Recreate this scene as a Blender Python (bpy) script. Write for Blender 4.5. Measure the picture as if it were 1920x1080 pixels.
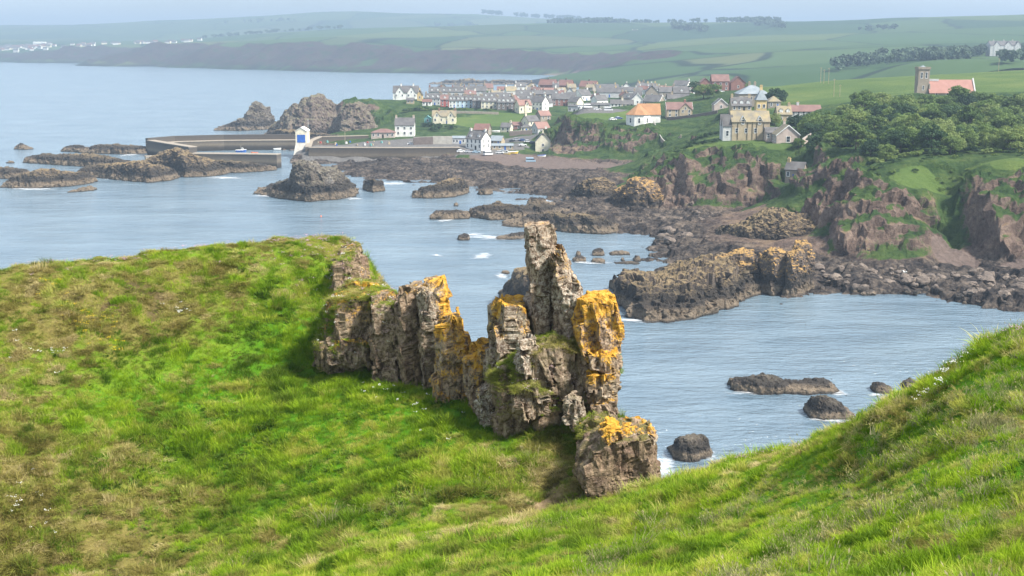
import bpy, bmesh, math, random
import numpy as np
from mathutils import Vector, Matrix

scene = bpy.context.scene
for _o in list(bpy.data.objects):
    bpy.data.objects.remove(_o)
COL = scene.collection
R = math.radians
rng = np.random.default_rng(7)
random.seed(7)

# ------------------------------------------------------------------ camera
CAM_Z, FPX, HZN = 62.0, 2400.0, 78.0
PITCH = math.atan((540.0 - HZN) / FPX)
cam_d = bpy.data.cameras.new("camera")
cam_d.sensor_width = 36.0
cam_d.lens = FPX / 1920.0 * 36.0
cam_d.clip_start, cam_d.clip_end = 0.3, 40000.0
cam = bpy.data.objects.new("camera", cam_d)
cam.location = (0, 0, CAM_Z)
cam.rotation_euler = (math.pi / 2 - PITCH, 0, 0)
COL.objects.link(cam)
scene.camera = cam

# ------------------------------------------------------------------ light
SUN_EL, SUN_AZ = R(50), R(117)          # azimuth clockwise from +Y (view direction)
sdir = Vector((math.sin(SUN_AZ) * math.cos(SUN_EL), math.cos(SUN_AZ) * math.cos(SUN_EL), math.sin(SUN_EL)))
sun_d = bpy.data.lights.new("sun", 'SUN')
sun_d.energy, sun_d.angle, sun_d.color = 4.3, R(7.0), (1.0, 0.95, 0.87)
sun = bpy.data.objects.new("sun", sun_d)
sun.rotation_euler = sdir.to_track_quat('Z', 'Y').to_euler()
sun.location = (0, 0, 300)
COL.objects.link(sun)

world = bpy.data.worlds.new("World")
scene.world = world
world.use_nodes = True
wt = world.node_tree
wt.nodes.clear()
w_out = wt.nodes.new("ShaderNodeOutputWorld")
w_bg = wt.nodes.new("ShaderNodeBackground")
w_sky = wt.nodes.new("ShaderNodeTexSky")
w_sky.sky_type = 'NISHITA'
w_sky.sun_disc = False
w_sky.sun_elevation, w_sky.sun_rotation = SUN_EL, SUN_AZ
w_sky.air_density, w_sky.dust_density, w_sky.ozone_density = 1.0, 1.6, 1.5
# broken thin cloud spread evenly over the whole sky
w_tc = wt.nodes.new("ShaderNodeTexCoord")
w_map = wt.nodes.new("ShaderNodeMapping")
w_map.inputs['Scale'].default_value = (1.3, 1.3, 5.0)
w_no = wt.nodes.new("ShaderNodeTexNoise")
w_no.inputs['Scale'].default_value, w_no.inputs['Detail'].default_value = 1.8, 6.0
w_rp = wt.nodes.new("ShaderNodeValToRGB")
w_rp.color_ramp.elements[0].position, w_rp.color_ramp.elements[0].color = 0.36, (0.25, 0.25, 0.25, 1)
w_rp.color_ramp.elements[1].position, w_rp.color_ramp.elements[1].color = 0.62, (0.8, 0.8, 0.8, 1)
w_mx = wt.nodes.new("ShaderNodeMixRGB")
w_mx.inputs[2].default_value = (6.2, 6.9, 7.6, 1)
wt.links.new(w_tc.outputs['Generated'], w_map.inputs[0])
wt.links.new(w_map.outputs[0], w_no.inputs['Vector'])
wt.links.new(w_no.outputs['Fac'], w_rp.inputs[0])
wt.links.new(w_rp.outputs[0], w_mx.inputs[0])
wt.links.new(w_sky.outputs[0], w_mx.inputs[1])
wt.links.new(w_mx.outputs[0], w_bg.inputs[0])
w_bg.inputs[1].default_value = 0.085
wt.links.new(w_bg.outputs[0], w_out.inputs[0])

vs = scene.view_settings
vs.view_transform, vs.look, vs.gamma, vs.use_curve_mapping = 'Standard', 'None', 1.0, False
vs.exposure = 1.2
scene.render.engine = 'CYCLES'
cy = scene.cycles
cy.use_denoising = True
cy.max_bounces, cy.diffuse_bounces, cy.glossy_bounces, cy.transmission_bounces = 6, 2, 2, 2
cy.volume_bounces, cy.transparent_max_bounces = 0, 8
cy.caustics_reflective = cy.caustics_refractive = False

# ------------------------------------------------------------------ pixel -> world
_cp, _sp = math.cos(PITCH), math.sin(PITCH)
def ray(px, py):
    u, v = (px - 960.0) / FPX, -(py - 540.0) / FPX
    return Vector((u, _cp + v * _sp, -_sp + v * _cp))
def P(px, py, Y=None, Z=None):
    d = ray(px, py)
    t = (Y / d.y) if Y is not None else (Z - CAM_Z) / d.z
    return Vector((d.x * t, d.y * t, CAM_Z + d.z * t))
def PX(px, Y, Z=0.0):
    """world x of picture column px at distance Y and height Z"""
    t = Y * _cp - (Z - CAM_Z) * _sp
    return (px - 960.0) / FPX * t

# ------------------------------------------------------------------ numpy noise
def _hash(ix, iy, iz, seed):
    with np.errstate(over='ignore'):
        h = (ix.astype(np.uint32) * np.uint32(374761393) + iy.astype(np.uint32) * np.uint32(668265263)
             + iz.astype(np.uint32) * np.uint32(2147483647 - 58) + np.uint32(seed) * np.uint32(974634777))
        h = (h ^ (h >> np.uint32(13))) * np.uint32(1274126177)
        h = (h ^ (h >> np.uint32(16))) * np.uint32(2246822519)
        h = h ^ (h >> np.uint32(15))
    return (h & np.uint32(0xFFFFFF)).astype(np.float32) / np.float32(0xFFFFFF)
def vnoise(p, seed=0):
    i = np.floor(p).astype(np.int64); f = (p - i).astype(np.float32)
    f = f * f * (3 - 2 * f)
    x, y, z = i[:, 0], i[:, 1], i[:, 2]
    r = np.zeros(len(p), np.float32)
    for dx in (0, 1):
        wx = f[:, 0] if dx else 1 - f[:, 0]
        for dy in (0, 1):
            wy = f[:, 1] if dy else 1 - f[:, 1]
            for dz in (0, 1):
                wz = f[:, 2] if dz else 1 - f[:, 2]
                r += wx * wy * wz * _hash(x + dx, y + dy, z + dz, seed)
    return r * 2 - 1
def fbm(p, octv=4, seed=0, gain=0.5, ridged=False):
    a, s, r = 1.0, 1.0, np.zeros(len(p), np.float32)
    for k in range(octv):
        n = vnoise(p * s + 17.3 * k, seed + k)
        r += a * ((1 - np.abs(n)) * 2 - 1 if ridged else n)
        a *= gain; s *= 2.03
    return r
def worley(p, seed=0, cheb=False):
    i = np.floor(p).astype(np.int64)
    F1 = np.full(len(p), 9.0, np.float32); F2 = F1.copy()
    cid = np.zeros((len(p), 3), np.float32); ctr = np.zeros((len(p), 3), np.float32)
    for dx in (-1, 0, 1):
        for dy in (-1, 0, 1):
            for dz in (-1, 0, 1):
                a, b, c = i[:, 0] + dx, i[:, 1] + dy, i[:, 2] + dz
                r0, r1, r2 = _hash(a, b, c, seed), _hash(a, b, c, seed + 11), _hash(a, b, c, seed + 23)
                q = np.stack([a + r0, b + r1, c + r2], 1)
                d = (np.abs(p - q).max(1) * 1.15 if cheb else np.sqrt(((p - q) ** 2).sum(1))).astype(np.float32)
                m = d < F1
                F2 = np.where(m, F1, np.minimum(F2, d))
                F1 = np.where(m, d, F1)
                ctr[m] = q[m]
                cid[m] = np.stack([_hash(a, b, c, seed + 31), _hash(a, b, c, seed + 41), _hash(a, b, c, seed + 53)], 1)[m]
    return F1, F2, cid, ctr
def facets(p, cell, seed=0, stretch=(1, 1, 1), crack=0.25, tilt=0.6, cheb=False):
    """blocky broken-stone height in units of cell, with joints"""
    q = p / (cell * np.array(stretch))
    F1, F2, cid, ctr = worley(q, seed, cheb)
    d = cid * 2 - 1
    h = (cid[:, 0] - 0.5) * 0.8 + tilt * ((q - ctr) * d).sum(1)
    e = np.clip((F2 - F1) / 0.14, 0, 1)
    return h - crack * (1 - e)
def planarise(co, nr, q, seed, strength=0.85, offs=0.1, tilt=0.15, cheb=False, crack=0.0, axes=None, snap=0.8):
    """break a surface into flat facets: every vertex of a cell is drawn onto that cell's plane. q = co in cell units"""
    F1, F2, cid, ctr = worley(q, seed, cheb)
    key = np.round(ctr * 50).astype(np.int64); key = key[:, 0] * 73856093 ^ key[:, 1] * 19349663 ^ key[:, 2] * 83492791
    _, inv, cnt = np.unique(key, return_inverse=True, return_counts=True)
    inv = inv.ravel()
    mean = lambda a: np.stack([np.bincount(inv, a[:, k]) / cnt for k in range(3)], 1)
    c, m = mean(co), mean(nr)
    rr = np.random.default_rng(seed)
    if axes is not None:                      # joint sets: faces follow three directions
        m /= np.linalg.norm(m, axis=1)[:, None] + 1e-9
        A = np.concatenate([axes.T, -axes.T]); best = A[(m @ A.T).argmax(1)]
        m = best * snap + m * (1 - snap)
    m = m + rr.normal(0, tilt, m.shape); m /= np.linalg.norm(m, axis=1)[:, None] + 1e-9
    o = rr.uniform(-1, 1, len(cnt)) * offs
    d = ((co - c[inv]) * m[inv]).sum(1)
    e = np.clip((F2 - F1) / 0.1, 0, 1)
    return co - m[inv] * (d * strength)[:, None] + m[inv] * (o[inv] - crack * (1 - e))[:, None]
def mesh_normals(v, f):
    n = np.zeros_like(v); a = np.cross(v[f[:, 2]] - v[f[:, 0]], v[f[:, 3 if f.shape[1] > 3 else 1]] - v[f[:, 1]])
    for k in range(f.shape[1]): np.add.at(n, f[:, k], a)
    return n / (np.linalg.norm(n, axis=1)[:, None] + 1e-9)
def sstep(a, b, x):
    t = np.clip((x - a) / (b - a), 0, 1)
    return t * t * (3 - 2 * t)
def rbf(pts, vals, reg=1e-3):
    pts = np.asarray(pts, float); vals = np.asarray(vals, float)
    n, d = pts.shape
    K = np.sqrt(((pts[:, None] - pts[None]) ** 2).sum(-1))
    A = np.zeros((n + d + 1, n + d + 1))
    A[:n, :n] = K - reg * np.eye(n)
    A[:n, n] = 1; A[n, :n] = 1
    A[:n, n + 1:] = pts; A[n + 1:, :n] = pts.T
    w = np.linalg.lstsq(A, np.concatenate([vals, np.zeros(d + 1)]), rcond=None)[0]
    def ev(q):
        q = np.asarray(q, float); out = np.empty(len(q))
        for s in range(0, len(q), 40000):
            c = q[s:s + 40000]
            k = np.sqrt(np.maximum((c ** 2).sum(1)[:, None] + (pts ** 2).sum(1)[None] - 2 * c @ pts.T, 0))
            out[s:s + 40000] = k @ w[:n] + w[n] + c @ w[n + 1:]
        return out
    return ev

# ------------------------------------------------------------------ meshes and objects
def tag(o, label=None, cat=None, group=None, kind=None):
    if label: o["label"] = label
    if cat: o["category"] = cat
    if group: o["group"] = group
    if kind: o["kind"] = kind
    return o
def obj(name, me, parent=None, mats=None):
    o = bpy.data.objects.new(name, me)
    COL.objects.link(o)
    if parent is not None: o.parent = parent
    if mats is not None:
        for m in (mats if isinstance(mats, (list, tuple)) else [mats]): me.materials.append(m)
    return o
def empty(name, loc=(0, 0, 0), rz=0.0):
    o = bpy.data.objects.new(name, None)
    COL.objects.link(o)
    o.empty_display_size = 0.5
    o.location, o.rotation_euler = loc, (0, 0, rz)
    return o
def np_mesh(name, v, faces, smooth=True):
    """v (n,3); faces (m,3) or (m,4)"""
    me = bpy.data.meshes.new(name)
    v = np.asarray(v, np.float32); faces = np.asarray(faces, np.int32)
    k = faces.shape[1]
    me.vertices.add(len(v)); me.vertices.foreach_set("co", v.ravel())
    me.loops.add(faces.size); me.loops.foreach_set("vertex_index", faces.ravel())
    me.polygons.add(len(faces))
    me.polygons.foreach_set("loop_start", np.arange(0, faces.size, k, dtype=np.int32))
    me.polygons.foreach_set("use_smooth", np.full(len(faces), smooth))
    me.update(calc_edges=True)
    return me
def set_attr(me, name, data, typ='FLOAT'):
    a = me.attributes.new(name, typ, 'POINT')
    key = {'FLOAT': 'value', 'INT': 'value', 'FLOAT_VECTOR': 'vector', 'FLOAT_COLOR': 'color'}[typ]
    a.data.foreach_set(key, np.ascontiguousarray(data, np.int32 if typ == 'INT' else np.float32).ravel())
def grid_faces(nx, ny):
    i = np.arange(nx * ny).reshape(ny, nx)
    return np.stack([i[:-1, :-1], i[:-1, 1:], i[1:, 1:], i[1:, :-1]], -1).reshape(-1, 4)
def compact(v, f):
    used = np.unique(f); m = np.full(len(v), -1, np.int64); m[used] = np.arange(len(used))
    return v[used], m[f], used
class MB:
    """collects boxes and polygons into one mesh"""
    def __init__(s): s.v, s.f, s.m = [], [], []
    def poly(s, pts, mi=0):
        n = len(s.v); s.v += [tuple(p) for p in pts]; s.f.append(list(range(n, n + len(pts)))); s.m.append(mi)
    def box(s, x0, x1, y0, y1, z0, z1, mi=0):
        n = len(s.v)
        s.v += [(x, y, z) for z in (z0, z1) for y in (y0, y1) for x in (x0, x1)]
        for q in ((0, 2, 3, 1), (4, 5, 7, 6), (0, 1, 5, 4), (2, 6, 7, 3), (0, 4, 6, 2), (1, 3, 7, 5)):
            s.f.append([n + k for k in q]); s.m.append(mi)
    def hull(s, lo, hi, mi=0):
        """loft between two rings of equal length, capped"""
        n, k = len(s.v), len(lo)
        s.v += [tuple(p) for p in lo] + [tuple(p) for p in hi]
        for i in range(k):
            j = (i + 1) % k
            s.f.append([n + i, n + j, n + k + j, n + k + i]); s.m.append(mi)
        s.f.append([n + i for i in range(k)][::-1]); s.m.append(mi)
        s.f.append([n + k + i for i in range(k)]); s.m.append(mi)
    def tube(s, pts, rad, seg=6, mi=0):
        rads = rad if isinstance(rad, (list, tuple)) else [rad] * len(pts)
        n = len(s.v)
        for a, p in enumerate(pts):
            p = Vector(p)
            d = (Vector(pts[min(a + 1, len(pts) - 1)]) - Vector(pts[max(a - 1, 0)])).normalized()
            x = d.orthogonal().normalized(); y = d.cross(x)
            s.v += [tuple(p + (x * math.cos(t) + y * math.sin(t)) * rads[a]) for t in np.linspace(0, 2 * math.pi, seg, endpoint=False)]
        for a in range(len(pts) - 1):
            for i in range(seg):
                j = (i + 1) % seg
                s.f.append([n + a * seg + i, n + a * seg + j, n + (a + 1) * seg + j, n + (a + 1) * seg + i]); s.m.append(mi)
        s.f.append([n + i for i in range(seg)][::-1]); s.m.append(mi)
        s.f.append([n + (len(pts) - 1) * seg + i for i in range(seg)]); s.m.append(mi)
    def mesh(s, name, mats=None, smooth=False):
        me = bpy.data.meshes.new(name)
        me.from_pydata(s.v, [], s.f); me.update()
        bm = bmesh.new(); bm.from_mesh(me); bmesh.ops.recalc_face_normals(bm, faces=bm.faces); bm.to_mesh(me); bm.free()
        for i, p in enumerate(me.polygons): p.material_index = s.m[i]; p.use_smooth = smooth
        if mats is not None:
            for m in (mats if isinstance(mats, (list, tuple)) else [mats]): me.materials.append(m)
        return me
    def build(s, name, mats, parent=None, smooth=False):
        return obj(name, s.mesh(name, mats, smooth), parent)
# ------------------------------------------------------------------ materials
class NT:
    def __init__(s, name, rough=0.9, spec=0.2):
        s.mat = bpy.data.materials.new(name); s.mat.use_nodes = True
        s.t = s.mat.node_tree; s.t.nodes.clear()
        s.out = s.t.nodes.new("ShaderNodeOutputMaterial")
        s.b = s.t.nodes.new("ShaderNodeBsdfPrincipled")
        s.b.inputs['Roughness'].default_value = rough
        s.b.inputs['Specular IOR Level'].default_value = spec
        s.t.links.new(s.b.outputs[0], s.out.inputs[0])
    def n(s, typ): return s.t.nodes.new(typ)
    def put(s, sock, v):
        if v is None: return
        if isinstance(v, bpy.types.NodeSocket): s.t.links.new(v, sock)
        elif isinstance(v, (tuple, list)) and len(v) == 3 and sock.type == 'RGBA': sock.default_value = (*v, 1)
        else: sock.default_value = v
    def pos(s, scale=None, rot=None):
        g = s.n("ShaderNodeNewGeometry")
        if scale is None: return g.outputs['Position']
        m = s.n("ShaderNodeMapping"); m.inputs['Scale'].default_value = scale
        if rot: m.inputs['Rotation'].default_value = rot
        s.t.links.new(g.outputs['Position'], m.inputs[0]); return m.outputs[0]
    def objco(s): return s.n("ShaderNodeTexCoord").outputs['Object']
    def noise(s, scale, detail=4, rough=0.55, vec=None, dist=0.0):
        k = s.n("ShaderNodeTexNoise")
        k.inputs['Scale'].default_value, k.inputs['Detail'].default_value = scale, detail
        k.inputs['Roughness'].default_value, k.inputs['Distortion'].default_value = rough, dist
        s.put(k.inputs['Vector'], vec if vec is not None else s.pos()); return k.outputs['Fac']
    def voro(s, scale, vec=None, feature='F1', out='Distance'):
        k = s.n("ShaderNodeTexVoronoi"); k.feature = feature
        k.inputs['Scale'].default_value = scale
        s.put(k.inputs['Vector'], vec if vec is not None else s.pos()); return k.outputs[out]
    def ramp(s, fac, stops):
        k = s.n("ShaderNodeValToRGB"); e = k.color_ramp.elements
        while len(e) < len(stops): e.new(0.5)
        for i, (p, c) in enumerate(stops):
            e[i].position = p; e[i].color = (*c, 1) if isinstance(c, (tuple, list)) else (c, c, c, 1)
        s.put(k.inputs[0], fac); return k.outputs[0]
    def mix(s, fac, a, b, mode='MIX'):
        k = s.n("ShaderNodeMixRGB"); k.blend_type = mode
        s.put(k.inputs[0], fac); s.put(k.inputs[1], a); s.put(k.inputs[2], b); return k.outputs[0]
    def math(s, op, a, b=None):
        k = s.n("ShaderNodeMath"); k.operation = op; k.use_clamp = False
        s.put(k.inputs[0], a); s.put(k.inputs[1], b); return k.outputs[0]
    def attr(s, name, typ='GEOMETRY', out='Fac'):
        k = s.n("ShaderNodeAttribute"); k.attribute_name = name; k.attribute_type = typ; return k.outputs[out]
    def sep(s, v):
        k = s.n("ShaderNodeSeparateXYZ"); s.put(k.inputs[0], v); return k.outputs
    def up(s):
        return s.sep(s.n("ShaderNodeNewGeometry").outputs['Normal'])[2]
    def rnd(s): return s.n("ShaderNodeObjectInfo").outputs['Random']
    def bump(s, h, strength=0.5, dist=0.1, nrm=None):
        k = s.n("ShaderNodeBump"); k.inputs['Strength'].default_value, k.inputs['Distance'].default_value = strength, dist
        s.put(k.inputs['Height'], h); s.put(k.inputs['Normal'], nrm); return k.outputs[0]
    def fin(s, col, nrm=None, rough=None):
        s.put(s.b.inputs['Base Color'], col); s.put(s.b.inputs['Normal'], nrm); s.put(s.b.inputs['Roughness'], rough)
        return s.mat
M = {}
def srgb(r, g, b):
    return tuple((c / 255 / 12.92 if c / 255 <= 0.04045 else ((c / 255 + 0.055) / 1.055) ** 2.4) for c in (r, g, b))

def m_plain(name, col, rough=0.8, var=0.12, scale=0.8, spec=0.25):
    """one real colour with mottled wear"""
    k = NT(name, rough, spec)
    n = k.noise(scale, 5, 0.6)
    c = k.ramp(n, [(0.3, tuple(x * (1 - var * 1.6) for x in col)), (0.7, tuple(min(1, x * (1 + var)) for x in col))])
    return k.fin(c)

def m_turf():
    k = NT("turf", 0.95, 0.1)
    dry = k.attr("dry")
    n1, n2 = k.noise(1.1, 6, 0.65), k.noise(7, 5, 0.7)
    f = k.math('ADD', dry, k.math('MULTIPLY', k.math('SUBTRACT', n1, 0.5), 1.1))
    c = k.ramp(f, [(0.1, (0.06, 0.16, 0.006)), (0.4, (0.11, 0.18, 0.012)), (0.62, (0.14, 0.135, 0.03)), (0.85, (0.17, 0.14, 0.045))])
    c = k.mix(k.ramp(n2, [(0.3, 0.5), (0.5, 0.0)]), c, (0.04, 0.05, 0.01))
    soil = k.attr("soil")
    c = k.mix(soil, c, k.ramp(n2, [(0.3, (0.03, 0.02, 0.012)), (0.7, (0.1, 0.066, 0.04))]))
    sn = k.ramp(k.noise(3.5, 6, 0.7), [(0.3, (0.08, 0.05, 0.03)), (0.5, (0.24, 0.165, 0.095)), (0.75, (0.4, 0.3, 0.19))])
    c = k.mix(k.attr("sand"), c, sn)
    return k.fin(c, k.bump(n2, 0.6, 0.12))
M['turf'] = m_turf()

def m_blade(name, cols, dry, trans=0.35):
    k = NT(name, 0.7, 0.1)
    t = k.attr("tint", 'INSTANCER')
    r = k.attr("rnd", 'INSTANCER')
    g = k.ramp(r, cols)
    d = k.ramp(r, dry)
    c = k.mix(t, g, d)
    # tips of the blades dry out
    h = k.attr("tip")
    c = k.mix(k.math('MULTIPLY', h, 0.3), c, (0.3, 0.26, 0.05))
    k.fin(c)
    tr = k.n("ShaderNodeBsdfTranslucent"); k.put(tr.inputs[0], c)
    mx = k.n("ShaderNodeMixShader"); mx.inputs[0].default_value = trans
    k.t.links.new(k.b.outputs[0], mx.inputs[1]); k.t.links.new(tr.outputs[0], mx.inputs[2]); k.t.links.new(mx.outputs[0], k.out.inputs[0])
    return k.mat
M['blade'] = m_blade("grass_blade",
    [(0.0, (0.05, 0.14, 0.005)), (0.25, (0.11, 0.25, 0.006)), (0.55, (0.2, 0.36, 0.008)), (0.8, (0.3, 0.45, 0.015)), (1.0, (0.42, 0.43, 0.08))],
    [(0.0, (0.11, 0.105, 0.025)), (0.35, (0.25, 0.225, 0.06)), (0.65, (0.39, 0.325, 0.12)), (1.0, (0.56, 0.46, 0.25))])
M['weed'] = m_blade("weed_leaf", [(0.0, (0.04, 0.11, 0.012)), (0.5, (0.075, 0.19, 0.018)), (1.0, (0.14, 0.27, 0.03))], [(0.0, (0.08, 0.1, 0.03)), (1.0, (0.2, 0.18, 0.07))])
M['seed'] = m_blade("seed_head",
    [(0.0, (0.24, 0.24, 0.13)), (1.0, (0.36, 0.33, 0.21))], [(0.0, (0.36, 0.29, 0.18)), (1.0, (0.46, 0.38, 0.26))], 0.3)

def m_hero():
    k = NT("outcrop_stone", 0.88, 0.2)
    p = k.pos()
    n1, n2, n3 = k.noise(0.9, 6, 0.65), k.noise(5, 6, 0.7), k.noise(19, 4, 0.7)
    c = k.ramp(n1, [(0.25, (0.085, 0.052, 0.034)), (0.42, (0.19, 0.12, 0.08)), (0.58, (0.31, 0.215, 0.14)), (0.78, (0.44, 0.32, 0.22))])
    c = k.mix(k.ramp(n2, [(0.38, 0.75), (0.55, 0.0)]), c, (0.03, 0.024, 0.02))
    # pale crustose lichen
    g = k.math('MULTIPLY', k.attr("pale"), k.ramp(k.math('ADD', k.math('MULTIPLY', n2, 0.65), k.math('MULTIPLY', n3, 0.45)), [(0.5, 0.0), (0.62, 0.95)]))
    c = k.mix(g, c, k.ramp(n3, [(0.3, (0.33, 0.3, 0.24)), (0.7, (0.62, 0.58, 0.49))]))
    # brown turf growing in pockets
    tf = k.math('MULTIPLY', k.attr("moss"), k.ramp(k.noise(2.3, 5, 0.7), [(0.42, 0.0), (0.56, 1.0)]))
    c = k.mix(tf, c, k.ramp(n3, [(0.3, (0.05, 0.06, 0.015)), (0.7, (0.2, 0.16, 0.06))]))
    # orange lichen
    ol = k.math('ADD', k.attr("lichen"), k.math('MULTIPLY', k.math('SUBTRACT', k.noise(1.6, 7, 0.75), 0.5), 2.6))
    ol = k.math('ADD', ol, k.math('MULTIPLY', k.math('SUBTRACT', n3, 0.5), 1.8))
    ol = k.math('ADD', ol, k.math('MULTIPLY', k.math('SUBTRACT', n2, 0.5), 1.2))
    ol = k.ramp(ol, [(0.46, 0.0), (0.7, 1.0)])
    c = k.mix(k.math('MULTIPLY', ol, 0.9), c, k.ramp(n2, [(0.3, (0.3, 0.13, 0.014)), (0.5, (0.52, 0.27, 0.02)), (0.72, (0.62, 0.41, 0.075))]))
    h = k.math('ADD', n2, k.math('MULTIPLY', n3, 0.5))
    return k.fin(c, k.bump(h, 0.9, 0.07))
M['hero'] = m_hero()

def m_rock(name, dark, mid, pale, top=None, tide=2.2, s=1.0, wet=(0.022, 0.02, 0.018), topamt=0.0, guano=0.0):
    k = NT(name, 0.85, 0.25)
    n1, n2, n3 = k.noise(0.16 * s, 6, 0.65), k.noise(0.75 * s, 6, 0.7), k.noise(3.0 * s, 4, 0.7)
    mixn = k.math('ADD', k.math('MULTIPLY', n1, 0.55), k.math('MULTIPLY', n2, 0.45))
    c = k.ramp(mixn, [(0.33, dark), (0.5, mid), (0.68, pale)])
    c = k.mix(k.ramp(n3, [(0.3, 0.6), (0.5, 0.0)]), c, tuple(x * 0.35 for x in dark))
    z = k.sep(k.pos())[2]
    if top:
        u = k.math('ADD', k.up(), k.math('MULTIPLY', k.math('SUBTRACT', n2, 0.5), 2.0))
        a = k.math('MULTIPLY', k.ramp(u, [(0.35, 0.0), (0.8, 1.0)]), k.ramp(k.math('MULTIPLY', z, 0.1), [(tide * 0.13, 0.0), (tide * 0.2, topamt)]))
        c = k.mix(a, c, top)
    if 'bird' in name:
        c = k.mix(k.ramp(k.math('ADD', k.math('MULTIPLY', n3, 0.6), k.math('MULTIPLY', n1, 0.5)), [(0.62 - guano, 0.0), (0.72 - guano, 0.8)]), c, (0.5, 0.48, 0.45))
    # shore zones: wet weed at the waterline, tan barnacle band, black lichen above it
    zz = k.math('MULTIPLY', k.math('ADD', z, k.math('MULTIPLY', k.math('SUBTRACT', n1, 0.5), tide * 1.8)), 0.1)
    tan = k.ramp(n2, [(0.3, (0.07, 0.052, 0.036)), (0.6, (0.2, 0.155, 0.105))])
    c = k.mix(k.ramp(zz, [(tide * 0.08, 0.75), (tide * 0.12, 0.0)]), c, tan)
    c = k.mix(k.ramp(zz, [(tide * 0.09, 0.0), (tide * 0.13, 0.8), (tide * 0.2, 0.7), (tide * 0.28, 0.0)]), c, wet)
    c = k.mix(k.ramp(k.math('MULTIPLY', z, 0.1), [(0.02, 0.9), (0.06, 0.0)]), c, wet)
    h = k.math('ADD', n2, k.math('MULTIPLY', n3, 0.4))
    return k.fin(c, k.bump(h, 0.8, 0.5 / s))
M['searock'] = m_rock("sea_rock", (0.028, 0.022, 0.019), (0.078, 0.06, 0.047), (0.18, 0.14, 0.1), (0.27, 0.195, 0.09), 2.4, topamt=0.55)
M['skerry'] = m_rock("skerry_rock", (0.035, 0.03, 0.026), (0.085, 0.068, 0.055), (0.15, 0.125, 0.1), (0.1, 0.1, 0.05), 1.2, s=2.2, topamt=0.2)
M['lichrock'] = m_rock("lichen_topped_rock", (0.06, 0.045, 0.037), (0.13, 0.1, 0.08), (0.23, 0.185, 0.14), (0.4, 0.24, 0.07), 2.4, topamt=0.8)
M['stackrock'] = m_rock("stack_rock", (0.07, 0.052, 0.045), (0.15, 0.115, 0.095), (0.26, 0.21, 0.165), (0.13, 0.14, 0.055), 2.2, topamt=0.45)
M['guanorock'] = m_rock("bird_stained_rock", (0.035, 0.028, 0.024), (0.085, 0.068, 0.055), (0.18, 0.15, 0.12), (0.2, 0.19, 0.12), 2.6, topamt=0.3, guano=0.0)
M['boulder'] = m_rock("shore_boulder", (0.075, 0.06, 0.052), (0.16, 0.128, 0.105), (0.28, 0.225, 0.175), None, 0.9, s=1.6)

def m_land(name, field=False):
    """cliffs, turf, shore and fields of the headland; masks are what grows or lies there"""
    k = NT(name, 0.92, 0.15)
    mk = k.sep(k.attr("mask", out='Vector'))
    n0, n1, n2, n3 = k.noise(0.03, 5, 0.6), k.noise(0.14, 6, 0.65), k.noise(0.7, 6, 0.7), k.noise(2.6, 4, 0.7)
    mixn = k.math('ADD', k.math('MULTIPLY', n1, 0.5), k.math('MULTIPLY', n2, 0.5))
    rock = k.ramp(mixn, [(0.36, (0.045, 0.032, 0.026)), (0.47, (0.128, 0.089, 0.07)), (0.57, (0.212, 0.153, 0.119)), (0.68, (0.35, 0.272, 0.212))])
    rock = k.mix(k.ramp(n3, [(0.3, 0.65), (0.5, 0.0)]), rock, (0.022, 0.018, 0.017))
    orange = k.ramp(k.math('ADD', n1, k.math('MULTIPLY', k.up(), 0.25)), [(0.72, 0.0), (0.85, 0.4)])
    rock = k.mix(orange, rock, (0.2, 0.13, 0.05))
    shore = k.ramp(mixn, [(0.4, (0.014, 0.012, 0.012)), (0.5, (0.05, 0.041, 0.036)), (0.62, (0.17, 0.135, 0.105))])
    grass = k.ramp(k.math('ADD', k.math('MULTIPLY', n1, 0.6), k.math('MULTIPLY', n2, 0.4)), [(0.34, (0.011, 0.027, 0.009)), (0.46, (0.028, 0.058, 0.014)), (0.58, (0.06, 0.094, 0.022)), (0.72, (0.13, 0.13, 0.045))])
    lawn = k.ramp(k.math('ADD', k.math('MULTIPLY', n0, 0.75), k.math('MULTIPLY', n2, 0.25)), [(0.3, (0.05, 0.09, 0.022)), (0.5, (0.08, 0.128, 0.028)), (0.7, (0.135, 0.17, 0.042))])
    sand = k.ramp(n2, [(0.3, (0.1, 0.075, 0.065)), (0.7, (0.2, 0.15, 0.125))])
    c = k.mix(mk[1], rock, shore)
    gm = k.ramp(k.math('ADD', mk[0], k.math('MULTIPLY', k.math('SUBTRACT', n2, 0.5), 1.3)), [(0.3, 0.0), (0.5, 1.0)])
    c = k.mix(gm, c, grass)
    c = k.mix(k.ramp(k.attr("lawn"), [(0.4, 0.0), (0.6, 1.0)]), c, lawn)
    c = k.mix(k.ramp(k.math('ADD', mk[2], k.math('MULTIPLY', k.math('SUBTRACT', n2, 0.5), 0.5)), [(0.4, 0.0), (0.55, 1.0)]), c, sand)
    c = k.mix(k.ramp(k.attr("paved"), [(0.4, 0.0), (0.6, 1.0)]), c, k.ramp(n2, [(0.3, (0.1, 0.095, 0.09)), (0.7, (0.19, 0.18, 0.17))]))
    h = k.math('ADD', n2, k.math('MULTIPLY', n3, 0.4))
    return k.fin(c, k.bump(h, 1.0, 1.1))
M['land'] = m_land("headland_ground")

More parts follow.
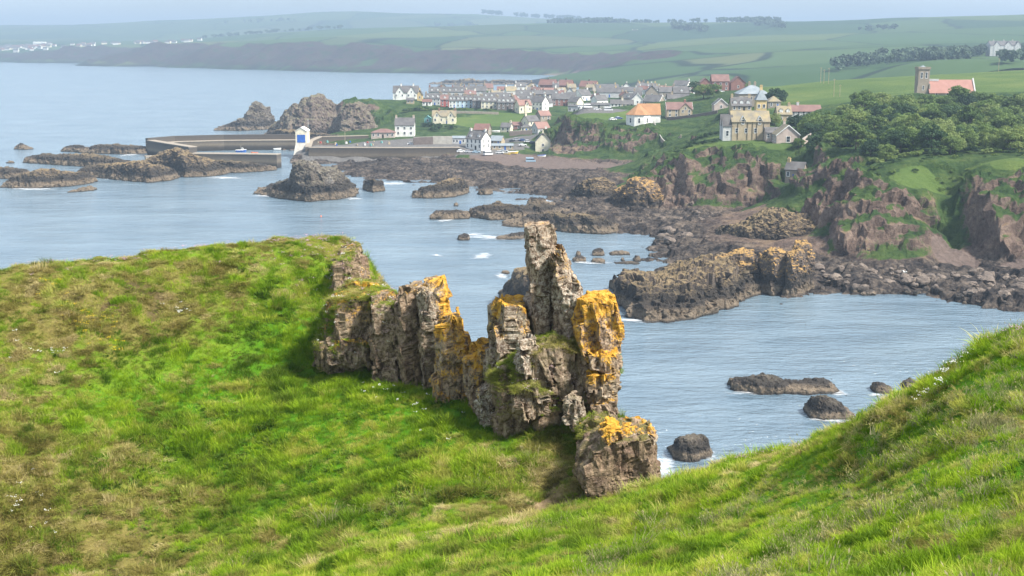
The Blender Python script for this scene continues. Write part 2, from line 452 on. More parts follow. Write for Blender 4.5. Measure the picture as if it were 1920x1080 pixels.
def m_hills():
    k = NT("farmland", 0.95, 0.1)
    wob = k.n("ShaderNodeVectorMath"); wob.operation = 'ADD'
    cn = k.n("ShaderNodeTexNoise"); cn.inputs['Scale'].default_value = 0.0035
    k.put(cn.inputs['Vector'], k.pos())
    sc = k.n("ShaderNodeVectorMath"); sc.operation = 'SCALE'; sc.inputs['Scale'].default_value = 160
    k.put(sc.inputs[0], cn.outputs['Color'])
    k.put(wob.inputs[0], k.pos()); k.put(wob.inputs[1], sc.outputs[0])
    m = k.n("ShaderNodeMapping"); m.inputs['Scale'].default_value = (0.0032, 0.0022, 0.0); m.inputs['Rotation'].default_value = (0, 0, 0.35)
    k.put(m.inputs[0], wob.outputs[0])
    cell = k.voro(1.0, m.outputs[0], 'F1', 'Color')
    edge = k.voro(1.0, m.outputs[0], 'DISTANCE_TO_EDGE', 'Distance')
    f = k.sep(cell)[0]
    c = k.ramp(f, [(0.0, (0.022, 0.05, 0.02)), (0.25, (0.04, 0.078, 0.024)), (0.45, (0.062, 0.1, 0.03)), (0.6, (0.085, 0.112, 0.038)), (0.75, (0.045, 0.085, 0.026)), (0.88, (0.1, 0.11, 0.048)), (1.0, (0.03, 0.062, 0.02))])
    c = k.mix(k.ramp(k.noise(0.012, 5, 0.6), [(0.35, 0.35), (0.65, 0.0)]), c, (0.035, 0.07, 0.025))
    c = k.mix(k.ramp(edge, [(0.008, 0.9), (0.02, 0.0)]), c, (0.01, 0.02, 0.01))
    mk = k.sep(k.attr("mask", out='Vector'))
    rk = k.ramp(k.noise(0.05, 6, 0.7), [(0.3, (0.02, 0.018, 0.017)), (0.5, (0.055, 0.038, 0.034)), (0.62, (0.025, 0.04, 0.018))])
    c = k.mix(k.ramp(k.math('ADD', mk[0], k.math('MULTIPLY', k.math('SUBTRACT', k.noise(0.02, 5), 0.5), 0.7)), [(0.4, 0.0), (0.6, 1.0)]), c, rk)
    c = k.mix(mk[1], c, (0.018, 0.016, 0.016))
    c = k.mix(mk[2], c, (0.2, 0.14, 0.115))
    return k.fin(c)
M['hills'] = m_hills()

def m_sea():
    k = NT("sea_water", 0.17, 0.9)
    k.b.inputs['IOR'].default_value = 1.95
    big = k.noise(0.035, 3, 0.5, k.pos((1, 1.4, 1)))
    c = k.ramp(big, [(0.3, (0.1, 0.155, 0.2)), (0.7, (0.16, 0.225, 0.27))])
    a = k.noise(0.12, 3, 0.55, k.pos((0.55, 1.3, 1), (0, 0, 0.25)))
    b = k.noise(0.5, 4, 0.6, k.pos((0.6, 1.3, 1), (0, 0, -0.2)), 0.3)
    d = k.noise(2.1, 3, 0.6, k.pos((0.7, 1.2, 1)))
    h = k.math('ADD', k.math('ADD', k.math('MULTIPLY', a, 1.9), k.math('MULTIPLY', b, 0.95)), k.math('MULTIPLY', d, 0.2))
    calm = k.ramp(k.noise(0.012, 3, 0.5, k.pos((0.5, 1.6, 1), (0, 0, 0.15))), [(0.35, 0.45), (0.65, 1.0)])
    nrm = k.bump(k.math('MULTIPLY', h, calm), 1.0, 1.0)
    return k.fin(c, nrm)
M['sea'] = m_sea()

def m_foam():
    k = NT("foam", 0.9, 0.1)
    k.put(k.b.inputs['Base Color'], (0.8, 0.83, 0.85))
    n = k.math('ADD', k.math('MULTIPLY', k.noise(0.55, 7, 0.8, k.pos((0.35, 1.3, 1))), 0.75), k.math('MULTIPLY', k.attr("core"), 0.28))
    a = k.ramp(n, [(0.5, 0.0), (0.76, 0.75)])
    k.put(k.b.inputs['Alpha'], a)
    return k.mat
M['foam'] = m_foam()

def m_leaf(name, lo, mid, hi, trans=0.3):
    k = NT(name, 0.7, 0.25)
    n = k.noise(0.35, 3, 0.6)
    f = k.math('ADD', k.math('MULTIPLY', n, 0.6), k.math('MULTIPLY', k.rnd(), 0.4))
    c = k.ramp(f, [(0.25, lo), (0.5, mid), (0.75, hi)])
    k.fin(c)
    tr = k.n("ShaderNodeBsdfTranslucent"); k.put(tr.inputs[0], c)
    mx = k.n("ShaderNodeMixShader"); mx.inputs[0].default_value = trans
    k.t.links.new(k.b.outputs[0], mx.inputs[1]); k.t.links.new(tr.outputs[0], mx.inputs[2]); k.t.links.new(mx.outputs[0], k.out.inputs[0])
    return k.mat
M['leaf'] = m_leaf("leaf", (0.06, 0.1, 0.026), (0.12, 0.19, 0.042), (0.22, 0.27, 0.075))
M['leaf_dark'] = m_leaf("dark_leaf", (0.026, 0.055, 0.024), (0.042, 0.085, 0.03), (0.065, 0.11, 0.036))
M['leaf_pale'] = m_leaf("pale_leaf", (0.08, 0.13, 0.035), (0.15, 0.215, 0.055), (0.23, 0.28, 0.09))
M['farwood'] = m_plain("far_wood", (0.1, 0.145, 0.09), 0.9, 0.4, 0.05)
M['bark'] = m_plain("bark", (0.1, 0.08, 0.06), 0.9, 0.3, 2)
# ------------------------------------------------------------------ sea
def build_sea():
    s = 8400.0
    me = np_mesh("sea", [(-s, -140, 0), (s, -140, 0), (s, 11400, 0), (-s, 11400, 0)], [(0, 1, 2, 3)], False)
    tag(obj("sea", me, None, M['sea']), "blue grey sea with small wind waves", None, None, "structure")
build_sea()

# ------------------------------------------------------------------ grassy hillside in front
RIDGE_L = [(0, 502, 58), (150, 487, 60), (300, 472, 62), (450, 462, 64), (560, 454, 66), (645, 455, 67)]
EDGE_L = [(668, 510, 63), (705, 560, 60)]
RIDGE_R = [(1230, 930, 39.5), (1350, 868, 37.5), (1500, 838, 35.5), (1600, 793, 33.5), (1700, 738, 32), (1800, 683, 30.5), (1930, 612, 29)]
SLOPE = [(0, 600, 54), (0, 750, 49), (0, 900, 44.5), (0, 1080, 40), (300, 600, 56.5), (300, 750, 51.5), (300, 900, 46.5), (300, 1080, 41),
         (560, 560, 60), (560, 700, 54.5), (560, 850, 48), (560, 1000, 42), (600, 1080, 37),
         (640, 700, 54.5), (720, 745, 51), (860, 785, 48), (930, 808, 46.5), (1050, 812, 45.5), (1120, 820, 45),
         (800, 850, 45.5), (960, 900, 43), (1000, 965, 40.5), (1075, 875, 42.8), (1155, 928, 41.0), (800, 1000, 38.5), (900, 1080, 30), (1040, 1080, 26.5),
         (1300, 1000, 31), (1300, 1080, 24.5), (1600, 900, 27.5), (1600, 1080, 18.5), (1920, 750, 25), (1920, 900, 19.5), (1920, 1080, 14.5)]
pts, zs = [], []
def cp(v): pts.append((v[0], v[1])); zs.append(v[2])
for q in RIDGE_L + EDGE_L + RIDGE_R + SLOPE: cp(P(q[0], q[1], Y=q[2]))
for q in RIDGE_L:
    v = P(q[0], q[1], Y=q[2])
    for d, dz in ((3, -1.2), (8, -7), (18, -30), (30, -56)): cp((v.x + 0.15 * d, v.y + d, max(v.z + dz, -3)))
for q in EDGE_L:
    v = P(q[0], q[1], Y=q[2])
    for d, dz in ((3, -3.0), (8, -12), (18, -36), (30, -56)): cp((v.x + 0.6 * d, v.y + d, max(v.z + dz, -3)))
for q in RIDGE_R:
    v = P(q[0], q[1], Y=q[2])
    for d, dz in ((2.5, -1.3), (6, -7), (14, -26), (26, -54)): cp((v.x + 0.8 * d, v.y + 0.6 * d, max(v.z + dz, -3)))
for q in ((700, 640, 54.5), (860, 700, 51.5), (1000, 740, 48.5), (1130, 770, 47)):     # ledge behind the outcrop, then the cliff
    v = P(q[0], q[1], Y=q[2]); g = P(q[0], q[1] + 70, Y=q[2] - 3)
    cp((v.x + 1.0, v.y + 1.0, g.z - 0.4))
    for d, dz in ((4.5, -6), (11, -24), (22, -54)): cp((v.x + 0.5 * d, v.y + d, max(g.z + dz, -3)))
for v in ((0, 0, 60.3), (6, 4, 59.2), (0, 14, 54.6), (-10, 8, 54), (-22, 18, 46.5), (16, 8, 59.5), (14, -6, 61.5), (-14, -6, 58), (-10, 26, 46.3), (-24, 30, 43.5), (24, 14, 58),
          (-36, 45, 46), (-36, 58, 50.5), (30, 2, 60), (-30, 5, 50)): cp(v)
FORE = rbf(pts, zs, 0.02)
def zone(rows):
    a = [P(q[0], q[1], Y=q[2]) for q in rows]
    return rbf([(v.x, v.y) for v in a], [q[3] for q in rows], 0.5)
# how dry the sward is, place by place
DRY = zone([(0, 520, 57, .6), (150, 520, 58, .5), (300, 500, 60, .5), (450, 490, 62, .45), (560, 480, 64, .5), (640, 480, 65, .75), (100, 580, 55, .86), (300, 570, 57.5, .82),
            (450, 560, 59, .55), (200, 620, 55.5, .86), (350, 640, 55.5, .55), (520, 600, 58, .1), (560, 680, 55.5, -.1), (420, 700, 53, 0.0), (150, 690, 52, .3), (0, 680, 51, .45),
            (0, 800, 47.5, .7), (120, 850, 46, .5), (60, 950, 43.5, .86), (200, 1000, 43, .8), (330, 930, 45.5, .5), (420, 1040, 42, .45), (560, 900, 46, 0.05), (300, 780, 50.5, .0),
            (600, 780, 51.5, -.1), (700, 800, 49, -.1), (800, 830, 46.5, -.05), (900, 860, 44.5, 0.05), (850, 930, 42, .15), (700, 960, 43, .1), (950, 940, 41.5, .45), (1030, 955, 41, .95),
            (1120, 950, 40.5, .9), (1190, 945, 40, .95), (1000, 1000, 38, .5), (900, 1060, 32, .15), (600, 1060, 38, .1), (1100, 1000, 35, .25), (1250, 930, 38.5, .5),
            (1400, 880, 36, .35), (1600, 830, 32, .35), (1750, 740, 30, .3), (1880, 660, 29, .35), (1300, 960, 34, 0.05), (1500, 950, 29, .2), (1700, 850, 27, .12), (1850, 750, 26.5, .15),
            (1800, 900, 22, .15), (1600, 1000, 23, .1), (1400, 1040, 26, .1), (1850, 1030, 17, .25)])
GREY = zone([(0, 600, 54, 0), (600, 700, 54, 0), (800, 930, 42, .35), (900, 900, 43, .2), (300, 900, 46, 0), (600, 1050, 38, 0), (1100, 1000, 35, .1), (1300, 1000, 31, .15), (1450, 940, 30, .75),
             (1650, 900, 27, .5), (1880, 800, 23, .85), (1600, 1000, 23, .45), (1400, 900, 34, .05), (1800, 700, 29, .05), (1850, 950, 20, .4), (1300, 1060, 26, .2), (1700, 1040, 19, .4)])
def fore_z(xy):
    z = FORE(xy)
    p3 = np.column_stack([xy, np.zeros(len(xy))])
    return z, p3
def build_hillside():
    xs = np.arange(-38, 34.01, 0.22); ys = np.arange(-6, 100.01, 0.22)
    X, Y = np.meshgrid(xs, ys)
    xy = np.column_stack([X.ravel(), Y.ravel()])
    z, p3 = fore_z(xy)
    dry = DRY(xy)
    g = np.gradient(z.reshape(X.shape), 0.22); slope = np.hypot(g[0], g[1]).ravel()
    steep = sstep(1.1, 2.0, slope)
    q = p3.copy(); q[:, 2] = z * 0.5
    # hummocks and the little turf steps of the dry patches
    hum = fbm(p3 * 0.3, 4, 3) * 0.2 + fbm(p3 * np.array([0.9, 1.5, 1]), 3, 9) * 0.13
    dn = sstep(0.3, 0.75, dry)
    F1, F2, cid, ctr = worley(p3 * np.array([0.95, 1.5, 1.0]) + 0.35 * np.stack([vnoise(p3 * 0.8, 5), vnoise(p3 * 0.8, 6), np.zeros(len(z))], 1), 5)
    tuss = (0.5 - F1) * 0.85
    z2 = z + hum * (1 - steep) + dn * tuss * (0.35 + 0.65 * cid[:, 0]) * (1 - steep) - dn * 0.1
    rough = facets(np.column_stack([xy, z]), 2.6, 8) * 1.2 + facets(np.column_stack([xy, z]), 0.9, 18) * 0.35
    z2 = z2 + steep * rough
    soil = np.clip(0.75 * sstep(0.55, 0.75, F1) * dn * sstep(0.3, 0.6, vnoise(p3 * 0.35, 21) * 0.5 + 0.5), 0, 1)
    sand = steep.copy()
    for (px, py, Yc, r) in ((1060, 955, 40.6, 1.5), (1130, 945, 40.5, 1.5), (1190, 945, 40, 1.2), (1010, 975, 40.2, .9)):
        c = P(px, py, Y=Yc)
        d = np.hypot(xy[:, 0] - c.x, (xy[:, 1] - c.y) * 1.4) / r + 0.35 * fbm(p3 * 1.6, 3, 33)
        sand = np.maximum(sand, 0.85 * (1 - sstep(0.5, 1.1, d)))
    v = np.column_stack([xy, z2])
    f = grid_faces(len(xs), len(ys))
    f = f[(z2[f] > -2).any(1)]
    v, f, used = compact(v, f)
    me = np_mesh("grass_hill", v, f)
    set_attr(me, "dry", dry[used]); set_attr(me, "soil", soil[used]); set_attr(me, "sand", sand[used])
    tag(obj("grass_hill", me, None, M['turf']), "green and tan grassy hillside dropping to the sea", None, None, "structure")
    return xs, ys, z2.reshape(X.shape), np.maximum(soil * .3, sand).reshape(X.shape)
FX, FY, FZ, FSOIL = build_hillside()
def bil(A, xy):
    i = np.clip((xy[:, 0] - FX[0]) / 0.22, 0, len(FX) - 1.001); j = np.clip((xy[:, 1] - FY[0]) / 0.22, 0, len(FY) - 1.001)
    a, b = i.astype(int), j.astype(int); fx, fy = i - a, j - b
    return A[b, a] * (1 - fx) * (1 - fy) + A[b, a + 1] * fx * (1 - fy) + A[b + 1, a] * (1 - fx) * fy + A[b + 1, a + 1] * fx * fy

# ------------------------------------------------------------------ grass
HID = bpy.data.collections.new("tuft_shapes")      # source shapes, not in the scene themselves
def tuft(name, n, hgt, spread, width, lean, droop, mat, heads=False, seed=0, dome=0.0):
    r = np.random.default_rng(seed)
    V, F, T = [], [], []
    for k in range(n):
        a = r.uniform(0, 2 * math.pi); rr = spread * math.sqrt(r.uniform())
        b = np.array([rr * math.cos(a), rr * math.sin(a), -0.03])
        h = hgt * r.uniform(0.55, 1.1); wd = width * r.uniform(0.7, 1.3)
        da = a + r.normal(0, 0.8)
        dirv = np.array([math.cos(da), math.sin(da), 0]) * lean * r.uniform(0.3, 1.4) + np.array([-0.12, 0.02, 0])
        side = np.array([-math.sin(da), math.cos(da), 0]); tw = r.uniform(-1.2, 1.2)
        side = side * math.cos(tw) + np.array([math.cos(da), math.sin(da), 0]) * math.sin(tw)
        n0 = len(V)
        segs = 3
        for s in range(segs):
            t = s / segs
            c = b + np.array([0, 0, h * (t - droop * t * t)]) + dirv * h * t * t
            w = wd * (1 - 0.65 * t)
            V += [c - side * w / 2, c + side * w / 2]; T += [t, t]
        c = b + np.array([0, 0, h * (1 - droop)]) + dirv * h
        V.append(c); T.append(1.0)
        for s in range(segs - 1):
            i = n0 + 2 * s; F += [(i, i + 1, i + 3), (i, i + 3, i + 2)]
        F.append((n0 + 2 * segs - 2, n0 + 2 * segs - 1, n0 + 2 * segs))
        if heads and k % 2 == 0:
            m = len(V); e = c
            up = np.array([dirv[0] * .4, dirv[1] * .4, 0.5]) * hgt * 0.35
            V += [e, e + up * .5 + side * wd * 1.1, e + up, e + up * .5 - side * wd * 1.1]; T += [1, 1, 1, 1]
            F += [(m, m + 1, m + 2), (m, m + 2, m + 3)]
    me = np_mesh(name, V, F, True)
    set_attr(me, "tip", T)
    o = bpy.data.objects.new(name, me); me.materials.append(mat); HID.objects.link(o)
    return o
TUFTS = [tuft("tuft_a", 38, 0.34, 0.17, 0.014, 0.36, 0.12, M['blade'], seed=1), tuft("tuft_b", 36, 0.4, 0.2, 0.014, 0.5, 0.18, M['blade'], seed=2),
         tuft("tuft_c", 44, 0.25, 0.2, 0.014, 0.45, 0.2, M['blade'], seed=3), tuft("tuft_d", 46, 0.2, 0.24, 0.017, 1.1, 0.45, M['blade'], seed=4),
         tuft("tuft_e", 60, 0.27, 0.2, 0.015, 1.25, 0.6, M['blade'], seed=5), tuft("tuft_f", 26, 0.48, 0.22, 0.012, 0.45, 0.08, M['seed'], True, seed=6),
         tuft("tuft_g", 30, 0.2, 0.2, 0.05, 0.7, 0.35, M['weed'], seed=8)]
def scatter_group(name, src):
    ng = bpy.data.node_groups.new(name, 'GeometryNodeTree')
    ng.interface.new_socket("Geometry", in_out='INPUT', socket_type='NodeSocketGeometry')
    ng.interface.new_socket("Geometry", in_out='OUTPUT', socket_type='NodeSocketGeometry')
    N, L = ng.nodes, ng.links
    gi, go = N.new('NodeGroupInput'), N.new('NodeGroupOutput')
    ci = N.new('GeometryNodeCollectionInfo'); ci.inputs['Collection'].default_value = src
    ci.inputs['Separate Children'].default_value = True; ci.inputs['Reset Children'].default_value = True
    ip = N.new('GeometryNodeInstanceOnPoints'); ip.inputs['Pick Instance'].default_value = True
    def at(nm, typ):
        a = N.new('GeometryNodeInputNamedAttribute'); a.data_type = typ; a.inputs[0].default_value = nm
        return [o for o in a.outputs if o.enabled and o.name == 'Attribute'][0]
    L.new(gi.outputs[0], ip.inputs['Points']); L.new(ci.outputs[0], ip.inputs['Instance'])
    L.new(at("idx", 'INT'), ip.inputs['Instance Index'])
    L.new(at("scl", 'FLOAT_VECTOR'), ip.inputs['Scale'])
    e2r = N.new('FunctionNodeEulerToRotation'); L.new(at("rot", 'FLOAT_VECTOR'), e2r.inputs[0])
    L.new(e2r.outputs[0], ip.inputs['Rotation'])
    L.new(ip.outputs[0], go.inputs[0])
    return ng
def scatter(name, pos, idx, rot, scl, tint, rnd, ng, mats, label, cat=None):
    me = bpy.data.meshes.new(name)
    me.vertices.add(len(pos)); me.vertices.foreach_set("co", np.ascontiguousarray(pos, np.float32).ravel()); me.update()
    set_attr(me, "idx", idx, 'INT'); set_attr(me, "rot", rot, 'FLOAT_VECTOR'); set_attr(me, "scl", scl, 'FLOAT_VECTOR')
    set_attr(me, "tint", tint); set_attr(me, "rnd", rnd)
    o = obj(name, me, None, mats)
    md = o.modifiers.new("scatter", 'NODES'); md.node_group = ng
    return tag(o, label, cat, None, "stuff")
def build_grass():
    ng = scatter_group("grass_scatter", HID)
    r = np.random.default_rng(11)
    xs = r.uniform(-37, 33, 400000); ys = r.uniform(6, 70, 400000)
    # keep what the slope in front can show, densest close by
    d = ys
    keep = (np.abs(xs) < ys * 0.43 + 6.5) & (r.uniform(size=len(xs)) < np.clip(0.42 + 12.0 / d, 0, 1))
    xy = np.column_stack([xs, ys])[keep]
    z0 = bil(FZ, xy)
    gx = bil(FZ, xy + [0.3, 0]) - bil(FZ, xy - [0.3, 0]); gy = bil(FZ, xy + [0, 0.3]) - bil(FZ, xy - [0, 0.3])
    sl = np.hypot(gx, gy) / 0.6
    soil = bil(FSOIL, xy)
    ok = (sl < 1.5) & (r.uniform(size=len(xy)) > soil * 0.95) & (z0 > 38)
    xy, z0, gx, gy = xy[ok], z0[ok], gx[ok], gy[ok]
    n = len(xy)
    p3 = np.column_stack([xy, np.zeros(n)])
    F1, F2, cid, _c = worley(p3 * np.array([2.1, 2.1, 1.0]) + 0.3 * np.stack([vnoise(p3 * 1.5, 15), vnoise(p3 * 1.5, 16), np.zeros(n)], 1), 45)
    G1, G2, gid, _c = worley(p3 * 0.6 + 0.4 * np.stack([vnoise(p3 * .7, 25), vnoise(p3 * .7, 26), np.zeros(n)], 1), 55)
    dry = DRY(xy) + 0.34 * fbm(p3 * 0.55, 3, 41) + 1.0 * (cid[:, 0] - 0.5) + 0.15 * (gid[:, 0] - 0.5)
    grey = GREY(xy) + 0.35 * fbm(p3 * 0.5, 3, 51)
    big = fbm(p3 * 0.3, 4, 61)
    isdry = sstep(0.35, 0.7, dry)
    u = r.uniform(size=n)
    idx = np.where(u < isdry * 0.8, np.where(r.uniform(size=n) < 0.5, 4, 3), r.integers(0, 3, n))
    idx = np.where((r.uniform(size=n) < sstep(0.3, 0.9, grey) * 0.4) & (isdry < 0.6), 5, idx)
    idx = np.where((gid[:, 0] > 0.8) & (r.uniform(size=n) < 0.35) & (isdry < 0.5), 6, idx)
    lush = np.clip(1 - dry * 1.2, 0.0, 1)
    s = (0.5 + 0.42 * lush + 0.4 * isdry + 0.28 * big + 0.3 * (gid[:, 1] - 0.5)) * r.uniform(0.75, 1.25, n) * (1.35 - 1.0 * np.clip(F1, 0, 0.75)) * (0.75 + 0.5 * cid[:, 1])
    s = np.clip(s * np.where(xy[:, 1] > 34, 0.9, np.clip(0.55 + (xy[:, 1] - 14) * 0.02, 0.55, 0.85)), 0.28, 1.5)
    zscale = s * r.uniform(0.8, 1.2, n)
    rot = np.column_stack([np.arctan(gy / 0.6) * 0.5, -np.arctan(gx / 0.6) * 0.5, r.uniform(-3.14, 3.14, n)])
    tint = np.clip(sstep(0.2, 0.95, dry + r.normal(0, 0.12, n)), 0, 1)
    rnd = np.clip(0.5 + 0.28 * fbm(p3 * 0.5, 3, 71) + 0.8 * (cid[:, 2] - 0.5) + 0.3 * (gid[:, 2] - 0.5) + r.normal(0, 0.1, n), 0, 1)
    scatter("meadow_grass", np.column_stack([xy, z0]), idx, rot, np.column_stack([s * 1.25, s * 1.25, zscale]), tint, rnd, ng, [M['blade']],
            "long green grass and dry tan tussocks on the hillside")
    print("grass tufts", n)
    return ng
GRASS_NG = build_grass()
# ------------------------------------------------------------------ the broken rock outcrop
def crop(cx, cy): return 560 + cx / 1.9286, 400 + cy / 1.9286
def rock_block(name, parent, poly, Yc, thick, seed, lichen=0.0, pale=0.6, moss=0.2, vox=0.055, cell=1.0, amp=0.2, lich_right=0.0, lich_top=0.5, taper=0.92, stretch=(0.75, 1, 2.0), grow=1.03):
    """a block of stone: outline at distance Yc, its own thickness, broken faces"""
    ring = [P(*crop(*c), Y=Yc) for c in poly]
    cx = sum(v.x for v in ring) / len(ring); cz = sum(v.z for v in ring) / len(ring)
    bm = bmesh.new()
    layers = []
    for t, s in ((-0.5, taper * grow), (-0.3, grow), (0.25, grow), (0.5, taper * grow * 0.92)):
        layers.append([bm.verts.new((cx + (v.x - cx) * s, Yc + t * thick, cz + (v.z - cz) * (s * 0.35 + 0.67))) for v in ring])
    k = len(ring)
    for a, b in zip(layers, layers[1:]):
        for i in range(k):
            bm.faces.new((a[i], a[(i + 1) % k], b[(i + 1) % k], b[i]))
    bm.faces.new(layers[0][::-1]); bm.faces.new(layers[-1])
    bmesh.ops.triangulate(bm, faces=bm.faces)
    bmesh.ops.recalc_face_normals(bm, faces=bm.faces)
    me = bpy.data.meshes.new(name); bm.to_mesh(me); bm.free()
    tmp = bpy.data.objects.new("tmp", me); COL.objects.link(tmp)
    md = tmp.modifiers.new("r", 'REMESH'); md.mode = 'VOXEL'; md.voxel_size = vox
    dg = bpy.context.evaluated_depsgraph_get()
    ev = tmp.evaluated_get(dg); m2 = bpy.data.meshes.new_from_object(ev)
    bpy.data.objects.remove(tmp); bpy.data.meshes.remove(me)
    n = len(m2.vertices)
    co = np.empty(n * 3, np.float32); m2.vertices.foreach_get("co", co); co = co.reshape(-1, 3)
    nr = np.empty(n * 3, np.float32); m2.vertices.foreach_get("normal", nr); nr = nr.reshape(-1, 3)
    q = co + 0.12 * np.stack([vnoise(co * 1.7, seed + 3), vnoise(co * 1.7, seed + 4), vnoise(co * 1.7, seed + 5)], 1)
    rot = np.array(Matrix.Rotation(0.45 + 0.25 * math.sin(seed * 2.3), 3, 'Z') @ Matrix.Rotation(-0.12 + 0.1 * math.cos(seed), 3, 'Y'))
    st = np.array(stretch)
    co2 = planarise(co.astype(float), nr, (q @ rot) / (cell * st), seed, 0.95, amp * 0.8, 0.07, True, amp * 0.6, rot, 0.85)
    co2 = planarise(co2, nr, (co2 @ rot) / (cell * 0.42 * st) + 3.1, seed + 7, 0.8, amp * 0.4, 0.1, True, amp * 0.25, rot, 0.7)
    co2 = planarise(co2, nr, co2 / (cell * 0.2) + 7.7, seed + 17, 0.35, amp * 0.09, 0.15)
    co2 = co2 + nr * (fbm(co * 6, 2, seed + 9) * 0.012)[:, None]
    m2.vertices.foreach_set("co", co2.astype(np.float32).ravel())
    # what grows where on the stone
    zt = (co[:, 2] - co[:, 2].min()) / max(1e-3, np.ptp(co[:, 2])); xt = (co[:, 0] - co[:, 0].min()) / max(1e-3, np.ptp(co[:, 0]))
    li = lichen + lich_top * sstep(0.45, 1.0, zt) * 0.62 + 0.35 * np.clip(nr[:, 2], 0, 1) * (lich_top > 0) + lich_right * sstep(0.4, 0.95, xt)
    mo = moss * (0.4 + 1.3 * np.clip(nr[:, 2], 0, 1))
    set_attr(m2, "lichen", li + 0.03); set_attr(m2, "pale", np.full(n, pale) * (0.6 + 0.5 * vnoise(co * 0.8, seed + 12))); set_attr(m2, "moss", mo)
    m2.polygons.foreach_set("use_smooth", np.zeros(len(m2.polygons), bool))
    m2.update(); m2.name = name
    o = obj(name, m2, parent, M['hero'])
    return o, co2, nr
OUT = empty("rock_outcrop", P(900, 800, Y=47))
OUT.location = (0, 0, 0)
tag(OUT, "tall jagged rock outcrop with orange lichen rising from the grass", "rock outcrop")
LEDGE = []                                      # (points, normals, green amount) of faces where turf grows
def blk(*a, turf=0.0, **k):
    o, co, nr = rock_block(*a, **k)
    if turf: LEDGE.append((co, nr, turf))
    return o
blk("crag", OUT, [(70, 470), (85, 420), (120, 350), (150, 300), (215, 262), (285, 272), (330, 320), (345, 420), (330, 560), (270, 560), (170, 540), (85, 530)], 55.5, 4.2, 1, lichen=0.1, pale=0.35, moss=0.75, lich_top=0.25, turf=0.8, taper=0.8)
blk("crag", OUT, [(160, 150), (184, 124), (206, 140), (212, 195), (235, 255), (300, 292), (345, 345), (330, 420), (220, 420), (120, 390), (85, 345), (135, 260)], 62.0, 5.0, 24, lichen=-0.05, pale=0.35, moss=0.7, lich_top=0.1, turf=0.4, taper=0.8)
blk("column", OUT, [(268, 300), (318, 292), (352, 340), (366, 400), (372, 500), (366, 640), (325, 660), (284, 650), (276, 540)], 53.2, 2.2, 2, lichen=-0.15, pale=0.5, moss=0.3, lich_top=0.2, turf=0.3)
blk("column", OUT, [(352, 310), (380, 268), (425, 262), (440, 290), (436, 400), (452, 500), (470, 660), (420, 665), (372, 620), (366, 420)], 53.0, 2.6, 3, lichen=-0.25, pale=0.35, moss=0.3, lich_top=0.25)
blk("column", OUT, [(436, 290), (470, 246), (520, 236), (535, 300), (542, 370), (528, 430), (520, 540), (500, 670), (460, 650), (440, 420)], 52.2, 2.4, 4, lichen=-0.2, pale=0.75, moss=0.2, lich_right=0.75, lich_top=0.4)
blk("column", OUT, [(515, 420), (560, 353), (594, 385), (606, 500), (632, 530), (628, 660), (610, 720), (560, 750), (535, 700), (480, 660), (498, 520)], 50.6, 2.4, 5, lichen=0.3, pale=0.55, moss=0.2, lich_right=0.2, lich_top=0.3)
blk("block", OUT, [(606, 520), (640, 475), (690, 468), (706, 560), (724, 660), (704, 790), (665, 780), (640, 730), (606, 640)], 49.4, 2.2, 6, lichen=0.18, pale=0.4, moss=0.3, lich_top=0.45)
blk("column", OUT, [(692, 480), (700, 340), (738, 300), (800, 318), (832, 380), (850, 480), (800, 570), (785, 750), (720, 770), (696, 620)], 48.6, 2.4, 7, lichen=-0.1, pale=0.95, moss=0.3, lich_top=0.85)
blk("pillar", OUT, [(812, 52), (828, 34), (912, 30), (920, 110), (917, 220), (912, 360), (900, 440), (840, 440), (822, 345), (842, 250), (828, 160)], 48.4, 1.9, 8, lichen=-0.28, pale=0.8, moss=0.05, lich_top=0.25, cell=0.95, amp=0.13, taper=0.92, stretch=(1, 1, 2.4), grow=0.97)
blk("pillar", OUT, [(902, 122), (940, 112), (966, 160), (985, 215), (1020, 262), (1022, 335), (1010, 420), (1004, 510), (960, 515), (940, 420), (918, 360), (912, 210)], 47.9, 1.7, 9, lichen=0.02, pale=0.95, moss=0.05, lich_top=0.3, cell=0.7, amp=0.14, grow=0.98)
blk("block", OUT, [(1014, 322), (1050, 295), (1120, 292), (1150, 328), (1165, 380), (1172, 424), (1148, 470), (1130, 530), (1060, 530), (1020, 500), (1000, 445), (1005, 395), (1030, 375)], 46.6, 1.8, 10, lichen=0.5, pale=0.5, moss=0.0, lich_top=0.4, cell=0.8, amp=0.12, taper=0.86)
blk("crag", OUT, [(706, 590), (780, 520), (850, 440), (930, 420), (1010, 470), (1110, 490), (1140, 560), (1120, 640), (1130, 740), (1090, 770), (1020, 790), (930, 790), (850, 780), (780, 790), (715, 780)], 47.6, 3.6, 11, lichen=-0.3, pale=0.5, moss=1.0, lich_top=0.0, turf=1.0, taper=0.8)
blk("block", OUT, [(795, 470), (840, 440), (866, 480), (862, 560), (830, 590), (800, 560)], 46.2, 1.0, 19, lichen=-0.35, pale=1.1, moss=0.0, lich_top=0.0, cell=0.5)
blk("block", OUT, [(1035, 500), (1110, 485), (1152, 500), (1156, 545), (1120, 560), (1040, 548)], 45.9, 1.6, 12, lichen=0.2, pale=0.6, moss=0.3, lich_top=0.5, cell=0.5)
blk("block", OUT, [(1040, 575), (1100, 558), (1152, 570), (1150, 625), (1136, 660), (1080, 668), (1036, 640)], 45.7, 1.7, 13, lichen=0.2, pale=0.6, moss=0.3, lich_top=0.5, cell=0.5)
blk("block", OUT, [(1060, 668), (1130, 655), (1136, 700), (1147, 762), (1110, 775), (1066, 720)], 45.5, 1.6, 14, lichen=-0.1, pale=0.5, moss=0.2, lich_top=0.3, cell=0.5)
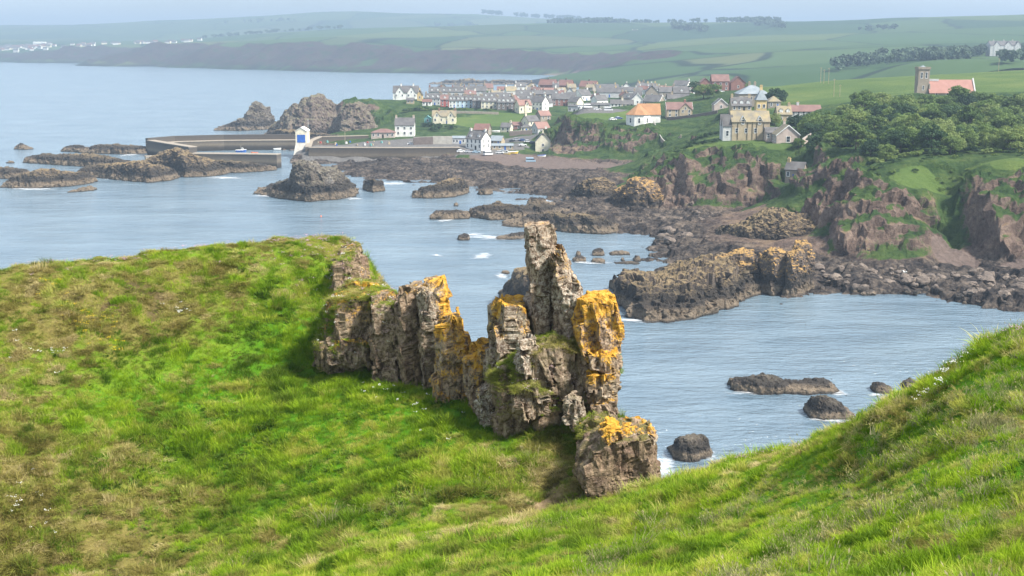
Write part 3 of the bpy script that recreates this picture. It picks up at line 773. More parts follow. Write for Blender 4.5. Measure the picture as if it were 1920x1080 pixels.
blk("block", OUT, [(958, 680), (995, 652), (1030, 700), (1026, 750), (990, 775), (960, 740)], 44.8, 1.1, 15, lichen=-0.3, pale=0.9, moss=0.3, lich_top=0.0, cell=0.4, amp=0.12)
blk("block", OUT, [(645, 650), (690, 620), (740, 660), (760, 740), (710, 790), (670, 785)], 47.6, 1.2, 16, lichen=-0.05, pale=1.1, moss=0.2, lich_top=0.1, cell=0.45)
blk("block", OUT, [(120, 480), (180, 440), (260, 470), (280, 545), (200, 545), (110, 530)], 53.6, 1.4, 17, lichen=0.1, pale=0.4, moss=0.6, lich_top=0.3, cell=0.5, turf=0.5)
blk("block", OUT, [(780, 640), (840, 600), (900, 650), (890, 720), (800, 740)], 45.6, 1.0, 18, lichen=-0.2, pale=0.7, moss=0.8, lich_top=0.0, cell=0.45, turf=0.8)

blk("block", OUT, [(1010, 800), (1050, 752), (1100, 748), (1132, 790), (1120, 860), (1070, 880), (1020, 850)], 43.6, 2.4, 25, lichen=-0.2, pale=0.4, moss=1.0, lich_top=0.1, cell=0.7, turf=1.0)
BLD = empty("boulder")
tag(BLD, "big undercut boulder with orange lichen on its top at the cliff edge", "boulder")
blk("stone_body", BLD, [(995, 925), (1040, 850), (1095, 800), (1160, 772), (1280, 778), (1287, 840), (1297, 945), (1268, 995), (1190, 1010), (1100, 1025), (1056, 980)], 41.3, 2.6, 21, lichen=-0.4, pale=0.2, moss=0.6, lich_top=0.35, lich_right=-0.1, cell=0.8, amp=0.13, taper=0.84)
blk("top_slab", BLD, [(1088, 790), (1120, 762), (1162, 764), (1170, 800), (1120, 818)], 40.9, 1.6, 22, lichen=0.5, pale=0.4, moss=0.1, lich_top=0.3, cell=0.4, amp=0.08)
blk("top_slab", BLD, [(1165, 776), (1200, 764), (1262, 768), (1286, 785), (1280, 806), (1180, 804)], 41.4, 2.0, 23, lichen=0.15, pale=0.9, moss=0.1, lich_top=0.4, cell=0.4, amp=0.07)

# turf, sea pinks and white campion on the ledges
def ball_flower(name, mat, seed, n=7, rad=0.035):
    r = np.random.default_rng(seed); V, F = [], []
    for k in range(n):
        c = np.array([r.normal(0, 0.1), r.normal(0, 0.1), r.uniform(0.08, 0.2)]); m = len(V)
        V += [c + rad * np.array(d) for d in ((1, 0, 0), (0, 1, 0), (-1, 0, 0), (0, -1, 0), (0, 0, .8), (0, 0, -.8))]
        F += [(m, m + 1, m + 4), (m + 1, m + 2, m + 4), (m + 2, m + 3, m + 4), (m + 3, m, m + 4), (m + 1, m, m + 5), (m + 2, m + 1, m + 5), (m + 3, m + 2, m + 5), (m, m + 3, m + 5)]
    me = np_mesh(name, V, F, True); me.materials.append(mat)
    return bpy.data.objects.new(name, me)
M['pink'] = m_plain("sea_pink_petals", (0.52, 0.34, 0.42), 0.8, 0.2, 3)
M['campion'] = m_plain("white_petals", (0.8, 0.8, 0.74), 0.8, 0.05, 3)
M['vetch'] = m_plain("yellow_petals", (0.7, 0.5, 0.03), 0.8, 0.1, 3)
FLW = bpy.data.collections.new("flower_shapes")
for i, (mk, s) in enumerate((('pink', 3), ('campion', 4), ('vetch', 5))):
    FLW.objects.link(ball_flower("flower_%s" % "abc"[i], M[mk], s))
FLW_NG = scatter_group("flower_scatter", FLW)
def build_ledge_growth():
    r = np.random.default_rng(5)
    pos, dryv, fl = [], [], []
    for co, nr, amt in LEDGE:
        nz = fbm(co * 0.8, 3, 77)
        ok = (nr[:, 2] > 0.12 + 0.5 * (1 - amt)) & (nr[:, 1] < 0.5) & (r.uniform(size=len(co)) < 0.16 * amt * (0.5 + sstep(-0.5, 0.5, nz)))
        front = (nr[:, 1] < -0.3) & (nz > 0.25) & (r.uniform(size=len(co)) < 0.05 * amt)
        pos.append(co[ok | front])
        fl.append(co[((nr[:, 2] > 0.15) | (nr[:, 1] < -.5)) & (nr[:, 1] < 0.5) & (r.uniform(size=len(co)) < 0.008) & (nz > -0.1)])
    pos = np.concatenate(pos); fl = np.concatenate(fl); n = len(pos)
    dry = np.clip(0.55 + 0.7 * vnoise(pos * 0.7, 81) + r.normal(0, .12, n), 0, 1)
    idx = np.where(dry > 0.5, r.integers(3, 5, n), r.integers(2, 4, n))
    s = r.uniform(0.4, 0.85, n)
    scatter("ledge_turf", pos, idx, np.column_stack([np.full(n, 0.35), np.zeros(n), r.uniform(-3, 3, n)]), np.column_stack([s, s, s * 0.8]), dry * 0.95, r.uniform(0.1, 0.8, n), GRASS_NG, [M['blade']], "tan and green turf growing on the outcrop ledges")
    # flowers: on the ledges, along the brow of both slopes, and a white patch on the near slope
    P_, I_ = [fl + [0, -.05, 0.05]], [np.where(r.uniform(size=len(fl)) < 0.6, 0, 1)]
    def line(rows, m, wid, kind, frac=1.0):
        for a, b in zip(rows, rows[1:]):
            va, vb = P(a[0], a[1], Y=a[2]), P(b[0], b[1], Y=b[2])
            t = r.uniform(size=m); xy = np.column_stack([va.x + (vb.x - va.x) * t, va.y + (vb.y - va.y) * t]) + r.normal(0, wid, (m, 2))
            P_.append(np.column_stack([xy, bil(FZ, xy) + 0.12])); I_.append(np.full(m, kind))
    line(RIDGE_L, 30, 0.8, 0); line(RIDGE_R, 34, 0.35, 0); line([(560, 480, 64), (650, 500, 63), (640, 560, 60)], 70, 1.0, 0)
    line([(1765, 800, 29.5), (1800, 792, 29.5)], 12, 0.22, 1); line([(1735, 818, 28.6), (1745, 815, 28.7)], 10, 0.15, 1)
    line([(60, 640, 53.5), (110, 700, 51.5)], 14, 0.5, 1); line([(20, 900, 44.5), (60, 1010, 42)], 16, 0.5, 1); line([(330, 565, 57.5), (340, 575, 57.3)], 12, 0.25, 1)
    line([(90, 560, 55.8), (190, 590, 55.5), (195, 650, 53.5)], 26, 0.5, 2); line([(680, 730, 52), (900, 800, 46.8)], 20, 0.7, 1)
    pos = np.concatenate(P_); n = len(pos); s = r.uniform(0.28, 0.6, n)
    scatter("wild_flowers", pos, np.concatenate(I_), np.column_stack([np.zeros(n), np.zeros(n), r.uniform(0, 6, n)]), np.column_stack([s, s, s]), np.zeros(n), np.zeros(n), FLW_NG, [M['pink']], "sea pinks and white and yellow wild flowers in the turf")
build_ledge_growth()
# ------------------------------------------------------------------ headland: cliffs, shore and village ground
HP, HZ = [], []
def hp(v, z=None): HP.append((v[0], v[1])); HZ.append(v[2] if z is None else z)
def hy(*rows):
    for px, py, Y in rows: hp(P(px, py, Y=Y))
def hz(*rows):
    for px, py, Z in rows: hp(P(px, py, Z=Z))
# west tip and the slope behind the harbour
hy((650, 190, 905), (700, 187, 925), (760, 189, 945), (690, 205, 880), (740, 205, 890), (720, 235, 850), (640, 215, 895), (800, 222, 832), (830, 232, 805), (770, 212, 860))
hz((630, 252, 0), (660, 255, 1), (690, 258, 5), (720, 262, 7.4), (760, 258, 7.5), (760, 272, 7.5), (600, 275, 7.0), (660, 274, 7.3), (830, 276, 7.2), (870, 284, 6), (930, 286, 5), (900, 270, 6.5), (840, 262, 7.5), (620, 262, 5), (590, 262, 2))
hz((610, 250, -4), (600, 240, -6), (560, 262, -4), (640, 185 + 60, 6))
# village ground rising away from the harbour
VIL = ((232, 12.5, 805), (222, 14, 840), (212, 16, 858), (205, 17.2, 870), (200, 17.3, 900), (190, 17.9, 970), (180, 18.6, 1050), (170, 19.2, 1150), (165, 19.0, 1230))
def vy(py):
    a = sorted((r[0], r[2]) for r in VIL)
    return float(np.interp(py, [x[0] for x in a], [x[1] for x in a]))
for px in (850, 920, 1000, 1080, 1160, 1240):
    for py in (205, 196, 186, 176): hy((px, py, vy(py)))
hy((900, 228, 815), (960, 225, 830), (930, 247, 770), (980, 250, 755), (1010, 252, 745), (990, 240, 770), (1020, 228, 800), (960, 262, 725))
hz((1000, 285, 4.2), (960, 284, 5), (1020, 292, 3.5), (1060, 300, 3.2), (1100, 308, 2.8), (1150, 312, 2.8), (1190, 312, 3.0), (960, 302, 3), (1000, 306, 2.5))
for px in (590, 640, 700, 760, 820, 858):
    for Y, Z in ((667, 0.8), (671, 0.8), (680, 7.0), (690, 7.3)): hp((PX(px, Y, Z), Y, Z))
# chapel cliff
hy((1042, 240, 700), (1065, 232, 694), (1100, 236, 682), (1140, 236, 675), (1175, 236, 668), (1215, 236, 664), (1245, 240, 660), (1100, 204, 735), (1135, 216, 715), (1160, 224, 692), (1200, 228, 690), (1090, 214, 725), (1150, 206, 740), (1250, 222, 705), (1300, 222, 700))
hy((1050, 268, 692), (1090, 264, 674), (1130, 262, 668), (1180, 258, 661), (1220, 262, 656))
hz((1040, 298, 3.2), (1080, 302, 3.0), (1130, 303, 3.0), (1180, 304, 3.2), (1215, 303, 4.5), (1240, 290, 8.5), (1262, 262, 17))
hy((1280, 250, 640), (1330, 240, 650), (1290, 256, 600), (1330, 250, 560))
# lodge promontory
hy((1285, 278, 488), (1320, 275, 486), (1360, 275, 484), (1400, 279, 480), (1450, 284, 477), (1500, 289, 473), (1300, 268, 508), (1360, 266, 505), (1440, 270, 498), (1345, 258, 520), (1400, 262, 512), (1440, 262, 512), (1480, 270, 500), (1310, 262, 530), (1400, 240, 560), (1500, 250, 540))
hy((1215, 318, 515), (1245, 295, 520), (1270, 282, 512), (1230, 345, 474), (1260, 330, 474), (1300, 335, 469), (1350, 325, 470), (1400, 330, 467), (1440, 325, 466), (1285, 305, 480), (1340, 298, 477), (1410, 302, 473), (1300, 370, 462), (1370, 365, 461))
hz((1185, 372, 2), (1210, 388, 2), (1260, 396, 2), (1310, 400, 2.2), (1370, 398, 2.5), (1410, 392, 3), (1440, 382, 4), (1170, 350, 2.5), (1195, 330, 3.5))
hy((1475, 343, 450), (1515, 343, 450), (1455, 350, 450), (1490, 352, 443), (1515, 352, 443), (1465, 356, 443), (1500, 320, 462), (1530, 300, 455), (1480, 300, 470), (1560, 300, 425), (1545, 340, 420), (1560, 372, 388), (1520, 380, 410), (1470, 372, 440))
# the lichened nose, the green gully and the far right cliff
hy((1760, 302, 390), (1725, 304, 388), (1700, 326, 380), (1668, 338, 374), (1648, 352, 368), (1632, 375, 362), (1612, 400, 358), (1680, 400, 360), (1720, 400, 362), (1740, 360, 372), (1600, 350, 385), (1620, 318, 395), (1650, 305, 402), (1590, 400, 366), (1690, 365, 367), (1725, 440, 353), (1660, 440, 352))
hz((1590, 480, 3.5), (1620, 500, 2.5), (1660, 505, 2.5), (1710, 500, 2.5), (1740, 490, 2.8), (1560, 440, 4.6), (1530, 420, 5))
hy((1780, 335, 386), (1780, 370, 377), (1775, 410, 366), (1790, 440, 360), (1815, 320, 384))
hz((1780, 468, 3.6), (1800, 474, 3.4), (1840, 486, 3.2), (1890, 492, 3.2), (1960, 500, 3.2))
hy((1845, 308, 377), (1890, 303, 374), (1960, 300, 372), (1832, 345, 368), (1850, 390, 358), (1900, 395, 354), (1960, 395, 352), (1840, 430, 352), (1900, 440, 349), (1860, 330, 369), (1920, 330, 366))
hy((1700, 296, 402), (1800, 296, 398), (1900, 294, 392), (1960, 292, 390), (1600, 286, 425))
# ground under the wood up to the church, the field and its brow
for px in (1540, 1640, 1740, 1840, 1940):
    for Y, Z in ((440, 26.0), (480, 27.6), (520, 29.4), (560, 33.5)): hp((PX(px, Y, Z), Y, Z))
hy((1720, 174, 600), (1800, 174, 602), (1900, 172, 600), (1500, 192, 620), (1450, 196, 640), (1400, 208, 600), (1340, 207, 690), (1400, 192, 650))
hy((1400, 168, 730), (1480, 160, 750), (1560, 151, 770), (1640, 146, 780), (1720, 142, 790), (1800, 138, 800), (1880, 133, 810), (1960, 130, 820), (1320, 174, 800), (1390, 171, 800), (1600, 170, 680), (1560, 182, 650))
for px, Z in ((1400, 24), (1560, 26), (1720, 30), (1880, 34)): hp((PX(px, 930, Z), 930, Z)); hp((PX(px, 1150, Z - 8), 1150, Z - 8))
# back of the village: falls to the sea
for px in (700, 760, 820, 900, 1000):
    hp((PX(px, 1010 + (px - 700) * 0.85, 16), 1010 + (px - 700) * 0.85, 14)); hp((PX(px, 1060 + (px - 700), 0), 1060 + (px - 700), -4)); hp((PX(px, 1300, 0), 1300, -8))
for px in (1100, 1250): hp((PX(px, 1330, 14), 1330, 10))
# shore platform, pools and open water
hz((650, 312, 1.5), (720, 308, 2), (800, 306, 2.2), (860, 306, 2.4), (700, 325, 1), (780, 325, 1.5), (860, 328, 1.6), (930, 320, 2), (1000, 325, 2), (1080, 330, 2.3), (1140, 335, 2.5), (880, 345, .9), (960, 345, 1.2), (1030, 355, 1.4), (1080, 365, 1.8), (1120, 385, 2),
   (1060, 385, .4), (1090, 405, 1.0), (1160, 400, 2), (1120, 425, .8), (1180, 430, 1.2), (1250, 425, 2.5), (1320, 430, 3), (1230, 460, .8), (1290, 465, 2), (1350, 445, 4), (1400, 425, 4.6), (1450, 430, 4.6), (1490, 445, 4.2), (1430, 460, 4), (1360, 480, 2), (1500, 480, 3),
   (1480, 545, .8), (1490, 520, 1.8), (1560, 545, .6), (1560, 525, 1.6), (1640, 525, 1.6), (1640, 548, .5), (1720, 525, 1.8), (1720, 550, .6), (1800, 530, 2), (1800, 560, .8), (1880, 530, 2.2), (1880, 570, 1), (1960, 540, 2.4), (1960, 585, 1), (1440, 500, 1.5))
hz((640, 335, -1.5), (720, 342, -1.2), (780, 355, -1.5), (850, 362, -1.5), (930, 368, -1.2), (1000, 380, -1.2), (980, 400, -2), (1010, 425, -2), (1080, 445, -2), (1150, 448, -1.5), (1210, 450, -1.5), (1220, 475, -1.5), (1200, 500, -2), (1150, 520, -3),
   (1100, 560, -5), (1250, 620, -5), (1400, 575, -2.5), (1480, 565, -2), (1560, 572, -2), (1640, 572, -2), (1720, 575, -2), (1800, 588, -2), (1870, 600, -2), (1930, 605, -2), (1700, 620, -5), (1900, 640, -5), (1550, 620, -5), (1350, 620, -4),
   (600, 380, -6), (800, 420, -6), (950, 450, -5), (600, 320, -3), (560, 300, -3), (560, 340, -4), (1050, 520, -4), (1250, 510, -1), (1320, 520, -.5), (1400, 530, -.8))
hp((-200, 640, -8)); hp((-200, 900, -8)); hp((-300, 1200, -10)); hp((-120, 500, -8)); hp((0, 300, -8)); hp((20, 420, -7)); hp((250, 300, -6)); hp((300, 340, 3)); hp((330, 420, 30)); hp((400, 600, 42)); hp((560, 800, 50)); hp((560, 1250, 40)); hp((500, 480, 38))
PADS = []            # (x, y, z, radius) level ground under houses, filled in by the builders below
ROCKY = [(1490, 415, 396, 9), (1530, 410, 398, 9), (1450, 415, 400, 9), (1060, 280, 680, 13), (1085, 275, 672, 14), (1115, 275, 668, 10), (1165, 275, 661, 11), (1190, 280, 658, 12), (1210, 275, 657, 8), (1040, 285, 690, 9),
         (1220, 350, 474, 8), (1250, 350, 471, 9), (1280, 335, 472, 9), (1310, 325, 471, 10), (1345, 318, 472, 10), (1385, 318, 470, 10), (1415, 330, 466, 8), (1300, 365, 468, 11), (1350, 360, 468, 11), (1400, 360, 466, 10), (1250, 375, 465, 10),
         (1610, 420, 356, 9), (1640, 440, 353, 8), (1680, 430, 354, 8), (1720, 420, 357, 8), (1600, 380, 372, 8), (1660, 385, 362, 6), (1700, 395, 361, 5), (1580, 440, 372, 9), (1560, 410, 385, 9), (1530, 400, 400, 8),
         (1850, 370, 362, 8), (1890, 380, 358, 9), (1930, 370, 358, 10), (1850, 430, 352, 8), (1900, 430, 350, 9), (1960, 430, 350, 12), (1590, 330, 396, 5), (1440, 350, 462, 7), (660, 230, 885, 16), (690, 215, 885, 14), (720, 225, 862, 10), (650, 240, 890, 14)]
GREEN = [(1785, 400, 369, 6), (1780, 440, 359, 6), (1785, 350, 381, 8), (1700, 338, 377, 6), (1730, 330, 379, 8), (1690, 355, 370, 4), (1138, 275, 664, 5), (1140, 250, 670, 7), (1190, 245, 664, 7), (1100, 245, 681, 9), (1560, 325, 408, 12), (1585, 312, 405, 9), (1500, 330, 458, 9), (1240, 305, 510, 12), (1290, 284, 486, 6), (1350, 281, 484, 5), (1400, 285, 479, 5), (1450, 292, 474, 6), (1215, 325, 505, 7), (760, 225, 860, 26), (790, 240, 830, 20), (1455, 325, 472, 6), (1520, 315, 450, 8), (1880, 310, 372, 6), (1830, 318, 379, 6)]
def patches(xy, p3, rows):
    out = np.zeros(len(xy)); nz = 0.3 * fbm(p3 * 0.16, 3, 44)
    for px, py, Y, r in rows:
        c = P(px, py, Y=Y)
        np.maximum(out, 1 - sstep(0.65, 1.15, np.hypot(xy[:, 0] - c.x, xy[:, 1] - c.y) / r + nz), out=out)
    return out
def build_headland():
    for x, y, z, r in PADS: hp((x, y, z))
    H = rbf(HP, HZ, 0.15)
    lawn_spots = [(P(1700, 335, Y=377), 5), (P(1730, 325, Y=380), 7), (P(1662, 348, Y=370), 3), (P(1835, 312, Y=380), 5), (P(1890, 305, Y=375), 6), (P(1350, 274, Y=492), 8), (P(1300, 274, Y=494), 8), (P(1455, 282, Y=484), 6), (P(1400, 276, Y=488), 8), (P(1590, 305, Y=408), 9), (P(1340, 262, Y=515), 9), (P(1400, 270, Y=505), 9), (P(1455, 275, Y=498), 7), (P(1530, 255, Y=500), 12), (P(960, 225, Y=830), 30), (P(900, 228, Y=815), 24), (P(1130, 214, Y=715), 26), (P(1000, 258, Y=730), 7)]
    sand_spots = [(P(1000, 303, Z=3), 22), (P(950, 297, Z=3.5), 20), (P(1060, 309, Z=2.8), 22), (P(1120, 312, Z=2.8), 20), (P(1175, 315, Z=2.9), 13), (P(1800, 488, Z=3), 6), (P(1775, 484, Z=3), 5), (P(1905, 498, Z=3), 5)]
    paved_spots = [(P(660, 270, Z=7.4), 36), (P(760, 268, Z=7.5), 34), (P(830, 272, Z=7), 24), (P(900, 284, Z=5.5), 16), (P(980, 268, Z=6), 17), (P(940, 276, Z=6), 16), (P(1130, 203, Y=735), 14), (P(1100, 201, Y=738), 12)]
    for nm, x0, x1, y0, y1, st in (("shore_cliffs", -115, 330, 272, 722, 0.9), ("headland_terrain", -190, 600, 716, 1340, 2.2)):
        xs = np.arange(x0, x1, st); ys = np.arange(y0, y1, st)
        X, Y = np.meshgrid(xs, ys); xy = np.column_stack([X.ravel(), Y.ravel()])
        wob = np.column_stack([xy * 0.06, np.zeros(len(xy))])
        jit = np.stack([fbm(wob, 3, 5), fbm(wob, 3, 6)], 1) * 3.0
        z0 = H(xy); 
        g = np.gradient(z0.reshape(X.shape), st); s0 = np.hypot(g[0], g[1]).ravel()
        z = H(xy + jit * sstep(0.35, 1.0, s0)[:, None])
        g = np.gradient(z.reshape(X.shape), st); gx, gy = g[1].ravel(), g[0].ravel()
        slope = np.hypot(gx, gy); nl = np.sqrt(1 + slope ** 2)
        nrm = np.stack([-gx / nl, -gy / nl, 1 / nl], 1)
        bare = patches(xy, np.column_stack([xy, z]), ROCKY)
        flat = np.zeros(len(xy))
        for x, y, zz, r in PADS:
            flat = np.maximum(flat, 1 - sstep(r, r * 1.8, np.hypot(xy[:, 0] - x, xy[:, 1] - y)))
        bare = bare * (1 - flat)
        z = z + bare * 3.0 * np.sin(np.pi * np.clip((z - 3) / 21, 0, 1))
        p3 = np.column_stack([xy, z])
        low = 1 - sstep(2.4, 4.8, z)                     # intertidal and shore
        steep = sstep(0.4, 0.9, slope + 0.25 * fbm(p3 * 0.11, 3, 14))
        steep = np.maximum(steep * (1 - patches(xy, p3, GREEN)), bare)
        rockish = np.maximum(steep, low)
        q = p3 * np.array([1, 1, 0.55])
        amp = rockish * np.where(z > 6, 1.0, 0.75)
        # buttresses and clefts down the faces
        cleft = fbm(np.column_stack([xy * 0.07, z * 0.012]), 3, 22, ridged=True)
        d = steep * (1 - low) * cleft * 2.6
        d += amp * (facets(q, 9, 31, crack=0.3) * 1.7 + facets(q, 3.0, 32, crack=0.3) * 0.6 + fbm(p3 * 0.5, 3, 33) * 0.3)
        d += (1 - rockish) * (fbm(p3 * 0.16, 4, 34) * 0.4 + fbm(p3 * 0.55, 2, 37) * 0.22)
        d += low * (1 - steep) * (fbm(p3 * np.array([0.05, 0.09, 0.05]), 4, 35, ridged=True) * 1.2 + facets(p3 * [1, 1, .5], 4.0, 36, crack=.4, cheb=True) * 0.9)
        lawn = np.zeros(len(xy)); sand = np.zeros(len(xy)); paved = np.zeros(len(xy))
        nz = 0.25 * fbm(p3 * 0.15, 3, 44)
        for arr, spots in ((lawn, lawn_spots), (sand, sand_spots), (paved, paved_spots)):
            for c, r in spots:
                np.maximum(arr, 1 - sstep(0.7, 1.1, np.hypot(xy[:, 0] - c.x, xy[:, 1] - c.y) / r + nz * 0.6), out=arr)
        field = sstep(585, 615, xy[:, 1]) * sstep(110, 125, xy[:, 0] - (xy[:, 1] - 600) * 0.12) * (1 - sstep(0.3, 0.6, slope))
        lawn = np.maximum(lawn, field)
        calm = np.maximum.reduce([flat, lawn * .8, sand, paved])
        v = p3 + nrm * (d * (1 - calm))[:, None]
        v[:, 2] = np.where(paved > 0.5, z, v[:, 2])
        grass = (1 - steep * (0.75 + 0.6 * vnoise(p3 * 0.05, 51))) * (1 - low)
        grass = np.maximum(grass, patches(xy, p3, GREEN) * 0.95) * (1 - low) * (1 - 0.5 * bare)
        shoreward = (xy[:, 1] < 440) & (xy[:, 0] < 95 + (xy[:, 1] - 380) * .25)
        grass = np.where(shoreward, grass * sstep(6.0, 9.0, z + 2 * nz), grass)
        f = grid_faces(len(xs), len(ys)); f = f[(v[f][:, :, 2] > -0.8).any(1)]
        v, f, used = compact(v, f)
        axc = np.array(Matrix.Rotation(0.6, 3, 'Z') @ Matrix.Rotation(0.3, 3, 'X')); am = (rockish * (1 - calm))[used]; v0 = v; vn = mesh_normals(v, f)
        v = planarise(v, vn, v / np.array([4.5, 4.5, 6.0]), 61, 0.9, 0.5, 0.1, True, 0.45, axc, 0.6)
        v = planarise(v, vn, v / np.array([1.9, 1.9, 2.4]) + 2.2, 62, 0.85, 0.28, 0.14, True, 0.2, axc, 0.5)
        v = v0 + (v - v0) * am[:, None]
        me = np_mesh(nm, v, f, False)
        nz_ = mesh_normals(v, f)[:, 2]; ledge = sstep(0.62, 0.85, nz_) * sstep(7, 10, v[:, 2]) * 0.75      # turf on every ledge that can hold it
        set_attr(me, "mask", np.stack([np.maximum(grass[used], ledge), (low * (1 - sand))[used], sand[used]], 1), 'FLOAT_VECTOR')
        set_attr(me, "lawn", lawn[used] * (1 - paved[used])); set_attr(me, "paved", paved[used])
        tag(obj(nm, me, None, M['land']), "rocky shore and turf topped cliffs below the village" if st < 1 else "village headland with grass banks and harbour ground", None, None, "structure")
    return H

# ------------------------------------------------------------------ single rocks in the sea and on the shore
def sea_rock(label, sil, base, Yb=None, depth=8, mat='searock', seed=0, res=0.5, name="sea_rock", facet=2.2, amp=1.0, power=2.6, crag=1.0, lean=0.0, front=0.38, group=None):
    """sil: (px, py) along the top; base: (px, py) along the waterline in front; depth in metres"""
    b = [P(px, py, Z=0.0 if Yb is None else None, Y=Yb) if Yb is None else P(px, py, Y=Yb) for px, py in base]
    bx = np.array([v.x for v in b]); by = np.array([v.y for v in b]); zb = 0.0 if Yb is None else min(v.z for v in b)
    Ym = by.mean() + depth * front
    top = [P(px, py, Y=float(np.interp(PX(px, Ym), bx, by)) + depth * front) for px, py in sil]
    tx = np.array([v.x for v in top]); tz = np.array([v.z for v in top])
    x0, x1 = min(bx.min(), tx.min()) - 1.5, max(bx.max(), tx.max()) + 1.5
    y0, y1 = by.min() - 2, by.max() + depth + 2
    xs = np.arange(x0, x1, res); ys = np.arange(y0, y1, res)
    X, Y = np.meshgrid(xs, ys); xy = np.column_stack([X.ravel(), Y.ravel()])
    p2 = np.column_stack([xy, np.full(len(xy), seed * 7.7)])
    jx = fbm(p2 * (0.9 / facet), 3, seed + 1) * facet * 0.28; jy = fbm(p2 * (0.9 / facet), 3, seed + 2) * facet * 0.4
    xj = xy[:, 0] + jx
    h = np.interp(xj, tx, tz, left=-2, right=-2)
    endf = sstep(0, 1.2, xj - tx[0]) * sstep(0, 1.2, tx[-1] - xj)
    yb = np.interp(xj, bx, by)
    t = (xy[:, 1] + jy - yb) / depth
    prof = np.where(t < front, np.clip(1 - np.abs((t - front) / front) ** power, -1.5, 1), np.clip(1 - np.abs((t - front) / (1 - front)) ** 2.2, -1.5, 1))
    z = zb + (h - zb) * np.where(prof > 0, np.sign(prof) * np.abs(prof) ** 0.75, prof) * (0.25 + 0.75 * endf) - (1 - endf) * 2.0
    z = np.maximum(z, zb - 1.2)
    top3 = np.column_stack([xy, z]); bot3 = np.column_stack([xy, np.full(len(xy), zb - 1.6)])
    nx_, ny_ = len(xs), len(ys); gf = grid_faces(nx_, ny_); N0 = len(xy); ii = np.arange(N0).reshape(ny_, nx_)
    edge = np.concatenate([ii[0, :], ii[1:, -1], ii[-1, -2::-1], ii[-2:0:-1, 0]]); en = np.roll(edge, -1)
    keep = (z[gf] > zb - 1.15).any(1)
    allf = np.concatenate([gf, gf[:, ::-1] + N0, np.stack([edge, edge + N0, en + N0, en], 1)])
    tmp_me = np_mesh("tmp", np.concatenate([top3, bot3]), allf)
    tmp = bpy.data.objects.new("tmp", tmp_me); COL.objects.link(tmp)
    md = tmp.modifiers.new("r", 'REMESH'); md.mode = 'VOXEL'; md.voxel_size = res * 0.95
    m2 = bpy.data.meshes.new_from_object(tmp.evaluated_get(bpy.context.evaluated_depsgraph_get()))
    bpy.data.objects.remove(tmp); bpy.data.meshes.remove(tmp_me)
    n = len(m2.vertices); v = np.empty(n * 3, np.float32); nr = v.copy()
    m2.vertices.foreach_get("co", v); m2.vertices.foreach_get("normal", nr); v = v.reshape(-1, 3).astype(float); nr = nr.reshape(-1, 3)
    nf = len(m2.polygons); f = np.empty(nf * 4, np.int32); m2.loops.foreach_get("vertex_index", f); f = f.reshape(-1, 4); bpy.data.meshes.remove(m2)
    k = np.clip((v[:, 2] - zb + 0.6) / 2.0, 0.0, 1)
    ax = np.array(Matrix.Rotation(0.5 + seed, 3, 'Z') @ Matrix.Rotation(0.28, 3, 'X')); rt = v @ ax
    v0 = v
    v = planarise(v, nr, rt / (facet * np.array([1, 1, 1.5])), seed + 3, 0.9, 0.16 * facet, 0.1, True, 0.12 * facet, ax, 0.6)
    v = planarise(v, nr, rt / (facet * 0.42) + 3.3, seed + 4, 0.8, 0.09 * facet, 0.15, True, 0.05 * facet, ax, 0.55)
    v = v0 + (v - v0) * (k * crag * amp)[:, None] + nr * (fbm(v0 * 1.1, 3, seed + 6) * 0.05 * facet * k)[:, None]
    f = f[(v[f][:, :, 2] > zb - 0.9).any(1)]
    if not len(f): return None
    v, f, _ = compact(v, f)
    o0 = np.array([bx.mean(), by.mean(), zb]); 
    me = np_mesh(name, v - o0, f, False)
    o = obj(name, me, None, M[mat]); o.location = o0
    return tag(o, label, "rock", group)
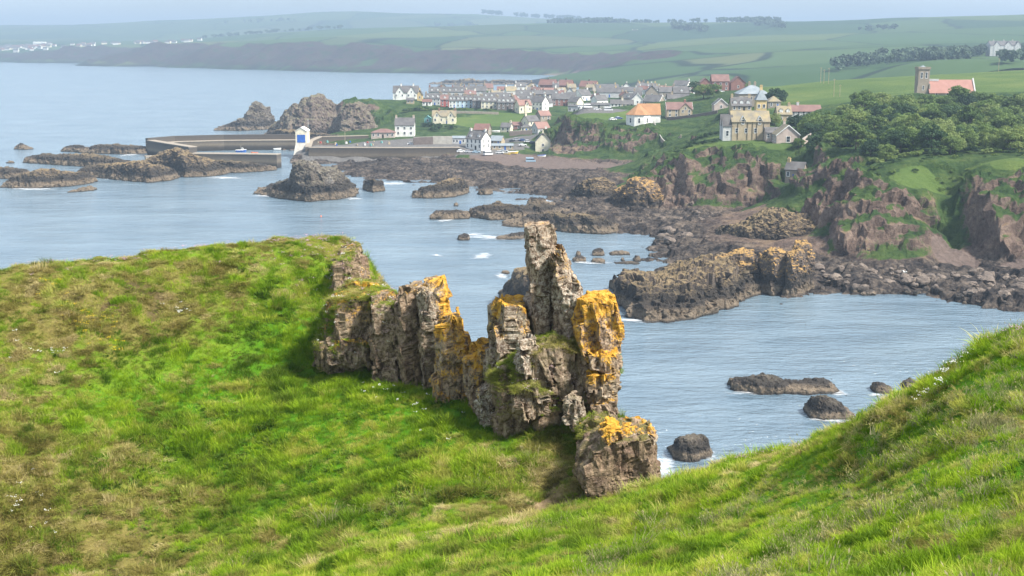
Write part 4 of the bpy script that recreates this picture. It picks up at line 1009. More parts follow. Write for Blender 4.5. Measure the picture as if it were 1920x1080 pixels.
def build_rocks():
    S = sea_rock
    # off the harbour
    S("jagged castle shaped stack on a low reef beyond the breakwater", [(405, 240), (430, 232), (450, 222), (462, 216), (465, 200), (478, 190), (488, 190), (494, 200), (500, 198), (505, 214), (512, 228), (525, 236)], [(403, 245), (450, 246), (500, 243), (528, 240)], depth=26, mat='guanorock', seed=101, res=0.8, facet=4.5, name="sea_stack")
    S("large blunt sea stack with grassy top next to the headland", [(500, 243), (527, 222), (535, 208), (560, 192), (580, 180), (604, 174), (610, 186), (624, 190), (626, 205), (620, 230), (635, 246)], [(495, 254), (540, 258), (590, 258), (640, 254)], depth=34, mat='stackrock', seed=102, res=0.9, facet=5, name="sea_stack", power=3)
    S("rounded cliff knob between the big sea stack and the headland", [(612, 246), (628, 222), (640, 206), (655, 192), (672, 190), (690, 200), (700, 225), (712, 250)], [(605, 260), (640, 263), (680, 263), (716, 260)], depth=30, mat='stackrock', seed=103, res=0.9, facet=5, name="sea_stack", power=3)
    S("low dark reef running under the harbour sheds", [(490, 250), (520, 243), (560, 244), (600, 250), (640, 252)], [(488, 256), (540, 264), (600, 268), (645, 268)], depth=14, seed=104, res=0.8, facet=3)
    # reefs left of the harbour
    S("two small dark rocks alone in the sea at the far left", [(24, 280), (34, 270), (42, 268), (50, 275), (66, 278)], [(23, 280), (45, 281), (67, 280)], depth=7, seed=110, res=0.5)
    S("speck of dark rock below the pair of small rocks", [(8, 306), (18, 301), (27, 305)], [(8, 306), (27, 307)], depth=5, seed=111, res=0.4)
    S("long reef just left of the breakwater end", [(113, 282), (125, 273), (150, 273), (165, 278), (180, 271), (215, 270), (250, 272), (272, 276), (282, 284)], [(112, 284), (170, 288), (230, 290), (285, 288)], depth=13, seed=112, res=0.6, facet=2.6)
    S("widest of the flat reefs below the breakwater end", [(40, 303), (50, 293), (80, 289), (120, 290), (170, 288), (200, 292), (240, 300), (262, 306)], [(40, 305), (90, 309), (160, 313), (225, 318), (265, 318)], depth=16, seed=113, res=0.6, facet=2.6)
    S("low reef cut off by the picture edge left of the long ridge", [(-40, 322), (0, 314), (20, 312), (45, 318), (60, 326)], [(-40, 334), (20, 336), (62, 332)], depth=12, seed=114, res=0.6)
    S("long tan ridge of rock nearest in the reefs at the left", [(2, 348), (25, 332), (55, 323), (80, 316), (100, 318), (140, 322), (170, 318), (186, 334)], [(2, 352), (60, 354), (130, 350), (188, 342)], depth=13, seed=115, res=0.5, facet=2.4)
    S("small flat rock in front of the long tan ridge", [(126, 360), (145, 351), (170, 348), (184, 353)], [(126, 362), (185, 357)], depth=7, seed=116, res=0.4)
    S("reef with two humps in the middle of the left skerries", [(145, 316), (185, 308), (230, 305), (262, 300), (285, 306), (300, 312), (318, 318), (330, 328)], [(170, 332), (220, 338), (280, 343), (330, 338)], depth=16, seed=117, res=0.55, facet=2.6)
    S("dark weed covered rocks below the harbour pier", [(270, 300), (300, 284), (330, 276), (352, 282), (368, 292), (400, 300), (430, 312), (440, 322)], [(300, 328), (350, 333), (400, 331), (440, 324)], depth=16, seed=118, res=0.55, facet=2.4)
    S("dark rocks along the foot of the harbour pier", [(385, 306), (420, 300), (460, 303), (500, 308), (522, 314)], [(385, 322), (440, 325), (490, 322), (524, 319)], depth=6, seed=119, res=0.5, facet=2)
    # in front of the quay
    S("broad craggy islet with white bird stains before the harbour mouth", [(478, 362), (490, 354), (520, 342), (548, 332), (552, 316), (553, 304), (572, 299), (590, 303), (600, 315), (622, 312), (640, 326), (652, 340), (664, 352), (672, 362)], [(478, 364), (520, 372), (580, 379), (630, 375), (676, 368)], depth=24, mat='guanorock', seed=120, res=0.45, facet=3.2, name="rock_islet")
    S("round tan rock in the pool right of the stained islet", [(678, 352), (684, 340), (700, 336), (716, 337), (722, 350)], [(678, 355), (700, 361), (723, 358)], depth=9, seed=121, res=0.4)
    S("pale fluted rock with a dark cap at the shore edge", [(770, 368), (785, 355), (810, 348), (830, 338), (850, 334), (868, 335), (880, 345), (882, 358)], [(772, 371), (810, 373), (850, 370), (884, 362)], depth=14, seed=122, res=0.45, facet=2.6)
    S("small humped rock right of the fluted rock", [(893, 362), (903, 353), (915, 352), (925, 361)], [(893, 366), (926, 365)], depth=6, seed=123, res=0.35)
    S("flat brown rock alone with foam at its foot", [(802, 408), (812, 397), (830, 394), (860, 393), (878, 398), (884, 405)], [(802, 411), (835, 413), (884, 410)], depth=9, seed=124, res=0.4, facet=2)
    S("long smooth reef sloping out from the shore", [(876, 398), (900, 386), (930, 380), (960, 385), (990, 388), (1015, 382), (1050, 390), (1080, 398)], [(880, 407), (920, 413), (980, 413), (1040, 410), (1085, 404)], depth=17, seed=125, res=0.5, facet=2.8)
    S("low dark reef behind the tall pillar top", [(935, 422), (955, 414), (1000, 405), (1040, 398), (1090, 402), (1140, 408), (1165, 425)], [(938, 424), (1000, 428), (1060, 436), (1130, 440), (1168, 434)], depth=17, seed=126, res=0.5, facet=2.6)
    S("upright rock on the reef before the pale pool", [(983, 382), (990, 372), (1005, 368), (1030, 378), (1046, 384)], [(983, 386), (1046, 388)], depth=6, seed=127, res=0.35)
    S("dark rock in the breaking wave left of the pillar", [(853, 447), (862, 440), (876, 438), (884, 446)], [(853, 451), (885, 451)], depth=6, seed=128, res=0.3, facet=1.2, mat='skerry')
    S("flat rock awash in the breaking wave", [(922, 447), (940, 442), (960, 438), (985, 434), (1000, 442)], [(922, 449), (960, 450), (1000, 447)], depth=6, seed=129, res=0.3, facet=1.2, mat='skerry')
    S("smooth dark slab of rock behind the outcrop pillar", [(932, 560), (945, 540), (958, 515), (970, 503), (990, 502), (1010, 510), (1040, 530), (1060, 555)], [(932, 562), (960, 580), (1010, 590), (1062, 580)], depth=14, seed=130, res=0.4, facet=2.6, crag=0.6)
    S("tiny rock with foam above the smooth slab", [(934, 513), (943, 507), (952, 508), (960, 513)], [(934, 514), (960, 515)], depth=4, seed=131, res=0.25, facet=1, mat='skerry')
    for i, (lab, x0, x1, yt, yb) in enumerate((("small rock highest of the group in the bay", 1076, 1093, 471, 481), ("largest dark rock of the group in the bay", 1105, 1138, 466, 480), ("low rocks trailing from the largest in the bay", 1136, 1186, 470, 479),
            ("dark rock nearest the pillar in the bay group", 1070, 1105, 479, 492), ("flat rock awash below the bay group", 1103, 1140, 484, 494), ("small pointed rock between the flat ones in the bay", 1158, 1176, 483, 490), ("square rock at the right end of the bay group", 1184, 1206, 478, 491), ("thin line of reef breaking the surface in the bay", 1145, 1206, 491, 496), ("dark speck of rock far out beside the flat brown rock", 848, 862, 379, 387))):
        S(lab, [(x0, yb - 2), (x0 + (x1 - x0) * .3, yt + 1), (x0 + (x1 - x0) * .6, yt), (x1, yb - 3)], [(x0, yb), (x1, yb)], depth=5, seed=140 + i, res=0.25, facet=1.2, mat='skerry')
    # the ledge and stacks across the bay
    S("huge tilted ledge with a dark back and tan foot across the bay", [(1142, 548), (1160, 528), (1190, 516), (1235, 520), (1270, 500), (1300, 490), (1340, 486), (1380, 480), (1410, 500), (1425, 540)], [(1142, 556), (1165, 590), (1210, 603), (1260, 607), (1320, 592), (1370, 578), (1400, 562), (1430, 550)], depth=40, mat='searock', seed=160, res=0.4, facet=3.4, amp=1.35, name="rock_ledge", power=2.2, front=0.5)
    S("long orange lichened crag along the back of the ledge", [(1225, 512), (1262, 496), (1300, 488), (1330, 482), (1362, 478), (1380, 468), (1400, 466), (1415, 474), (1422, 500)], [(1225, 530), (1290, 540), (1360, 545), (1424, 548)], depth=16, mat='lichrock', seed=161, res=0.35, facet=2.2, name="rock_crag", power=4)
    S("square orange topped crag in the middle of the three stacks", [(1418, 480), (1428, 468), (1450, 464), (1468, 470), (1476, 500)], [(1412, 546), (1445, 556), (1478, 552)], depth=13, mat='lichrock', seed=162, res=0.35, facet=2.2, name="rock_crag", power=5)
    S("orange horn of rock tallest of the three stacks", [(1466, 500), (1474, 478), (1488, 466), (1498, 452), (1506, 449), (1516, 458), (1524, 466), (1526, 500)], [(1460, 556), (1490, 558), (1528, 545)], depth=12, mat='lichrock', seed=163, res=0.35, facet=2.0, name="rock_crag", power=5)
    S("rounded crag with an orange crown at the foot of the nose", [(1590, 480), (1602, 462), (1618, 452), (1634, 455), (1646, 472), (1650, 495)], [(1588, 505), (1620, 508), (1652, 505)], depth=9, mat='lichrock', seed=164, res=0.35, facet=2.2, name="rock_crag", power=4)
    S("humped crag on the shore below the lodge cliff", [(1330, 448), (1370, 425), (1405, 415), (1435, 394), (1460, 388), (1490, 402), (1520, 405), (1540, 425), (1548, 455)], [(1325, 462), (1400, 476), (1480, 478), (1550, 470)], depth=26, mat='searock', seed=165, res=0.45, facet=3.0, name="rock_crag", power=3)
    S("smooth dark hump under the left flank of the lodge cliff", [(1055, 372), (1080, 352), (1105, 335), (1130, 330), (1150, 345), (1165, 368)], [(1055, 380), (1110, 386), (1168, 380)], depth=18, mat='searock', seed=166, res=0.5, facet=3.0, name="rock_crag")
    S("dark shoulder of rock left of the lodge cliff", [(1140, 380), (1165, 350), (1190, 330), (1215, 335), (1240, 360), (1262, 385)], [(1140, 396), (1200, 402), (1265, 402)], depth=20, mat='lichrock', seed=167, res=0.5, facet=3.0, name="rock_crag", power=3)
    # near skerries
    S("long low skerry in two humps nearest in the bay", [(1360, 728), (1372, 712), (1400, 708), (1430, 702), (1455, 704), (1475, 715), (1500, 717), (1530, 712), (1552, 714), (1570, 728), (1588, 738)], [(1362, 733), (1420, 740), (1500, 740), (1588, 738)], depth=7, mat='skerry', seed=170, res=0.18, facet=1.3, name="skerry")
    S("pyramid shaped skerry with a green top by the near slope", [(1503, 782), (1515, 770), (1530, 745), (1545, 740), (1562, 746), (1585, 765), (1608, 780)], [(1503, 786), (1550, 789), (1610, 786)], depth=7, mat='skerry', seed=171, res=0.16, facet=1.3, name="skerry")
    S("small round skerry near the right hand slope", [(1631, 733), (1636, 719), (1655, 717), (1670, 725), (1679, 735)], [(1631, 739), (1680, 739)], depth=5, mat='skerry', seed=172, res=0.16, facet=1.1, name="skerry")
    S("skerry half hidden behind the brow of the near slope", [(1686, 724), (1695, 715), (1710, 712), (1730, 718), (1745, 730)], [(1686, 731), (1745, 733)], depth=5, mat='skerry', seed=173, res=0.16, facet=1.1, name="skerry")
    S("conical skerry beside the undercut boulder", [(1244, 855), (1262, 838), (1275, 820), (1300, 814), (1322, 817), (1330, 835), (1343, 852)], [(1244, 860), (1290, 868), (1344, 856)], depth=6, mat='skerry', seed=174, res=0.14, facet=1.2, name="skerry")
    # far reef beyond the village
    S("long low reef in the sea beyond the village roofs", [(800, 157), (830, 153), (850, 149), (880, 148), (900, 151), (930, 150), (960, 149), (1000, 152)], [(800, 158), (900, 159), (1000, 158)], depth=60, seed=180, res=2.5, facet=9)

# loose boulders on the shore across the bay
def build_boulders(H):
    r = np.random.default_rng(21)
    shapes = []
    for k in range(6):
        bm = bmesh.new(); bmesh.ops.create_icosphere(bm, subdivisions=3, radius=1.0)
        co = np.array([v.co for v in bm.verts])
        d = facets(co + 5 * k, 0.9, 300 + k, crack=0.1) * 0.38 + fbm(co * 1.5 + 9 * k, 2, 310) * 0.1
        co = co * (1 + d[:, None]) * np.array([1.15, 0.95, 0.72])
        for v, c in zip(bm.verts, co): v.co = c
        me = bpy.data.meshes.new("boulder"); bm.to_mesh(me); bm.free(); me.materials.append(M['boulder'])
        shapes.append(me)
    regs = [((1530, 1925), (508, 580), 210, (0.6, 1.9)), ((1230, 1340), (395, 470), 36, (0.7, 2.0)), ((1370, 1480), (505, 545), 24, (0.6, 1.6))]
    pos = []
    for (a, b), (c, d), n, (s0, s1) in regs:
        k = 0
        while k < n:
            px, py = r.uniform(a, b), r.uniform(c, d)
            v = P(px, py, Z=1.5); z = float(H(np.array([[v.x, v.y]]))[0])
            k += 1
            if z < -0.6 or z > 4.5: continue
            s = s0 + (s1 - s0) * r.uniform() ** 2.5
            pos.append((v.x, v.y, z, s))
    for x, y, z, s in pos:
        o = bpy.data.objects.new("shore_boulder", shapes[r.integers(0, 6)]); COL.objects.link(o)
        o.location = (x, y, z + 0.25 * s + 0.3); o.scale = (s, s * r.uniform(.8, 1.2), s * r.uniform(.8, 1.15)); o.rotation_euler = (r.uniform(-.4, .4), r.uniform(-.4, .4), r.uniform(0, 6))
        pxx = 960 + FPX * x / (y * _cp + CAM_Z * _sp)
        where = "under the lodge cliff" if pxx < 1350 else "beside the orange horned crags" if pxx < 1540 else "below the lichened nose" if pxx < 1680 else "below the green gully" if pxx < 1800 else "below the cliff at the picture edge"
        tag(o, "%s boulder %s on the shore %s" % ("large" if s > 1.35 else "middling" if s > .85 else "small", "at the water's edge" if z < .9 else "high up" if z > 2 else "half way up", where), "boulder", "boulders on the far shore")

# ------------------------------------------------------------------ foam round the rocks
def build_foam():
    r = np.random.default_rng(31)
    spots = [(905, 481, 32, 8), (920, 446, 70, 7), (885, 441, 30, 5), (1000, 449, 30, 6), (1090, 492, 30, 5), (1120, 494, 40, 4), (835, 414, 22, 4), (660, 373, 26, 4), (940, 519, 20, 8), (1245, 880, 30, 50), (1330, 856, 25, 12), (1410, 736, 60, 9), (1570, 738, 35, 8), (1690, 738, 22, 8), (1560, 790, 50, 7),
             (1640, 742, 22, 5), (732, 345, 40, 6), (1020, 378, 30, 4), (1045, 393, 26, 6), (420, 334, 50, 4), (250, 288, 28, 8), (230, 336, 60, 4), (940, 395, 20, 3), (500, 368, 40, 4), (60, 355, 60, 4), (510, 262, 14, 3), (1190, 602, 60, 5), (820, 480, 16, 3)]
    V, F, C = [], [], []
    for px, py, w, h in spots:
        c = P(px, py, Z=0.0); a = P(px + w, py, Z=0.0).x - c.x; b = (P(px, py - h, Z=0.0).y - P(px, py + h, Z=0.0).y) / 2
        n = len(V); ph = r.uniform(0, 6, 3)
        V.append((c.x, c.y, 0.22)); C.append(1.0)
        for ring, cv in ((0.45, 0.7), (0.8, 0.25), (1.0, -0.6)):
            for t in np.linspace(0, 2 * math.pi, 28, endpoint=False):
                rr = ring * (1 + 0.25 * math.sin(2 * t + ph[0]) + 0.15 * math.sin(5 * t + ph[1]) + 0.08 * math.sin(9 * t + ph[2]))
                V.append((c.x + a * rr * math.cos(t), c.y + b * rr * math.sin(t), 0.2)); C.append(cv)
        for i in range(28):
            j = (i + 1) % 28
            F.append((n, n + 1 + i, n + 1 + j))
            for q in (0, 1):
                o1, o2 = n + 1 + 28 * q, n + 1 + 28 * (q + 1)
                F += [(o1 + i, o2 + i, o2 + j), (o1 + i, o2 + j, o1 + j)]
    me = np_mesh("sea_foam", V, F)
    set_attr(me, "core", C)
    tag(obj("sea_foam", me, None, M['foam']), "white foam where waves break on the rocks", None, None, "stuff")

# ------------------------------------------------------------------ far coast and hills
def build_hills():
    pts, zs = [], []
    def a(px, py, Y): v = P(px, py, Y=Y); pts.append((v.x, v.y)); zs.append(v.z)
    def s(px, py, Z=0.0): v = P(px, py, Z=Z); pts.append((v.x, v.y)); zs.append(v.z)
    def w(x, y, z): pts.append((x, y)); zs.append(z)
    coast = [(-120, 114), (0, 116), (150, 119), (300, 125), (400, 129), (500, 132), (640, 135), (800, 138), (950, 140), (1060, 143)]
    tops = [(-120, 99), (0, 97), (150, 90), (300, 86), (400, 93), (500, 90), (640, 86), (800, 93), (950, 95), (1050, 101)]
    for (px, py), (tx, ty) in zip(coast, tops):
        v = P(px, py, Z=0.0)
        w(v.x, v.y - 110, -12); w(v.x, v.y, 1.0); w(v.x * 1.02, v.y + 70, 5); a(tx, ty, v.y + 180); a(tx, ty - 1.5, v.y + 260)
    # middle hill, far hills, right hills
    for px, py, Y in ((330, 80, 4300), (420, 70, 4600), (500, 62, 4500), (640, 53, 4400), (800, 49, 4300), (1000, 45, 4200), (1100, 43, 4100), (1260, 44, 4000), (500, 76, 3700), (640, 68, 3500), (800, 70, 3400), (1000, 72, 3300), (1000, 85, 3000), (1150, 85, 3000), (1150, 65, 3400)): a(px, py, Y)
    for px in (330, 500, 640, 800, 1000, 1150): w(PX(px, 5300, 60), 5300, 55)
    for px, py, Y in ((-150, 48, 8600), (0, 48, 8600), (100, 50, 8600), (200, 51, 8400), (260, 44, 7600), (330, 38, 7400), (440, 32, 7200), (600, 23, 7000), (680, 21, 7000), (780, 26, 7000), (900, 26, 6900), (1030, 36, 6800), (1090, 38, 6800), (300, 62, 6000), (0, 66, 6200), (150, 66, 6100), (0, 80, 4900), (200, 76, 4900), (500, 46, 6000), (800, 44, 6000)): a(px, py, Y)
    for px, py, Y in ((1300, 43, 3900), (1400, 42, 3800), (1480, 41, 3700), (1600, 37, 3600), (1760, 31, 3500), (1920, 26, 3400), (2050, 24, 3300), (1480, 60, 3000), (1600, 58, 2900), (1760, 52, 2800), (1920, 50, 2700), (1400, 80, 2500), (1600, 76, 2400), (1800, 72, 2300), (1920, 70, 2200),
                      (1100, 135, 2150), (1180, 118, 2100), (1280, 98, 2250), (1200, 140, 1750), (1280, 148, 1550), (1400, 120, 1750), (1500, 100, 1900), (1340, 142, 1450), (1450, 140, 1350), (1550, 130, 1400), (1640, 118, 1450), (1740, 108, 1480), (1850, 106, 1490), (1960, 104, 1480), (1700, 120, 1250), (1900, 118, 1200)): a(px, py, Y)
    for px in (1300, 1500, 1700, 1920): w(PX(px, 5200, 60), 5200, 70)
    w(-2400, 9800, 60); w(0, 9800, 60); w(3000, 9800, 60); w(3500, 4000, 120); w(2200, 2000, 90); w(800, 1150, 22); w(300, 1250, 6); w(150, 1450, -4); w(120, 1700, -6); w(-300, 1800, -20); w(-1500, 2600, -30)
    H = rbf(pts, zs, 0.5)
    xs = np.arange(-3900, 3900, 22.0); ys = np.concatenate([np.arange(1180, 4200, 18.0), np.arange(4200, 9600, 40.0)])
    X, Y = np.meshgrid(xs, ys); xy = np.column_stack([X.ravel(), Y.ravel()])
    p3 = np.column_stack([xy, np.zeros(len(xy))])
    z = H(xy + 25 * np.stack([fbm(p3 * 0.006, 3, 3), fbm(p3 * 0.006, 3, 4)], 1))
    gy, gx = np.gradient(z.reshape(X.shape), ys, xs); slope = np.hypot(gx, gy).ravel()
    cl = sstep(0.13, 0.24, slope) * (1 - sstep(45, 75, z)) * sstep(2, 8, z) * (xy[:, 1] > 2000)
    z = z + cl * (fbm(p3 * 0.02, 3, 8, ridged=True) * 9) + fbm(p3 * 0.003, 3, 12) * 2.5 * sstep(20, 60, z)
    shore = sstep(-2, 0, z) * (1 - sstep(3.5, 6, z)) * (xy[:, 1] > 1500)
    beach = np.zeros(len(xy))
    for px, py, rx in ((960, 139, 120), (1030, 141, 70)):
        c = P(px, py, Z=3.0); beach = np.maximum(beach, 1 - sstep(0.6, 1.0, np.hypot((xy[:, 0] - c.x) / rx, (xy[:, 1] - c.y - 30) / 34)))
    f = grid_faces(len(xs), len(ys)); f = f[(z[f] > -2).any(1) & ((xy[f][:, :, 1].min(1) > 1500) | (z[f].min(1) > 2))]
    v, f, used = compact(np.column_stack([xy, z]), f)
    me = np_mesh("hills", v, f)
    set_attr(me, "mask", np.stack([cl, shore * (1 - beach), beach], 1)[used], 'FLOAT_VECTOR')
    tag(obj("hills", me, None, M['hills']), "far hills with fields above red cliffs", None, None, "structure")
    return H
# ------------------------------------------------------------------ building materials
for nm, c in (("white", (.78, .77, .72)), ("cream", (.72, .66, .5)), ("palegrey", (.5, .5, .49)), ("stone", (.3, .255, .2)), ("tanstone", (.42, .34, .23)), ("pinkish", (.5, .41, .36)), ("darkstone", (.16, .13, .115)), ("brick", (.26, .13, .105)),
              ("paleblue", (.55, .68, .74)), ("redwall", (.42, .1, .08)), ("ochre", (.6, .45, .22)), ("greenwood", (.16, .36, .34)), ("bluepaint", (.03, .12, .42)), ("trim", (.8, .8, .78)), ("blackpaint", (.03, .03, .03)), ("concrete", (.36, .34, .3)), ("palewood", (.4, .33, .22))):
    M[nm] = m_plain(nm + "_paint" if nm not in ("stone",) else "stone_wall", c, 0.85, 0.14, 0.6)
def m_roof(name, col, col2):
    k = NT(name, 0.75, 0.3)
    z = k.sep(k.pos())[2]
    w = k.math('SINE', k.math('MULTIPLY', z, 20.0))
    n = k.noise(0.35, 5, 0.6); n2 = k.noise(4, 3, 0.6)
    c = k.ramp(k.math('ADD', k.math('MULTIPLY', n, 0.7), k.math('MULTIPLY', n2, 0.3)), [(0.35, col), (0.65, col2)])
    return k.fin(c, k.bump(k.math('ADD', w, k.math('MULTIPLY', n2, 2)), 0.35, 0.04))
M['slate'] = m_roof("slate_roof", (.07, .067, .067), (.145, .137, .132))
M['lichslate'] = m_roof("lichened_slate_roof", (.15, .14, .12), (.3, .24, .13))
M['redtile'] = m_roof("red_tile_roof", (.14, .075, .06), (.21, .11, .09))
M['pinktile'] = m_roof("faded_red_tile_roof", (.2, .115, .095), (.28, .16, .13))
M['churchtile'] = m_roof("salmon_tile_roof", (.28, .14, .11), (.36, .19, .155))
M['orangetile'] = m_roof("orange_lichened_roof", (.28, .14, .065), (.37, .2, .095))
M['browntile'] = m_roof("brown_tile_roof", (.14, .08, .07), (.22, .13, .11))
M['leadroof'] = m_roof("lead_roof", (.17, .2, .22), (.27, .3, .32))
def m_glass(name, col=(0.03, 0.04, 0.05)):
    k = NT(name, 0.12, 0.6); k.put(k.b.inputs['Base Color'], col); return k.mat
M['glass'] = m_glass("window_glass")
M['pot'] = m_plain("chimney_pot", (.5, .36, .2), 0.8, 0.15, 2)

_wm = {}
def window_mesh(w, h, depth=0.12):
    k = (round(w, 2), round(h, 2))
    if k not in _wm:
        fr, pn = MB(), MB(); t = 0.1 * min(w, h) + 0.03
        for x0, x1, z0, z1 in ((-w / 2 - t, w / 2 + t, -t * 1.6, 0), (-w / 2 - t, w / 2 + t, h, h + t), (-w / 2 - t, -w / 2, 0, h), (w / 2, w / 2 + t, 0, h), (-w / 2, w / 2, h * .5 - .03, h * .5 + .03)):
            fr.box(x0, x1, -depth * .5, depth * .5, z0, z1)
        pn.box(-w / 2 + .003, w / 2 - .003, -depth * .15, depth * .4, 0.003, h - .003)
        _wm[k] = (fr.mesh("window", M['trim']), pn.mesh("pane", M['glass']))
    return _wm[k]
def add_window(root, x, y, z, rz, w=0.95, h=1.4, pane=True):
    fm, pm = window_mesh(w, h)
    a = bpy.data.objects.new("window", fm); COL.objects.link(a); a.parent = root; a.location = (x, y, z); a.rotation_euler = (0, 0, rz)
    if pane:
        b = bpy.data.objects.new("pane", pm); COL.objects.link(b); b.parent = a
    return a
def gable_roof(mb, x0, x1, y0, y1, ze, zr, th=0.2, ov=0.3, mi=0, axis='x'):
    """two roof slopes with thickness; ridge along axis"""
    if axis == 'x':
        ym = (y0 + y1) / 2; k = (zr - ze) / ((y1 - y0) / 2)
        for s, yo in ((-1, y0 - ov), (1, y1 + ov)):
            zo = ze - ov * k
            lo = [(x0 - ov, yo, zo), (x1 + ov, yo, zo), (x1 + ov, ym, zr), (x0 - ov, ym, zr)]
            mb.hull(lo, [(a, b, c + th) for a, b, c in lo], mi)
    else:
        xm = (x0 + x1) / 2; k = (zr - ze) / ((x1 - x0) / 2)
        for xo in (x0 - ov, x1 + ov):
            zo = ze - ov * k
            lo = [(xo, y0 - ov, zo), (xm, y0 - ov, zr), (xm, y1 + ov, zr), (xo, y1 + ov, zo)]
            mb.hull(lo, [(a, b, c + th) for a, b, c in lo], mi)
def gable_wall(mb, x0, x1, y0, y1, z0, ze, zr, axis='x', mi=0):
    if axis == 'x':
        ym = (y0 + y1) / 2; ring = [(y0, z0), (y1, z0), (y1, ze), (ym, zr), (y0, ze)]
        mb.hull([(x0, a, b) for a, b in ring], [(x1, a, b) for a, b in ring], mi)
    else:
        xm = (x0 + x1) / 2; ring = [(x0, z0), (x1, z0), (x1, ze), (xm, zr), (x0, ze)]
        mb.hull([(a, y0, b) for a, b in ring], [(a, y1, b) for a, b in ring], mi)
def house(label, px0, px1, pyb, Y, wh, rh, dep, wall='white', roof='slate', yaw=0.0, w=None, chim=(0, 1), F=(3, 2), Rw=(0, 0), L=(0, 0), gables=(), dorm=0, cat="house", group=None, name="house", hip=False, door=True, win=(0.95, 1.35), pane=True, gable_front=False, chim_mat=None, barge=False):
    """wh eaves height, rh roof rise, dep depth; yaw turns the front; F/Rw/L = window columns and rows on front, right, left"""
    pc = P((px0 + px1) / 2, pyb, Y=Y)
    if w is None: w = (px1 - px0) / FPX * (Y * _cp + (CAM_Z - pc.z) * _sp)
    if gable_front: yaw += math.pi / 2; w, dep = dep, w
    c, s = math.cos(yaw), math.sin(yaw)
    # centre so that the nearest edge sits on the given base line
    near = max(dep / 2 * abs(c), 0.01) + w / 2 * abs(s)
    root = empty(name, (pc.x * (Y + near * 0.9) / Y if False else pc.x, pc.y + near, pc.z), yaw)
    PADS.append((pc.x, pc.y + near, pc.z, max(w, dep) * 0.62))
    tag(root, label, cat, group)
    x0, x1, y0, y1 = -w / 2, w / 2, -dep / 2, dep / 2
    wl, rf = MB(), MB()
    if hip:
        wl.box(x0, x1, y0, y1, -2.5, wh)
        ov = .35; m = min(w, dep) / 2
        ax = (x0 + m, x1 - m) if w >= dep else (-0.05, .05); ay = (y0 + m, y1 - m) if dep > w else (-.05, .05)
        lo = [(x0 - ov, y0 - ov, wh), (x1 + ov, y0 - ov, wh), (x1 + ov, y1 + ov, wh), (x0 - ov, y1 + ov, wh)]
        hi = [(ax[0], ay[0], wh + rh), (ax[1], ay[0], wh + rh), (ax[1], ay[1], wh + rh), (ax[0], ay[1], wh + rh)]
        rf.hull(lo, hi)
    else:
        gable_wall(wl, x0, x1, y0, y1, -2.5, wh, wh + rh - .02)
        gable_roof(rf, x0, x1, y0, y1, wh, wh + rh)
    for gx, gw in gables:                       # cross gables on the front
        gable_wall(wl, gx - gw / 2, gx + gw / 2, y0 - .35, y0 + dep * .4, -2.5, wh, wh + rh * .86, 'y')
        gable_roof(rf, gx - gw / 2, gx + gw / 2, y0 - .35, y0 + dep * .4, wh, wh + rh * .86, axis='y', ov=.25)
    wl.build("wall", M[wall], root); ro = rf.build("roof", M[roof], root)
    if barge:
        bg = MB()
        for xe in (x0 - .36, x1 + .3):
            for sgn in (-1, 1):
                k = rh / (dep / 2); yo = sgn * (dep / 2 + .3)
                lo = [(xe, yo, wh - .3 * k - .25), (xe + .06, yo, wh - .3 * k - .25), (xe + .06, 0, wh + rh - .15), (xe, 0, wh + rh - .15)]
                bg.hull(lo, [(a, b, cc + .42) for a, b, cc in lo])
        bg.build("bargeboard", M['trim'], root)
    for t in chim:
        cm = MB(); cx = x0 + .55 + t * (w - 1.1); zt = wh + rh
        cm.box(cx - .55, cx + .55, -.42, .42, zt - 1.2, zt + 1.15); cm.box(cx - .62, cx + .62, -.49, .49, zt + 1.15, zt + 1.3)
        for pxx in (-.25, .25): cm.tube([(cx + pxx, 0, zt + 1.3), (cx + pxx, 0, zt + 1.75)], .15, 6, 1)
        cm.build("chimney", [M[chim_mat or wall], M['pot']], ro)
    ww, hh = win
    for (n, rows), side in ((F, 'F'), (Rw, 'R'), (L, 'L')):
        for r_ in range(rows):
            z = wh * (0.16 + r_ * (0.88 / max(rows, 1))) + .15
            if rows == 1: z = wh * .36
            for i in range(n):
                if side == 'F':
                    x = x0 + w * (i + .5) / n
                    if door and r_ == 0 and i == n // 2 and n > 2: continue
                    yy = y0
                    for gx, gw in gables:
                        if abs(x - gx) < gw / 2: yy = y0 - .35
                    add_window(root, x, yy - .03, z, 0, ww, hh, pane)
                else:
                    yv = y0 + dep * (i + .5) / n
                    add_window(root, (x1 + .03) if side == 'R' else (x0 - .03), yv, z, math.pi / 2, ww, hh, pane)
    for gx, gw in gables:
        add_window(root, gx, y0 - .38, wh * .98, 0, ww * .9, hh * .9, pane)
    if door and F[0] > 0:
        d = MB(); dx = x0 + w * (F[0] // 2 + .5) / F[0]
        d.box(dx - .5, dx + .5, y0 - .06, y0 + .05, -.3, 2.0)
        d.build("door", M['bluepaint'] if len(label) % 3 == 0 else M['blackpaint'], root)
    for i in range(dorm):
        dm = MB(); dx = x0 + w * (i + .5) / dorm; zb = wh + rh * .18
        gable_wall(dm, dx - .75, dx + .75, y0 + dep * .1, y0 + dep * .34, zb - .3, zb + 1.25, zb + 1.85, 'y')
        gable_roof(dm, dx - .75, dx + .75, y0 + dep * .1, y0 + dep * .34, zb + 1.25, zb + 1.85, .1, .12, 1, 'y')
        dd = dm.build("dormer", [M['trim'], M[roof]], root)
        add_window(dd, dx, y0 + dep * .1 - .03, zb + .1, 0, .75, .95, False)
    return root

